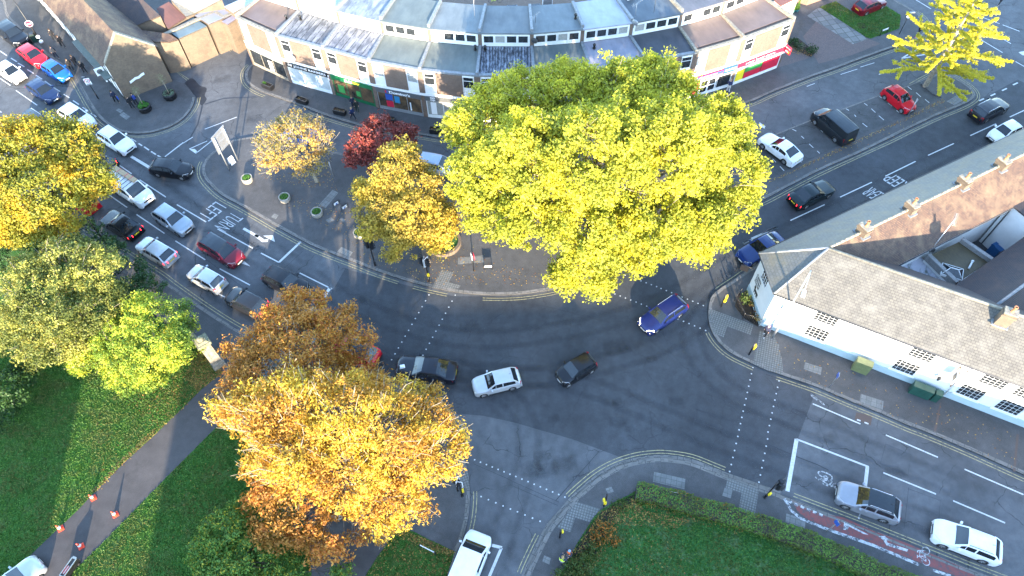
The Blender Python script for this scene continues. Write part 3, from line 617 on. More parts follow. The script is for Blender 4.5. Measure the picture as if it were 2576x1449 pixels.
UPP = [('felt_pale', (.36, .40, .45), (.31, .345, .39), 0), ('felt_pale', 0, 0, 0), ('felt_mottled', (.27, .29, .32), (.12, .135, .155), 0), ('felt_green', 0, 0, 0), ('felt_bluegrey', (.15, .175, .185), (.115, .135, .145), 0), ('felt_grey', (.14, .155, .16), (.105, .12, .13), 0), ('felt_bluegrey', 0, 0, 0), ('felt_white', (.38, .40, .46), (.33, .35, .40), 0), ('felt_navy', (.085, .105, .125), (.06, .075, .095), 0), ('felt_slatey', (.12, .115, .13), (.09, .09, .1), 0), ('felt_brown', 0, 0, 0)]
def fm(q): return MATS.get(q[0]) or felt(q[0], q[1], q[2], 3.0 if q[0] == 'felt_scaly' else 1.4, .42 if 'streak' in q[0] or q[0] in ('felt_scaly', 'felt_mottled') else .35, .6, q[3])
def roofquad(root, a, b, c, d, z0, z1, m, name='roof'):
    """sloped flat roof panel, front edge a-b at z0, back edge c-d at z1, with a 6 cm lip"""
    mb = MB(); P = [Vector((*a, z0)), Vector((*b, z0)), Vector((*c, z1)), Vector((*d, z1))]; Q = [p - Vector((0, 0, .14)) for p in P]
    mb.mesh(P + Q, [(0, 1, 2, 3), (4, 5, 1, 0), (5, 6, 2, 1), (6, 7, 3, 2), (7, 4, 0, 3)])
    return mb.build(name, m, root, uv=True)
lerp2 = lambda a, b, t: (a[0] + (b[0] - a[0]) * t, a[1] + (b[1] - a[1]) * t)
for i in range(11):
    f0, f1, b0, b1, u0, u1 = FR[i], FR[i + 1], BK[i], BK[i + 1], UB[i], UB[i + 1]
    setb = .17 if i in (0, 9, 10) else .07
    roofquad(crescent, lerp2(f0, b0, setb), lerp2(f1, b1, setb), lerp2(b1, f1, .012), lerp2(b0, f0, .012), ZE + .12, ZE + .3, fm(LOW[i]))
    o0, o1 = lerp2(b0, f0, .05), lerp2(b1, f1, .05)
    roofquad(crescent, o0, o1, u1, u0, ZU + .12, ZU + .25, fm(UPP[i]))
    w = Wall(f0, f1); L = w.L
    # parapet and flashing
    fb = MB(); w.block(fb, .0, L, ZE + .001, ZE + .2, -.3, .05); fb.build('parapet', m_lead if 0 < i < 9 else m_stone, crescent)
    # party wall upstands
    pb = MB(); wp = Wall(f0, b0); wp.block(pb, .05, wp.L, ZE + .001, ZE + .45, -.14, .14); wq = Wall(b0, u0); wq.block(pb, .002, wq.L, ZU - .02, ZU + .5, -.14, .14)
    if i == 10: pe = MB(); wp = Wall(f1, b1); wp.block(pe, .05, wp.L, ZE + .001, ZE + .45, -.14, .14); pe.build('party_wall', m_stone, crescent)
    pb.build('party_wall', m_lead if i not in (0, 9, 10) else m_stone, crescent)
    # clerestory strip: white boards and four lights
    k = Wall(b0, b1); cb = MB(); k.block(cb, .2, k.L - .2, ZE + .35, ZU - .03, -.02, .05); k.block(cb, .1, k.L - .1, ZU - .03, ZU + .1, 0, .12); cb.build('clerestory_board', m_wpaint, crescent)
    n = 4
    for j in range(n):
        x0 = .3 + (k.L - .6) * j / n; k.window(crescent, x0 + .05, x0 + (k.L - .6) / n - .05, ZE + .75, ZU - .25, 1, 1, m_blind if (i * 3 + j * 5) % 4 == 0 or i < 3 else m_glass, base=.06)
    # first floor
    bx = MB(); w.block(bx, 0, .3, 3.4, ZE, -.02, .10); w.block(bx, L - .3, L, 3.4, ZE, -.02, .10)
    wb = MB(); w.block(wb, .3, 1.55, 3.4, ZE - .02, -.02, .03); w.block(wb, L - 1.55, L - .3, 3.4, ZE - .02, -.02, .03); w.block(wb, 0, L, 3.05, 3.4, -.02, .09)
    w.block(bx, 1.55, L - 1.55, 3.4, ZE, -.02, .12); bx.build('brick_panel', m_brick, crescent, uv=True); wb.build('white_panel', m_wpaint, crescent)
    for x0 in (.36, L - 1.49):
        w.window(crescent, x0, x0 + 1.13, 4.55, ZE - .12, 1, 1, m_blind if i % 3 == 0 else m_glass, base=.04); 
        hb = MB(); w.block(hb, x0 + .05, x0 + 1.08, 5.45, 5.5, .03, .1); hb.build('transom', m_wpaint, crescent)
# ground floor fronts: sign band and shop window, unit by unit
def shopfront(i, band, glassm, framem, stall=.35, z=(2.5, 3.05), door=None):
    w = Wall(FR[i], FR[i + 1]); L = w.L
    sb = MB(); w.block(sb, .2, L - .2, z[0], z[1], -.02, .2); sg = sb.build('shop_sign', band, crescent); sg['_world'] = crescent['_world']
    fr = MB(); w.frame(fr, .25, L - .25, .14, z[0] - .01, .09, 0, .1, 0, 3, 1, .08); w.block(fr, .3, L - .3, .15, .15 + stall, 0, .08)
    sf = fr.build('shop_front', framem, crescent); sf['_world'] = crescent['_world']
    gb = MB(); w.rect(gb, .3, L - .3, .2, z[0] - .05, .03); gb.build('pane', glassm, sf)
    for xa in (0, L - .2): pb = MB(); w.block(pb, xa, xa + .2, 0, 3.05, -.02, .13); pb.build('brick_pier', m_brick, crescent, uv=True)
    return w, sg, sf
def letters(w, root, body, x0, x1, z0, z1, m, out=.215, bold=.015, name='lettering'):
    tb = MB(); w.text(tb, body, x0, x1, z0, z1, out, 0, bold); return tb.build(name, m, root)
def panel(w, root, x0, x1, z0, z1, m, out=.06, name='poster'):
    pb = MB(); w.block(pb, x0, x1, z0, z1, out - .03, out); return pb.build(name, m, root)
c_white = mat('sign_white', (.8, .8, .8), .5, amt=.04); c_red = mat('sign_red', (.55, .02, .05), .4, amt=.08); c_blue = mat('sign_blue', (.03, .09, .36), .4, amt=.08)
c_green = mat('sign_green', (.01, .13, .05), .4, amt=.1); c_yellow = mat('sign_yellow', (.85, .66, .03), .45, amt=.06); c_black = mat('sign_black', (.012, .012, .013), .35); c_grey = mat('sign_grey', (.10, .105, .11), .45)
c_sage = mat('sign_sage', (.30, .32, .29), .5, amt=.06); c_lime = mat('poster_green', (.06, .32, .08), .4, amt=.2); c_cyan = mat('poster_blue', (.03, .22, .42), .4, amt=.15)
g_floor = mat('lit_shop_interior', (.16, .10, .055), .1, (.03, .025, .02), 1.1, spec=.6); g_white = mat('frosted_film', (.5, .54, .54), .2, (.36, .4, .41), 1.2)
w, sg, sf = shopfront(0, c_sage, m_glass, m_stone); letters(w, sg, 'florist', 1.9, 3.4, 2.62, 2.92, c_white) if False else None
panel(w, sf, 3.0, 3.6, .6, 1.9, c_white, name='display_stand')
w, sg, sf = shopfront(1, c_black, g_white, m_wpaint); letters(w, sg, 'ST JOHNS BARBERS', .5, w.L - .4, 2.58, 2.96, c_white, bold=.02)
w, sg, sf = shopfront(2, c_green, g_floor, c_green); letters(w, sg, 'SUB', 1.9, 2.85, 2.62, 2.95, c_white, bold=.03); letters(w, sg, 'WAY', 2.87, 3.8, 2.62, 2.95, c_yellow, bold=.03)
panel(w, sf, .75, 1.5, .75, 1.75, c_lime); panel(w, sf, 3.0, 3.5, .9, 1.6, c_lime)
w, sg, sf = shopfront(3, c_grey, g_floor, m_galv); letters(w, sg, "Domino's", 1.75, 4.1, 2.6, 2.94, c_white, bold=.04)
for (a, b, m) in ((1.27, 1.44, c_red), (1.45, 1.62, c_blue)):
    tb = MB(); q = [w.p(x, z, .222) for x, z in ((a, 2.62), (b, 2.62), (b, 2.93), (a, 2.93))]; tb.face(q); tb.build('logo', m, sg)
panel(w, sf, 1.15, 1.95, 1.5, 2.3, c_blue); panel(w, sf, 1.15, 1.95, .55, 1.35, c_red); panel(w, sf, 2.15, 2.75, 1.3, 2.2, c_cyan); panel(w, sf, 2.6, 3.6, .3, .45, c_red, name='bench'); panel(w, sf, 3.85, 4.0, .6, 1.7, c_white)
w, sg, sf = shopfront(4, c_grey, m_blind, m_wpaint); letters(w, sg, 'co', .75, 1.3, 2.82, 3.05, c_white, bold=.05); letters(w, sg, 'op', .75, 1.3, 2.5, 2.76, c_white, bold=.05)
panel(w, sf, .7, 1.3, .6, 2.2, c_white)
for i in (5, 6, 7, 8): shopfront(i, (c_grey, c_blue, c_black, c_sage)[i - 5], m_glass, m_wpaint)
w, sg, sf = shopfront(9, c_red, m_glass, m_wpaint); panel(w, sg, .35, 4.0, 2.6, 2.92, c_blue, .225, 'sign_panel'); letters(w, sg, '7 days 6am to 10pm', 1.1, 3.3, 2.68, 2.86, c_white, .24)
panel(w, sf, .4, 1.4, .4, 2.2, c_red); panel(w, sf, 1.5, 3.6, .15, 2.3, c_white, .05, 'door')
for a in (1.65, 2.65):
    for zz in (.35, 1.3): panel(w, sf, a, a + .8, zz, zz + .8, m_glass, .058, 'door_pane')
w2, sg, sf = shopfront(10, c_red, g_floor, m_wpaint)
blue = MB(); w.block(blue, 4.05, w.L + .05, 2.42, 3.15, 0, .25); blue.build('sign_panel', c_blue, sg)
letters(w, sg, 'one stop', 4.2, w.L - .02, 2.6, 2.98, c_white, .262, .03); letters(w2, sg, 'your local store', 1.2, 5.2, 2.62, 2.92, c_white)
panel(w2, sf, .45, 1.5, .45, 2.4, c_yellow); panel(w2, sf, 1.6, 3.9, .45, 1.3, c_red); panel(w2, sf, 1.6, 3.9, 1.32, 2.4, c_lime); panel(w2, sf, 4.0, w2.L - .35, .45, 2.4, c_red)
letters(w2, sf, '.. ...\n.....\n....', 4.4, 6.2, .9, 2.0, c_white, .07) if False else None
sh = MB(); w.block(sh, 0, w.L, 2.3, 2.42, 0, .35); w2.block(sh, 0, w2.L - .1, 2.3, 2.42, 0, .35); sh.build('shutter_box', m_wpaint, crescent)
hs = thing('hanging_sign', 'small red projecting shop sign at the right end of the parade', 'sign', (*w2.p(w2.L - .1, 0, .1).xy, 2.9), world=True)
q = MB(); w2.block(q, w2.L - .12, w2.L - .02, 2.4, 3.3, .15, 1.0); q.build('sign_box', c_red, hs)
q = MB(); q2 = w2.p(w2.L - .12, 3.05, .3); text_on(q, 'one stop', w2.p(w2.L - .125, 2.95, .95), w2.p(w2.L - .125, 2.95, .25), w2.p(w2.L - .125, 3.15, .95), 0, .02); q.build('lettering', c_white, hs)
for k in range(3):
    q = MB(); w2.block(q, w2.L - .13, w2.L - .121, 2.55, 2.75, .3 + k * .22, .46 + k * .22); q.build('pictogram', (c_white, c_white, c_yellow)[k], hs)
q = MB(); w2.block(q, w2.L - .09, w2.L - .05, 2.85, 2.9, 0, .15); q.build('bracket', m_dgrey, hs)
pole = thing('barber_pole', 'small striped pole on the brick pier right of the barber sign', 'barber pole', (*Wall(FR[1], FR[2]).p(Wall(FR[1], FR[2]).L - .1, 0, .2).xy, 2.2))
MB().lathe([(.0, 0), (.09, .01), (.09, .07), (.06, .08), (.06, .52), (.09, .53), (.09, .6), (0, .62)], seg=10).build('pole', c_white, pole)
MB().tube([(.055 * math.cos(a * .7), .055 * math.sin(a * .7), .1 + a * .022) for a in range(18)], .018, 5).build('stripe', c_red, pole)
# roof furniture of the crescent
def aerial(x, y, z, h, rz, lab, mast=m_galv):
    t = thing('tv_aerial', lab, 'aerial', (x, y, z), rz, 'aerials on the roofs')
    MB().tube([(0, 0, 0), (0, 0, h)], .025, 6).build('mast', mast, t)
    b = MB(); b.tube([(-.75, 0, h - .05), (.75, 0, h - .05)], .014, 5)
    for k in range(11): b.tube([(-.7 + k * .14, -.22 + .006 * k, h - .02), (-.7 + k * .14, .22 - .006 * k, h - .02)], .008, 4)
    b.tube([(-.62, 0, h - .3), (-.62, 0, h + .25)], .012, 5); b.build('antenna', m_galv, t)
def dish(x, y, z, rz, lab, m=None):
    t = thing('satellite_dish', lab, 'satellite dish', (x, y, z), rz, 'satellite dishes')
    MB().tube([(0, 0, 0), (0, 0, .35), (0, -.12, .45)], .022, 6).build('bracket', m_dgrey, t)
    d = MB(); pr = [(0.001, -.12), (.12, -.135), (.24, -.16), (.33, -.2), (.34, -.2), (.24, -.15), (.001, -.11)]; d.lathe([(r, h) for r, h in pr], (0, -.05, .5), 16, axis='Y'); d.build('reflector', m or m_galv, t)
    MB().tube([(0, -.2, .35), (0, -.55, .45)], .014, 5).build('feed_arm', m_dgrey, t)
aerial(-3.3, 64.2, ZU + .4, 2.6, .4, 'tall tv aerial on the parade roof above the striped black roof')
aerial(2.9, 63.2, ZU + .4, .9, 1.0, 'low slanting tv aerial beside the grey dish on the parade roof', m_dgrey)
aerial(13.1, 63.9, ZU + .4, 1.6, .8, 'tv aerial on the corner of the white parade roof beside a dish'); aerial(15.2, 65.0, ZU + .1, 2.2, 1.4, 'thin dark mast aerial standing on the dark blue parade roof', m_dgrey)
dish(2.7, 61.7, ZE + .6, 2.9, 'dark grey satellite dish before the middle roof windows of the parade', m_dgrey); dish(12.9, 62.9, ZU - .2, 2.6, 'grey satellite dish under the aerial at the white roof corner')
dish(*FR[1], 4.4, .2, 'pale satellite dish on the brick panel above the barber sign') if False else None
wd = Wall(FR[1], FR[2]); dd = wd.p(1.75, 3.7, .2); dish(dd.x, dd.y, dd.z, math.atan2(wd.u.y, wd.u.x), 'pale satellite dish on the brick wall above the barber shop sign')
for (x, y, z, l) in ((-23.6, 67.4, ZE + .2, 'black chimney cowl at the left party wall of the brown roof'), (-22.1, 67.3, ZE + .2, 'dark chimney cowl at the head of the streaked roof'), (-3.3, 61.6, ZE + .3, 'black flue cowl left of the party wall on the green roof'), (-2.3, 61.5, ZE + .3, 'black flue cowl at the head of the scaly black roof'), (8.9, 61.6, ZE + .2, 'small black vent on the lilac roof'), (7.0, 63.8, ZU + .3, 'small dark vent pipe beside the white upper roof')):
    v = thing('roof_vent', l, 'roof vent', (x, y, z), 0, 'vents on the parade roofs'); MB().lathe([(.0, 0), (.1, 0), (.1, .5), (.17, .52), (.17, .6), (.06, .72), (0, .74)], seg=10).build('flue', m_black, v); MB().lathe([(.17, .1), (.17, .2), (.1, .2), (.1, .1), (.17, .1)], seg=10).build('collar', m_black, v)
ac = thing('air_conditioner', 'white round fan unit standing on the dark blue upper roof', 'fan unit', (13.0, 67.2, ZU + .3), .3)
MB().box((0, 0, .3), (.9, .5, .6)).build('casing', m_wpaint, ac); MB().lathe([(0, -.27), (.2, -.27), (.24, -.26), (.24, -.25)], (0, 0, .32), 14, axis='Y').build('fan', m_dgrey, ac)
for k, (x, y) in enumerate(((-4.2, 68.9), (.6, 68.6), (3.1, 68.7), (9.4, 69.3), (-8.1, 69.9), (13.5, 71.2))):
    s = thing('skylight', 'low framed skylight on the rear flat roof, number from the bicycle outwards' if False else ('low glazed skylight left of the bicycle on the rear roof', 'low glazed skylight just behind the middle party wall', 'low glazed skylight right of the bicycle on the rear roof', 'low glazed skylight behind the white upper roof', 'low glazed skylight behind the mottled upper roof', 'low glazed skylight behind the dark blue roof')[k], 'skylight', (x, y, 6.4), .05 * k, 'skylights on the rear roof')
    MB().box((0, 0, .12), (1.1, .6, .24)).build('kerb_frame', m_lead, s); MB().box((0, 0, .26), (.95, .46, .05)).build('pane', m_glass, s)
vd = thing('ventilation_duct', 'white ribbed duct shaft rising from the rear roof behind the parade', 'duct', (4.4, 68.8, 6.4)); MB().box((0, 0, 1.0), (.9, .6, 2.0)).build('shaft', m_galv, vd); MB().box((-.5, 0, 1.0), (.08, .7, 2.1)).box((.5, 0, 1.0), (.08, .7, 2.1)).build('flange', m_wpaint, vd)
bk = thing('bicycle', 'small yellow bicycle standing on the rear flat roof', 'bicycle', (-1.2, 69.6, 6.43), .1)
c_bike = mat('bike_yellow', (.7, .75, .03), .35)
for x in (-.48, .48): q = MB(); q.lathe([(.28, -.02), (.3, 0), (.28, .02), (.26, 0), (.28, -.02)], (x, 0, .3), 18, axis='Y'); q.build('wheel', m_black, bk)
MB().tube([(-.48, 0, .3), (-.15, 0, .72), (.32, 0, .7), (0, 0, .3), (-.48, 0, .3)], .03, 6).tube([(0, 0, .3), (-.18, 0, .82)], .03, 6).tube([(.48, 0, .3), (.3, 0, .85)], .03, 6).build('frame', c_bike, bk)
MB().box((-.2, 0, .85), (.26, .12, .06)).build('saddle', m_black, bk); MB().tube([(.3, -.28, .92), (.28, 0, .88), (.3, .28, .92)], .018, 6).build('handlebar', m_black, bk)

# ---------- white pub and its terrace
PA, PB, PC = Vector((21.1, 35.7)), Vector((21.4, 32.0)), Vector((37.8, 23.4))
dS = (PC - PB).normalized(); PC2 = PB + dS * 34; nS = Vector((-dS.y, dS.x))
apex = Vector((25.2, 34.2)); dT = Vector((.894, .447)); nT = Vector((-.447, .894))
TE = PA + Vector((.5, .45)); T1 = TE + dT * 46
pub = thing('white_pub', 'white rendered corner hotel with small paned windows and hipped slate roof', 'building', (30, 30, 0), world=True)
ridgeE = apex + dS * 34; 
rearS = ridgeE + nS * 3.2; rearW = apex + dS * 2.2 + nS * 2.4
pw = MB().prism([tuple(PA), tuple(PB), tuple(PC2), tuple(PC2 + nS * 6.6), tuple(apex + dS * 2 + nS * 2.5)], 0, 5.25); pw.build('wall', m_wwall, pub)
Wn, Ws = Wall(PA, PB), Wall(PB, PC2)
pl = MB(); Ws.block(pl, -.03, Ws.L, 0, .95, -.02, .05); Wn.block(pl, 0, Wn.L + .02, 0, .95, -.02, .05); pl.build('plinth', m_plinth, pub)
ZR = 8.0; ov = .28
eS0 = PB - nS * ov - dS * .12; eS1 = PC2 - nS * ov; eW0 = PA + Vector((-.3, .2)); 
v3 = lambda p, z: Vector((p.x, p.y, z))
rb = MB().face([v3(eS0, 5.22), v3(eS1, 5.22), v3(ridgeE, ZR), v3(apex, ZR)]); rb.build('roof', m_slate, pub, uv=True)
rb = MB().face([v3(eW0, 5.24), v3(eS0, 5.24), v3(apex, ZR)]); rb.build('roof', m_slateg, pub, uv=True)
rb = MB().face([v3(apex, ZR), v3(ridgeE, ZR), v3(ridgeE + nS * 3.4, 5.2), v3(apex + dS * 1 + nS * 3.4, 5.2)][::-1]); rb.face([v3(apex, ZR), v3(ridgeE, ZR), v3(ridgeE + nS * 3.4, 5.2), v3(apex + dS * 1 + nS * 3.4, 5.2)]) if False else None; rb.build('roof', m_tiled, pub, uv=True)
rt = MB(); rt.tube([v3(apex, ZR + .02), v3(ridgeE, ZR + .02)], .11, 8); rt.build('ridge_tiles', m_stone, pub)
rt = MB(); rt.tube([v3(eS0, 5.25), v3(apex, ZR + .04)], .1, 8); rt.tube([v3(eW0, 5.25), v3(apex, ZR + .04)], .1, 8); rt.build('hip_tiles', m_lead, pub)
gt = MB(); gt.tube([v3(eS0, 5.16), v3(eS1, 5.16)], .065, 6); gt.tube([v3(eW0, 5.18), v3(eS0, 5.18)], .065, 6); gt.build('gutter', m_dgrey, pub)
def pubwin(px0, py0, z, wd, ht):
    p = at(px0, py0, z) - Ws.o; x = p.x * Ws.u.x + p.y * Ws.u.y; Ws.window(pub, x - wd / 2, x + wd / 2, z - ht / 2, z + ht / 2, 5, 4, sill=True, t=.05, bar=.022)
for q in (T(3, 2, 485, 470), T(3, 2, 1380, 825), T(3, 2, 2035, 1085), T(3, 2, 2430, 1245)): pubwin(q[0][0], q[0][1], 1.95, 1.75, 1.6)
for q in (T(3, 2, 580, 320), T(3, 2, 1550, 650), T(3, 2, 2270, 930), T(3, 2, 2610, 1060)): pubwin(q[0][0], q[0][1], 4.2, 1.75, 1.3)
q = at(*T(3, 2, 2700, 1330)[0], 1.95)
Wn.window(pub, 1.0, 2.3, 3.5, 5.0, 4, 4, t=.07, bar=.05)
lb = MB()
for k, (s, z) in enumerate((('Castle', 2.95), ('Limes', 2.55), ('Hotel', 2.15))): lb = MB(); Wn.text(lb, s, .5, 1.5, z, z + .32, .03, 0, .03); lb.build('lettering', c_black, pub)
db = MB()   # painted beast under the hotel name
Wn.block(db, .95, 1.75, 1.45, 1.75, .0, .02); Wn.block(db, .85, 1.1, 1.7, 2.0, 0, .021)
for x in (1.0, 1.25, 1.5, 1.65): Wn.block(db, x, x + .08, 1.2, 1.46, 0, .019)
db.build('painted_emblem', c_black, pub)
tb = MB(); Ws.text(tb, 'HOTEL BAR', .95, 1.85, 3.55, 3.72, .03, 0, .02); Ws.frame(tb, .85, 1.95, 3.5, 3.78, .02, 0, .02); tb.build('wall_sign', c_grey, pub)
band = MB(); Ws.block(band, 4.6, 7.8, 3.35, 3.42, -.02, .05); Ws.block(band, 11.2, Ws.L, 2.95, 3.03, -.02, .06); band.build('string_course', m_wwall, pub)
dp = MB(); xd = (Vector((34.6, 24.5)) - PB).dot(dS); dp.tube([Ws.p(xd, .05, .08), Ws.p(xd, 5.1, .08)], .05, 6); dp.tube([Ws.p(.05, .05, .1), Ws.p(.05, 5.1, .1)], .05, 6); dp.build('drainpipe', m_wpaint, pub)
# chimney of the pub
def chimney(root, p, z0, h, wd, dp_, rz, pots=1, m=None):
    b = MB(); b.box((p.x, p.y, z0 + h / 2), (wd, dp_, h), rz); b.box((p.x, p.y, z0 + h * .86), (wd * 1.14, dp_ * 1.14, h * .1), rz); ch = b.build('chimney', m or m_brickbuff, root, uv=True); ch['_world'] = root['_world']
    cb = MB(); cb.box((p.x, p.y, z0 + h + .04), (wd * 1.05, dp_ * 1.05, .08), rz); cb.build('flaunching', m_stone, ch)
    for k in range(pots):
        o = (k - (pots - 1) / 2) * .42; c = (p.x + math.cos(rz) * o, p.y + math.sin(rz) * o, z0 + h + .06)
        MB().lathe([(.13, 0), (.15, .05), (.115, .1), (.105, .5), (.14, .52), (.14, .6), (.1, .6), (.08, .3)], c, 12).build('chimney_pot', m_terra, ch)
    lb = MB(); lb.box((p.x, p.y, z0 + .55), (wd * 1.3, dp_ * 1.3, .1), rz); lb.build('flashing', m_lead, ch)
cp = at(*T(3, 2, 2390, 300)[0], 8.2); chimney(pub, Vector((cp.x, cp.y, 0)), 6.9, 2.1, .9, .65, math.atan2(dS.y, dS.x))
# brick terrace behind, along the road
ter = thing('terrace_house', 'long terrace with grey slate front slope, brown tiled rear and four chimneys', 'building', (33, 40, 0), world=True)
A0, A1_ = apex + dT * .2, apex + dT * 46
f0, f1 = A0 + nT * 3.25 + dT * -3.2, A1_ + nT * 3.25; r0, r1 = A0 - nT * 2.75 + dT * 4.2, A1_ - nT * 2.75
MB().prism([tuple(f0 - nT * .3), tuple(A0), tuple(r0 + nT * .35), tuple(r1 + nT * .35), tuple(f1 - nT * .3)], 0, 5.3).build('wall', m_wwall, ter)
ap = v3(apex, 8.0)
MB().face([v3(f1 + nT * .25, 5.25), v3(f0 + nT * .25 - dT * .1, 5.25), v3(A0 - dT * .15, 8.02), v3(A1_, 8.02)]).build('roof', m_slateg, ter, uv=True)
MB().face([v3(r0 - nT * .2, 5.45), v3(r1 - nT * .2, 5.45), v3(A1_, 8.02), v3(A0 - dT * .15, 8.02)]).build('roof', m_tile, ter, uv=True)
rt = MB()
for k in range(92): p = A0 + dT * (k * .5 + .25); rt.tube([v3(p - dT * .24, 8.05), v3(p + dT * .24, 8.05)], .12, 6)
rt.build('ridge_tiles', m_stone, ter)
gt = MB(); gt.tube([v3(f0 + nT * .3, 5.2), v3(f1 + nT * .3, 5.2)], .06, 6); gt.tube([v3(r0 - nT * .25, 5.4), v3(r1 - nT * .25, 5.4)], .06, 6); gt.build('gutter', m_dgrey, ter)
for q in (T(3, 1, 1030, 880), T(3, 1, 1510, 650), T(3, 1, 2035, 385), T(3, 1, 2430, 205)):
    p = at(*q[0], 8.6); s = (Vector((p.x, p.y)) - apex).dot(dT); chimney(ter, v3(apex + dT * s, 0), 7.2, 1.45, .62, .95, math.atan2(dT.y, dT.x)); 
for k in range(6):
    Wt = Wall(f1 - nT * .3, f0 - nT * .3); x = 5 + 7 * k
    Wt.window(ter, x, x + 1.2, 3.4, 4.8, 2, 4, base=.02)
# white rear wing, yard roofs behind the pub
C = at(*T(3, 1, 2470, 625)[0], 5.4); C = Vector((C.x, C.y)); dn = -nT
wing = thing('rear_wing', 'white rendered rear wing at the right end of the pub yard', 'building', (*C, 0), world=True)
MB().prism([tuple(C - dn * .3), tuple(C + dn * 9), tuple(C + dn * 9 + dT * 9), tuple(C + dT * 9 - dn * .3)], 0, 5.35).build('wall', m_wwall, wing)
MB().prism([tuple(C - dn * .3 - dT * .12), tuple(C + dn * 9 - dT * .12), tuple(C + dn * 9 + dT * 9), tuple(C + dT * 9 - dn * .3)], 5.36, 5.5).build('roof', m_tiled, wing, uv=True)
MB().tube([(*(C - dT * .08 + dn * .05), 0), (*(C - dT * .08 + dn * .05), 5.3)], .05, 6).build('drainpipe', m_black, wing)
yd = thing('rear_extension', 'flat roofed extension with mossy brown roof between stone parapets', 'building', (*at(*T(3, 1, 1890, 1150)[0], 3.6).xy, 0), world=True)
P_ = [at(*q, 3.6) for q in T(3, 1, 1590, 1140, 1930, 985, 2230, 1190, 1880, 1420)]
MB().prism([p.xy for p in P_], 0, 3.6).build('wall', m_wwall, yd); MB().prism([(p.x * .985 + P_[0].x * .015, p.y * .985 + P_[0].y * .015) for p in P_], 3.55, 3.66).build('roof', felt('felt_mossy', (.10, .075, .035), (.06, .045, .025), 6), yd, uv=True)
def par(a, b, z, w=.35, h=.5):
    W_ = Wall(a, b); m = MB(); W_.block(m, 0, W_.L, z - .2, z + h, -w / 2, w / 2); m.build('parapet', m_kerbst, yd)
par(P_[3], P_[0], 3.6); par(P_[1], P_[2], 3.6)
sk = thing('roof_lantern', 'white framed glass roof lantern on the mossy extension roof', 'skylight', (*at(*T(3, 1, 1850, 1290)[0], 3.8).xy, 3.67), math.atan2(dS.y, dS.x) + .05)
MB().box((0, 0, .12), (1.7, 1.3, .24)).build('kerb_frame', m_wpaint, sk); MB().mesh([(-.8, -.6, .25), (.8, -.6, .25), (.8, .6, .25), (-.8, .6, .25), (-.3, 0, .62), (.3, 0, .62)], [(0, 1, 5, 4), (1, 2, 5), (2, 3, 4, 5), (3, 0, 4)]).build('pane', m_glass, sk)
MB().tube([(-.8, -.6, .27), (-.3, 0, .64), (-.8, .6, .27)], .035, 5).tube([(.8, -.6, .27), (.3, 0, .64), (.8, .6, .27)], .035, 5).tube([(-.3, 0, .64), (.3, 0, .64)], .05, 5).build('glazing_bar', m_wpaint, sk)
vp = thing('roof_pipe', 'white capped pipe lying on the mossy extension roof', 'pipe', (*at(*T(3, 1, 2040, 1215)[0], 3.8).xy, 3.67), .9); MB().tube([(-.45, 0, .1), (.4, 0, .14)], .08, 8).build('tube', m_wpaint, vp); MB().lathe([(0, .4), (.12, .4), (.12, .5), (0, .52)], (0, 0, .14), 10, axis='X').build('cap', m_wpaint, vp)
lf = thing('flat_roofed_store', 'low store with pale lead roof tucked behind the pub ridge', 'building', (*at(*T(3, 1, 1600, 1300)[0], 3.0).xy, 0), world=True)
P_ = [at(*q, 2.9) for q in T(3, 1, 1300, 1230, 1520, 1130, 1850, 1415, 1770, 1449, 1500, 1380)]
MB().prism([p.xy for p in P_], 0, 2.88).build('wall', m_brickred, lf, uv=True); MB().prism([p.xy for p in P_], 2.885, 2.96).build('roof', felt('felt_lead_pale', (.5, .5, .56), (.1, .12, .09), 1.0, .4, .5), lf, uv=True)
rw = thing('tiled_outbuilding', 'dark tiled pitched outbuilding roof behind the pub ridge', 'building', (*at(*T(3, 1, 2300, 1300)[0], 5).xy, 0), world=True)
e0, e1 = at(*T(3, 1, 1860, 1440)[0], 4.6), at(*T(3, 1, 2440, 1030)[0], 4.6); d_ = (e1 - e0).normalized(); nn = Vector((d_.y, -d_.x, 0)); e0 = e0 - d_ * 2.2; e1 = e1 + d_ * 7
h0, h1 = e0 + nn * 3.3 + Vector((0, 0, 2.1)), e1 + nn * 3.3 + Vector((0, 0, 2.1)); g0, g1 = e0 + nn * 6.6, e1 + nn * 6.6
MB().prism([e0.xy, e1.xy, g1.xy, g0.xy], 0, 4.45).build('wall', m_brickred, rw, uv=True)
MB().face([e1, e0, h0, h1]).face([g0, g1, h1, h0]).build('roof', m_tiled, rw, uv=True); MB().tube([h0, h1], .13, 6).build('ridge_tiles', m_lead, rw)
aq = at(*T(3, 1, 1660, 1040)[0], 5.3); aerial(aq.x, aq.y, 4.8, 4.2, 1.0, 'tall white aerial pole rising from the tiled rear roof of the terrace', m_wpaint)
aq = at(*T(3, 1, 1640, 1075)[0], 4.6); dish(aq.x, aq.y, 4.0, 2.6, 'dark satellite dish at the foot of the tall aerial behind the pub', m_dgrey)
wb_ = at(*T(3, 1, 2330, 1035)[0], 1.0); bn = thing('wheeled_bin', 'large blue wheeled bin against the white yard wall', 'bin', (wb_.x, wb_.y, 0), math.atan2(dT.y, dT.x))
c_bin = mat('bin_blue', (.03, .13, .32), .5); MB().box((0, 0, .65), (1.35, .9, 1.1), taper=1.0).build('body', c_bin, bn); MB().box((0, -.02, 1.26), (1.42, 1.0, .1)).box((0, .3, 1.34), (1.42, .3, .1)).build('lid', c_bin, bn)
for x in (-.55, .55):
    for y in (-.35, .35): MB().lathe([(0, -.03), (.09, -.03), (.09, .03), (0, .03)], (x, y, .09), 10, axis='Y').build('wheel', m_black, bn)
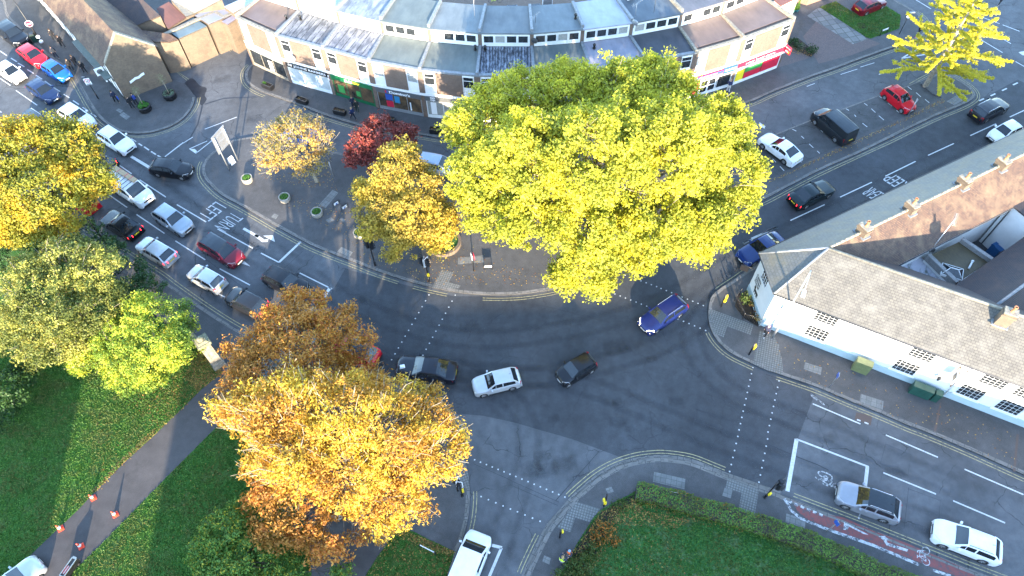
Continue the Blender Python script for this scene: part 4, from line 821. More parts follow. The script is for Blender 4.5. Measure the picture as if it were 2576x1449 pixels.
tb = MB(); text_on(tb, 'PREMIER', (-.45, -.455, .75), (.45, -.455, .75), (-.45, -.455, .95), 0, .02); tb.build('lettering', c_white, bn)
ld = thing('ladder', 'grey ladder leaning on the white yard wall beside the blue bin', 'ladder', (*(at(*T(3, 1, 2190, 1020)[0], 0).xy), 0), math.atan2(dT.y, dT.x))
for x in (-.2, .2): MB().tube([(x, -.5, 0), (x, .5, 3.6)], .03, 5).build('rail', m_galv, ld)
MB().tube([(-.2, -.42, .3), (.2, -.42, .3)], .02, 5).build('rung', m_galv, ld)
for k in range(1, 11):
    o = ld.children[-1].copy() if False else None
    MB().tube([(-.2, -.42 + k * .083, .3 + k * .3), (.2, -.42 + k * .083, .3 + k * .3)], .02, 5).build('rung', m_galv, ld)

# ---------- old inn on the left, its brick yard wall and the roofs behind
inn = thing('old_inn', 'old inn with buff brick gable, white timbered front and long brown tiled roof', 'building', (-42, 66, 0), world=True)
gL, gR = Vector((-42.4, 62.5)), Vector((-37.9, 65.4)); dI = Vector((at(90, 0).x - at(314, 255).x, at(90, 0).y - at(314, 255).y)).normalized()
gm = gL + (gR - gL) * .45; LI = 46; ze, zr = 4.75, 7.6
MB().prism([tuple(gL), tuple(gR), tuple(gR + dI * LI), tuple(gL + dI * LI)], 0, ze).build('wall', m_wwall, inn)
gb = MB(); Wg = Wall(gL, gR)
gb.face([Wg.p(0, 0, .02), Wg.p(Wg.L, 0, .02), Wg.p(Wg.L, ze + .1, .02), Wg.p(Wg.L * .45, zr + .1, .02), Wg.p(0, ze + .1, .02)]); gb.build('gable', m_brickbuff, inn, uv=True)
wdir = Vector((-dI.y, dI.x)); wdir = wdir if wdir.dot(gL - gR) > 0 else -wdir
eo = gL + wdir * .35
MB().face([v3(eo + dI * LI, ze - .15), v3(eo, ze - .15), v3(gm, zr), v3(gm + dI * LI, zr)]).build('roof', m_tile, inn, uv=True)
er = gR - wdir * .3
MB().face([v3(er, ze - .2), v3(er + dI * LI, ze - .2), v3(gm + dI * LI, zr), v3(gm, zr)]).build('roof', m_tile, inn, uv=True)
cp_ = MB(); ww = Wall(gL, gR)
def coping(a, b, za, zb):
    n = 7
    for k in range(n):
        p, q = a + (b - a) * (k / n), a + (b - a) * ((k + .95) / n); z0, z1 = za + (zb - za) * k / n, za + (zb - za) * (k + .95) / n
        o = ww.n.xy * .12; i = -ww.n.xy * .3
        V = [v3(p + o, z0), v3(q + o, z1), v3(q + i, z1), v3(p + i, z0)]; V += [x + Vector((0, 0, .16)) for x in V]
        cp_.mesh(V, [(4, 5, 6, 7), (0, 1, 5, 4), (1, 2, 6, 5), (2, 3, 7, 6), (3, 0, 4, 7), (3, 2, 1, 0)])
coping(gL, gm, ze + .1, zr + .08); coping(gR, gm, ze + .1, zr + .08); cp_.build('coping', m_stone, inn)
Wf = Wall(gL + dI * LI, gL); fbm = MB()
for k in range(15):
    x = Wf.L - 1.0 - k * 1.6; Wf.block(fbm, x, x + .16, .1, ze - .3, 0, .04)
Wf.block(fbm, Wf.L - 24, Wf.L, 2.6, 2.85, 0, .05); Wf.block(fbm, Wf.L - 24, Wf.L, .1, .5, 0, .045); fbm.build('timber', m_black, inn)
lg = MB(); Wf.block(lg, Wf.L - 9, Wf.L - .2, 3.0, 3.12, 0, .75); lg.build('canopy', mat('canopy_green', (.10, .125, .115), .6, scale=3), inn)
lg = MB(); Wf.block(lg, Wf.L - 9, Wf.L - .2, 2.8, 2.995, .6, .72); Wf.block(lg, Wf.L - 40, Wf.L - 9.4, ze - .45, ze - .2, 0, .3); lg.build('fascia', m_wpaint, inn)
bn_ = MB()      # curled white banner with the inn's name on the gable
B0 = [at(*q, 2.2) for q in T(0, 0, 1255, 825, 1310, 800, 1350, 775, 1388, 765)]
wg = lambda p: ((p.x - Wg.o.x) * Wg.u.x + (p.y - Wg.o.y) * Wg.u.y)
xs = [1.3, 1.65, 2.0, 2.35, 2.7, 3.05]; zz = [1.72, 1.85, 1.98, 1.95, 2.1, 2.18]
for k in range(5): bn_.face([Wg.p(xs[k], zz[k], .05), Wg.p(xs[k + 1], zz[k + 1], .05), Wg.p(xs[k + 1], zz[k + 1] + .3, .05), Wg.p(xs[k], zz[k] + .3, .05)])
bn_.build('banner_sign', c_white, inn)
tb = MB(); text_on(tb, 'THE INN', Wg.p(1.55, 1.9, .06), Wg.p(2.8, 2.2, .06), Wg.p(1.55, 2.06, .06), 0, .01) if False else Wg.block(tb, 1.7, 2.6, 2.0, 2.06, .05, .06)
tb.build('banner_lettering', c_grey, inn) if False else None
# lit attic gablet on the long roof, pub sign at the corner
gp = at(*T(0, 0, 780, 220)[0], 6.0)
dm = MB(); q0 = Vector((gp.x, gp.y)); dm.mesh([v3(q0 - dI * -.0, 5.6), v3(q0 + dI * 1.2, 5.6), v3(q0 + dI * .6 - wdir * 1.1, 6.9), v3(q0 + dI * .6, 6.9)], [(0, 1, 3), (0, 3, 2), (3, 1, 2)]); dm.build('dormer', m_wwall, inn) if False else None
ps = thing('inn_sign', 'white square hanging inn sign at the corner of the brick gable', 'sign', (*at(*T(0, 0, 1100, 880)[0], 1.0).xy, 3.0)); q = MB(); q.box((0, 0, .2), (.9, .08, .9), .6); q.build('board', c_white, ps); q = MB(); q.lathe([(0, -.05), (.3, -.05), (.3, .05), (0, .05)], (0, 0, .2), 16, axis='Y'); q.build('painted_crest', c_grey, ps).rotation_euler = (0, 0, .6); MB().tube([(0, 0, .7), (.5, .45, .75)], .03, 6).build('bracket', m_black, ps)
wl = thing('yard_wall', 'tall buff brick yard wall between the inn gable and the parade', 'wall', (-35, 68, 0), world=True)
WP = [Vector(at(*q).xy) for q in T(0, 0, 1690, 705, 2090, 515, 2280, 432, 2362, 482, 2500, 425)]
wm = MB(); cm = MB()
for k in range(4):
    s = Wall(WP[k], WP[k + 1]); s.block(wm, 0, s.L + (.0 if k else 0), 0, 4.0 + .008 * k, -.3, 0); s.block(cm, -.02, s.L + .02, 4.0 + .008 * k, 4.1 + .006 * k, -.36, .06)
wm.build('brickwork', m_brickbuff, wl, uv=True); cm.build('coping', m_stone, wl)
dp = MB(); s = Wall(WP[0], WP[1]); dp.tube([s.p(s.L - .3, .1, .07), s.p(s.L - .3, 3.9, .07)], .06, 6); dp.build('drainpipe', m_black, wl)
def rooflump(name, lab, z, rm, *xy, zs=None, wallm=None):
    P = [at(*q, z if zs is None else zs[k]) for k, q in enumerate(T(0, 0, *xy))]
    c = sum(P, Vector()) / len(P); r = thing(name, lab, 'building', (c.x, c.y, 0), world=True)
    n = len(P); ar = sum(P[i].x * P[(i + 1) % n].y - P[(i + 1) % n].x * P[i].y for i in range(n))
    if ar < 0: P = P[::-1]
    b = MB()
    for i in range(n):
        p, q = P[i], P[(i + 1) % n]; b.face([(p.x, p.y, 0), (q.x, q.y, 0), (q.x, q.y, q.z - .02), (p.x, p.y, p.z - .02)])
    b.build('wall', wallm or m_brickbuff, r, uv=True)
    t = MB(); t.face(P)
    for i in range(n):
        p, q = P[i], P[(i + 1) % n]; t.face([p - Vector((0, 0, .15)), q - Vector((0, 0, .15)), q, p])
    t.build('roof', rm, r, uv=True); return r
rooflump('slate_outbuilding', 'dark slate roofed outbuilding behind the inn ridge', 4, m_slateg if False else m_tiled, 1040, 150, 1310, 285, 1610, 155, 1440, 0, 1300, -140, 800, -40, zs=[4.6, 4.2, 5.6, 6.0, 6.0, 4.8])
rooflump('rusty_roofed_shed', 'shed with rust brown sloping roof behind the brick yard wall', 5, felt('felt_rust', (.13, .06, .05), (.09, .045, .04), 2), 1575, 85, 1700, 15, 1870, 172, 1690, 290, zs=[5.4, 5.4, 4.2, 4.2])
rooflump('grey_slate_outhouse', 'outhouse with pale grey slate roof left of the parade', 5, m_slateg, 1715, -10, 2230, -10, 1960, 130, 1870, 165, zs=[5.8, 5.4, 4.2, 4.3])
rooflump('blue_flat_roof_store', 'store with smooth blue grey flat roof behind the yard wall', 3.9, felt('felt_blue', (.16, .21, .22), (.12, .16, .175), 1), 1700, 315, 1945, 175, 2080, 262, 1800, 385)
rooflump('wet_flat_roof_store', 'store with wide rain pool on its pale flat roof', 4.1, mat('wet_felt', (.2, .24, .31), .08, (.3, .28, .32), .5, spec=.7), 1960, 155, 2210, 35, 2340, 140, 2100, 240)
rooflump('white_roof_outbuilding', 'low outbuilding with bright white sheet roof beside the parade end', 4.6, mat('white_sheet_roof', (.42, .44, .47), .5), 2255, 65, 2560, -70, 2620, -20, 2345, 125)
rooflump('lean_to', 'reddish tiled lean to between the inn gable and yard wall', 4.2, m_tile, 1340, 290, 1700, 340, 1790, 395, 1700, 420, 1560, 420, zs=[4.6, 4.3, 4.0, 4.0, 4.3])
rooflump('pink_roof_annexe', 'small annexe with pinkish flat roof by the left end of the parade', 4.0, mat('pinkish_felt', (.3, .25, .28), .5, scale=3), 2230, 215, 2385, 130, 2410, 165, 2290, 245)
# ---------- brick house corner up the side street
hs_ = thing('brick_house', 'brick house corner with white paned bay up the side street', 'building', (38, 82, 0), world=True)
hp = [at(*q).xy for q in T(3, 0, 385, 62, 560, 0, 700, -120, 300, -160, 250, 20)]
MB().prism([tuple(p) for p in hp], 0, 5.2).build('wall', m_brickred, hs_, uv=True); MB().prism([tuple(p) for p in hp], 5.21, 5.4).build('roof', m_tile, hs_, uv=True)
bp = [at(*q, 2.7) for q in T(3, 0, 130, 68, 300, -15, 270, -70, 60, 10)]
MB().prism([p.xy for p in bp], 0, 2.7).build('bay', m_wpaint, hs_); MB().prism([p.xy for p in bp], 2.71, 2.85).build('bay_roof', brick_mat('red_tile_roof', (.3, .12, .09), (.24, .1, .08), (.1, .05, .04), .2, .15), hs_, uv=True)
Wb = Wall(bp[0].xy, bp[1].xy); Wb.window(hs_, .15, Wb.L - .15, .7, 2.5, 6, 4, m_blind, bar=.06)
# ---------- unseen houses added south of the view to cast the junction's long shade
def add_shade_house(x0, x1, y, h, lab):
    r = thing('tall_house', lab, 'building', ((x0 + x1) / 2, y, 0), world=True)
    MB().prism([(x0, y - 5), (x1, y - 5), (x1, y + 5), (x0, y + 5)], 0, h - 5).build('wall', m_brickred, r, uv=True)
    MB().face([(x0, y - 5.3, h - 5.05), (x1, y - 5.3, h - 5.05), (x1, y, h), (x0, y, h)]).face([(x1, y + 5.3, h - 5.05), (x0, y + 5.3, h - 5.05), (x0, y, h), (x1, y, h)]).build('roof', m_slateg, r, uv=True)
    MB().face([(x0, y - 5, h - 5.1), (x0, y, h - .05), (x0, y + 5, h - 5.1)]).face([(x1, y + 5, h - 5.1), (x1, y, h - .05), (x1, y - 5, h - 5.1)]).build('gable', m_brickred, r, uv=True)
    for x in (x0 + 1.2, x1 - 1.2): chimney(r, Vector((x, y, 0)), h - 1.2, 2.2, 1.2, .8, 0, 2)
add_shade_house(-22.5, 90, -30, 15.0, 'unseen tall brick house added south of the junction to cast its shade')
add_shade_house(-110, -31, -30, 15.0, 'unseen tall brick house added south of the park to cast its shade')  # gap left between the pair to let sun reach the park path
# ------------------------------------------------------------------ trees and planting
m_bark = mat('bark', (.16, .13, .10), .9, (.07, .055, .045), 9); m_barkpale = mat('pale_bark', (.36, .31, .23), .85, (.17, .14, .1), 6); m_barkdark = mat('dark_bark', (.05, .042, .035), .9, scale=9)
def scale_at(x, y, z):
    r = Vector((x - CX, y - CY, FOC)); return (EYE - z) / r.dot(_n)
def blobs(lst, sz=.85):
    """crown lobes: survey point, height of the lobe's middle and radius in survey px -> centre, radii in metres"""
    out = []
    for q in lst:
        x, y, z, r = q[:4]; t = scale_at(x, y, z); c = at(x, y, z); R_ = r * t
        out.append((np.array(c), np.array([R_, R_, R_ * sz])))
    return out
def sphere(n):
    v = RNG.normal(size=(n, 3)); return v / np.linalg.norm(v, axis=1)[:, None]
def clumps(bl, per_m2=.9, zmin=.6, inner=.35, r=(.45, 1.0)):
    """twig clumps spread over the crown lobes, most of them near the outside"""
    P, Nn, Rr = [], [], []
    for k, (c, R_) in enumerate(bl):
        n = int(per_m2 * 4 * math.pi * R_[0] ** 2)
        d = sphere(n); d[:, 2] = np.where(d[:, 2] < -.2, -d[:, 2] * .6, d[:, 2]); d /= np.linalg.norm(d, axis=1)[:, None]
        lump = 1 + .10 * np.sin(d[:, 0] * 5 + k) * np.cos(d[:, 1] * 6 + 2 * k) + .10 * np.sin(d[:, 0] * 11 + 3 * k) * np.sin(d[:, 2] * 9 + k) * np.cos(d[:, 1] * 10)
        rad = np.where(RNG.random(n) < inner, RNG.uniform(.45, .85, n), RNG.uniform(.84, 1.02, n) + (RNG.random(n) < .10) * RNG.uniform(.05, .2, n)) * lump
        p = c + d * R_ * rad[:, None]
        keep = (p[:, 2] > zmin) & (np.sin(p[:, 0] * 1.9 + 1) + np.sin(p[:, 1] * 2.1 + .5 * p[:, 0]) + np.sin(p[:, 2] * 2.3 + p[:, 1]) > -1.45 + .5 * RNG.normal(size=n))
        for j, (c2, R2) in enumerate(bl):
            if j != k: keep &= ~((((p - c2) / R2) ** 2).sum(1) < .42)
        P.append(p[keep]); Nn.append(d[keep]); Rr.append(RNG.uniform(r[0], r[1], keep.sum()))
    return np.concatenate(P), np.concatenate(Nn), np.concatenate(Rr)
def leaf_mesh(name, pos, nrm, size, m, parent, aspect=.62, fold=.0):
    """one kite-shaped leaf per position; the verts are relative to the parent's place"""
    n = len(pos); off = np.array(parent['_world']) if parent is not None and parent.get('_world') else np.zeros(3)
    nrm = nrm / np.maximum(np.linalg.norm(nrm, axis=1), 1e-6)[:, None]
    a = RNG.normal(size=(n, 3)); t = a - nrm * (a * nrm).sum(1)[:, None]; t /= np.maximum(np.linalg.norm(t, axis=1), 1e-6)[:, None]; b = np.cross(nrm, t)
    s = size[:, None]; w = s * aspect * .5
    co = np.empty((n, 4, 3)); pos = pos - off
    co[:, 0] = pos - t * s * .5; co[:, 1] = pos + b * w - t * s * .08; co[:, 2] = pos + t * s * .5 - nrm * s * .12; co[:, 3] = pos - b * w - t * s * .08
    me = bpy.data.meshes.new(name); me.vertices.add(n * 4); me.vertices.foreach_set('co', co.reshape(-1).astype(np.float32))
    me.loops.add(n * 4); me.loops.foreach_set('vertex_index', np.arange(n * 4, dtype=np.int32))
    me.polygons.add(n); me.polygons.foreach_set('loop_start', np.arange(0, n * 4, 4, dtype=np.int32))
    me.materials.append(m); me.update(calc_edges=True); me.validate()
    o = bpy.data.objects.new(name, me); COL.objects.link(o)
    if parent is not None: o.parent = parent
    return o
def leaves_of(cl, per=45, size=.22, jit=.75, up=.12, sd_=.25, flat_=.75):
    P, Nn, Rr = cl; n = len(P); k = per
    d = RNG.normal(size=(n, k, 3)); d /= np.linalg.norm(d, axis=2)[:, :, None]
    rad = RNG.random((n, k, 1)) ** .45 * Rr[:, None, None]
    off = d * rad; off[:, :, 2] *= flat_
    pos = (P[:, None, :] + off).reshape(-1, 3)
    nr = (Nn[:, None, :] * .8 + d * .5 + np.array([0, 0, up]) + RNG.normal(size=(n, k, 3)) * jit).reshape(-1, 3)
    sz = size * (1 + RNG.normal(size=n * k) * sd_).clip(.45, 1.8)
    return pos, nr, sz
def limb(mb, a, b, r0, r1, n=5, wob=.12, sag=0, seg=7):
    a, b = Vector(a), Vector(b); L = (b - a).length; pts = []
    for i in range(n + 1):
        t = i / n; p = a.lerp(b, t)
        if 0 < i < n: p += Vector(RNG.normal(size=3)) * L * wob * .35 * math.sin(math.pi * t)
        p.z += sag * math.sin(math.pi * t) * L; pts.append(p)
    mb.tube(pts, [r0 + (r1 - r0) * (i / n) for i in range(n + 1)], seg, cap=False)
def tree(name, lab, base, bl, cols, trunk_r=.3, patch=None, per_m2=.9, per=45, size=.22, bark=None, twig=.25, group='street and park trees', r=(.45, 1.0), trans=.3, fork=.4, cat='tree', inner=.35, jit=1.0, out=0.9, zmin=.6, aspect=.62, lmname=None, pscale=.35):
    root = thing(name, lab, cat, base, 0, group, world=True)
    base = Vector(base); cen = Vector(sum((b[0] for b in bl), np.zeros(3)) / len(bl)); 
    cl = clumps(bl, per_m2, zmin, inner, r)
    tb = MB(); fk = base.lerp(cen, fork); fk.z = base.z + max(.35, (cen.z - base.z) * fork)
    fk.x = base.x + (cen.x - base.x) * fork * .6; fk.y = base.y + (cen.y - base.y) * fork * .6
    tb.tube([base - Vector((0, 0, .15)), base + Vector((0, 0, .08)), base.lerp(fk, .3), base.lerp(fk, .7) + Vector((.04, -.03, 0)), fk], [trunk_r * 1.7, trunk_r * 1.35, trunk_r * 1.05, trunk_r * .92, trunk_r * .85], 10, cap=False)
    for c, R_ in bl:
        limb(tb, fk, c, trunk_r * .5, trunk_r * .16, 5, .12, .03)
    P, Nn, Rr = cl
    idx = RNG.permutation(len(P))[: int(len(P) * twig)]
    C_ = np.array([b[0] for b in bl])
    for i in idx:
        j = int(np.argmin(((C_ - P[i]) ** 2).sum(1))); a = C_[j] * .75 + np.array(fk) * .25
        limb(tb, Vector(a), Vector(P[i] + Nn[i] * Rr[i] * out), trunk_r * .12 + .012, .012, 4, .22, .04, 5)
    tb.build('trunk', bark or m_bark, root)
    pos, nr, sz = leaves_of(cl, per, size, jit)
    leaf_mesh('crown', pos, nr, sz, leaf_mat(lmname or (name + '_leaf_' + str(abs(hash(lab)) % 997)), cols, patch, trans, pscale), root, aspect)
    return root
Y1, Y2, Y3, Y4 = (.57, .53, .035), (.49, .48, .035), (.36, .38, .035), (.63, .58, .07)
big = blobs([(1215, 330, 8.5, 92), (1205, 450, 8, 88), (1240, 540, 6.5, 75), (1330, 262, 10, 100), (1340, 400, 12, 125), (1330, 555, 8, 82), (1450, 245, 11, 90), (1560, 250, 11.5, 100), (1655, 232, 11, 88), (1500, 400, 13, 145), (1680, 380, 12, 135),
             (1790, 330, 10, 92), (1832, 430, 9, 85), (1835, 515, 7.5, 70), (1760, 565, 7.5, 85), (1640, 565, 8.5, 100), (1480, 575, 9, 105), (1485, 672, 6, 72), (1600, 635, 6.5, 62), (1725, 610, 6, 55), (1425, 695, 5, 45), (1515, 712, 4.5, 42), (1640, 185, 9.5, 45), (1420, 190, 10, 40), (1230, 250, 8.5, 42), (1745, 630, 5.5, 40)])
tree('plane_tree', 'huge spreading yellow green tree before the parade, largest crown in the scene', (*at(1490, 610).xy, .12), big, [Y3, Y2, Y1, Y4, (.48, .37, .04)], .55, ((.31, .34, .04), .35), 1.75, 72, .23, m_barkpale, .12, r=(.4, 1.0), pscale=.5, jit=1.1, trans=.42)
tree('maple_tree', 'broad orange and yellow tree at the left edge beside the traffic queue', (*at(120, 640).xy, .1),
     blobs([(60, 400, 8, 105), (150, 372, 8, 78), (110, 490, 7, 105), (10, 500, 7, 100), (215, 450, 6.5, 70), (190, 392, 7.5, 55), (60, 565, 5, 70), (155, 545, 5.5, 70), (252, 470, 6, 42), (-40, 420, 8, 100), (180, 350, 7.5, 45), (30, 350, 8, 55)]),
     [(.38, .32, .025), (.58, .40, .03), (.66, .42, .03), (.62, .29, .025), (.68, .50, .05)], .35, ((.16, .20, .025), .5), 1.9, 62, .21, m_bark, .08, lmname='maple_leaf')
tree('olive_tree', 'dense grey green tree between the orange tree and the bright laurel', (*at(150, 900).xy, .14),
     blobs([(165, 672, 6.5, 78), (245, 690, 6, 68), (95, 715, 6, 82), (150, 780, 5.5, 105), (62, 800, 4.5, 62), (232, 780, 5, 82), (120, 862, 3.5, 75), (45, 850, 3, 45), (190, 862, 3.5, 58), (280, 730, 5, 42)]),
     [(.17, .20, .03), (.30, .30, .05), (.42, .40, .08), (.50, .45, .11), (.34, .29, .06)], .25, ((.09, .12, .025), .35), 2.1, 60, .17, m_barkpale, .2, r=(.35, .75), lmname='olive_leaf')
tree('laurel_tree', 'bright yellow green laurel bush glowing in sun beside the stone pillar', (*at(370, 960).xy, .14),
     blobs([(370, 805, 4.5, 68), (440, 800, 4, 52), (312, 858, 4, 66), (392, 880, 4, 88), (335, 925, 2.8, 68), (432, 880, 3.2, 52), (382, 940, 2, 45), (285, 895, 3, 45), (215, 905, 1.3, 40), (475, 820, 3.2, 25)]),
     [(.17, .27, .03), (.31, .42, .04), (.44, .52, .05), (.54, .54, .05), (.64, .50, .04)], .16, ((.10, .20, .03), .3), 2.6, 56, .17, m_bark, .05, r=(.3, .6), cat='bush', lmname='laurel_leaf', aspect=.45)
tree('horse_chestnut', 'rust brown chestnut tree overhanging the stop line and the red car', (*at(720, 985).xy, .12),
     blobs([(714, 816, 7, 62), (770, 790, 7, 58), (655, 878, 6.5, 58), (760, 878, 7, 100), (850, 860, 6.5, 70), (690, 940, 6.5, 85), (893, 932, 6, 50), (620, 915, 5.5, 45), (810, 945, 6, 85), (868, 798, 6.5, 24), (925, 955, 5.5, 40), (745, 750, 6.8, 32), (900, 815, 6.5, 18), (928, 852, 6.5, 18), (885, 772, 6.6, 14), (582, 872, 6, 24), (800, 745, 6.8, 18), (600, 965, 6.6, 45), (655, 985, 7, 55), (725, 985, 7.5, 55), (575, 985, 6.6, 26), (880, 975, 7, 48), (800, 985, 7.6, 50)]),
     [(.38, .12, .03), (.54, .19, .035), (.64, .28, .04), (.58, .33, .05), (.32, .14, .035)], .32, ((.40, .19, .035), .3), 2.0, 42, .22, m_barkpale, .3, r=(.4, .8), aspect=.42, lmname='rust_leaf')
gold = tree('horse_chestnut', 'large golden orange chestnut tree with pale bare twigs over the park path', (*at(850, 1290).xy, .13),
     blobs([(650, 1040, 8, 80), (740, 1030, 9, 100), (860, 1045, 9.5, 110), (975, 1015, 8.5, 72), (960, 1090, 9, 110), (1075, 1062, 7.5, 62), (1108, 1112, 7, 55), (1020, 1155, 7, 85), (760, 1150, 8, 105), (880, 1170, 8, 105), (680, 1120, 7, 72), (960, 1240, 6, 82), (1030, 1255, 5.5, 45), (1120, 1150, 6.5, 42), (590, 1040, 7, 40), (1050, 1000, 7, 38), (1140, 1120, 6.8, 30), (1155, 1085, 7, 18), (1168, 1130, 6.8, 14), (560, 1030, 7, 26), (535, 1012, 7, 16), (1090, 985, 7, 20), (1122, 1190, 6, 24), (960, 1335, 4.5, 28), (1065, 1290, 5, 24), (1000, 1310, 5, 26), (640, 1170, 5.5, 28), (1120, 1030, 7, 22)]),
     [(.40, .22, .025), (.58, .36, .03), (.66, .46, .045), (.66, .52, .07), (.5, .27, .035)], .42, ((.48, .22, .035), .36), 1.9, 46, .22, m_barkpale, .6, r=(.4, .85), aspect=.42, lmname='gold_leaf', out=1.15)
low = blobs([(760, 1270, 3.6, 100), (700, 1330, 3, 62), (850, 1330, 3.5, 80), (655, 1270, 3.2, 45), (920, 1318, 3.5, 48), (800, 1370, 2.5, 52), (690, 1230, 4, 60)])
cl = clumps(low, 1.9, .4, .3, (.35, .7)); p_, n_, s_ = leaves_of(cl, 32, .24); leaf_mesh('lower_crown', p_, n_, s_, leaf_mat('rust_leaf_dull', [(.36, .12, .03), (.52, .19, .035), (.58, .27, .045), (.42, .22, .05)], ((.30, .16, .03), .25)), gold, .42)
lm = MB()
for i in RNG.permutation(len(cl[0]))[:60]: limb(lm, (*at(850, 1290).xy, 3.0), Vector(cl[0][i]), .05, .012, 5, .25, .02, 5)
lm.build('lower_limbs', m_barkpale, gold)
tree('laurel_bush', 'dark green laurel bush under the golden chestnut at the lower edge', (*at(590, 1420).xy, .14),
     blobs([(580, 1340, 2.2, 66), (530, 1390, 1.8, 52), (620, 1395, 2, 72), (560, 1440, 1.5, 62), (680, 1425, 1.5, 45), (600, 1295, 2.2, 30), (860, 1440, 1.2, 26), (720, 1440, 1.2, 40)]),
     [(.05, .12, .022), (.08, .18, .03), (.12, .24, .04), (.09, .19, .03), (.5, .42, .04)], .1, None, 4.0, 34, .19, m_barkdark, .05, 'shrubs', (.25, .5), cat='bush', lmname='laurel_dark_leaf', aspect=.45, zmin=.2)
tree('birch_tree', 'small half bare tree with thin orange leaves on the forecourt', (*at(798, 458).xy, .12),
     blobs([(745, 365, 5, 72), (700, 345, 4.5, 52), (790, 350, 4.8, 48), (740, 310, 5.5, 38), (690, 400, 3.8, 48), (780, 410, 3.6, 52), (815, 375, 4.2, 26), (660, 370, 4.2, 22)]),
     [(.38, .18, .04), (.54, .3, .05), (.62, .42, .09), (.46, .28, .07)], .16, ((.30, .24, .06), .5), 2.0, 13, .19, m_barkpale, .95, r=(.3, .6), lmname='thin_leaf', out=1.2, fork=.3)
tree('copper_maple', 'dark red leaved small tree behind the orange maple on the forecourt', (*at(985, 455).xy, .12),
     blobs([(960, 352, 5, 62), (908, 378, 4.4, 40), (1012, 345, 4.6, 38), (955, 312, 5.5, 28), (900, 400, 3.8, 32), (960, 400, 4, 45), (1030, 335, 4.5, 22)]),
     [(.11, .022, .02), (.19, .036, .03), (.28, .06, .042), (.22, .06, .04)], .14, None, 2.4, 26, .24, m_bark, .4, r=(.3, .6), lmname='copper_leaf', trans=.2)
tree('field_maple', 'rounded orange and olive maple beside the huge yellow tree', (*at(1075, 660).xy, .12),
     blobs([(1000, 445, 7, 68), (962, 520, 5.5, 66), (1040, 478, 6.5, 70), (1000, 402, 7.5, 46), (945, 575, 4.5, 46), (1030, 555, 6, 80), (1095, 570, 5, 52), (1060, 612, 4.5, 48), (992, 606, 4.5, 42), (1118, 528, 5, 30), (912, 480, 5.5, 28), (1025, 390, 7, 30), (1112, 600, 4.6, 34), (1125, 560, 5, 28), (985, 640, 4, 22)]),
     [(.32, .26, .035), (.48, .34, .04), (.58, .41, .045), (.62, .47, .07), (.54, .3, .04)], .26, ((.36, .26, .045), .4), 2.3, 58, .19, m_bark, .1, r=(.35, .75), lmname='field_maple_leaf')
def ginkgo():
    base = Vector((*at(2327, 218).xy, .12)); root = thing('ginkgo_tree', 'tall bright yellow conical tree with long spiky branches at the upper right', 'tree', base, 0, 'street and park trees', world=True)
    tb = MB(); H_ = 11.5; tb.tube([base + Vector((0, 0, -.1)), base + Vector((0, 0, H_ * .4)), base + Vector((0, 0, H_))], [.28, .2, .03], 9, cap=False)
    P, Nn = [], []
    for k in range(50):
        f = (k + .5) / 50; h = 1.6 + f * (H_ - 1.7); a = k * 2.4 + RNG.uniform(-.3, .3); L = (1 - f) ** .72 * 6.0 * RNG.uniform(.6, 1.2) + .5
        rise = .12 + .5 * f; pts = []
        for i in range(7):
            t = i / 6; pts.append(base + Vector((math.cos(a) * L * t, math.sin(a) * L * t, h + L * t * rise * (1 - .25 * t) + RNG.normal() * .05)))
        tb.tube(pts, [.07 * (1 - f) + .03 - (.05 * (1 - f) + .018) * i / 6 for i in range(7)], 5, cap=False)
        for i in range(int(L * 165)):
            t = RNG.uniform(.12, 1.02) * 6; j = min(int(t), 5); p = pts[j].lerp(pts[j + 1], t - j); d = sphere(1)[0]
            P.append(np.array(p) + d * RNG.uniform(.03, .22)); Nn.append(d * .7 + np.array([0, -.2, .6]))
        for s in range(3):
            j = 2 + s; q = pts[j]; aa = a + RNG.choice([-1, 1]) * .8; e = q + Vector((math.cos(aa), math.sin(aa), .1)) * L * .28; tb.tube([q, e], [.025, .01], 4, cap=False)
            for i in range(int(L * 20)): p = q.lerp(e, RNG.random()); d = sphere(1)[0]; P.append(np.array(p) + d * RNG.uniform(.03, .25)); Nn.append(d * .7 + np.array([0, -.2, .6]))
    tb.build('trunk', m_barkpale, root); n = len(P)
    leaf_mesh('crown', np.array(P), np.array(Nn), .2 * RNG.uniform(.6, 1.3, n), leaf_mat('ginkgo_leaf', [(.36, .32, .02), (.50, .42, .02), (.58, .47, .03), (.34, .35, .03)], None, .3), root, .8)
ginkgo()
# dark evergreen planting along the park side of the left road
GD = [(.018, .05, .016), (.03, .075, .022), (.05, .11, .03), (.045, .09, .035)]
def shrub(name, lab, bl, cols, base=None, per=34, size=.17, m2=3.2, grp='shrubs', r=(.25, .5), cat='shrub', mname=None, trans=.25):
    b = blobs(bl); c = sum((q[0] for q in b), np.zeros(3)) / len(b)
    return tree(name, lab, (c[0], c[1], .12) if base is None else base, b, cols, .07, None, m2, per, size, m_barkdark, .05, grp, r, trans, cat=cat, zmin=.15, lmname=mname or 'shrub_leaf_' + name)
shrub('yew_shrub', 'dark green shrub at the left edge beside the lawn', [(15, 985, 2, 66), (60, 960, 1.6, 40), (5, 1040, 1.5, 48)], [(.014, .035, .012), (.03, .07, .016), (.05, .11, .02), (.035, .08, .02)], mname='yew_leaf')
shrub('yew_shrub', 'low green shrub in the left corner below the dark one', [(15, 1020, 1.2, 42), (35, 1010, .9, 26)], GD, mname='yew_leaf_b') if False else None
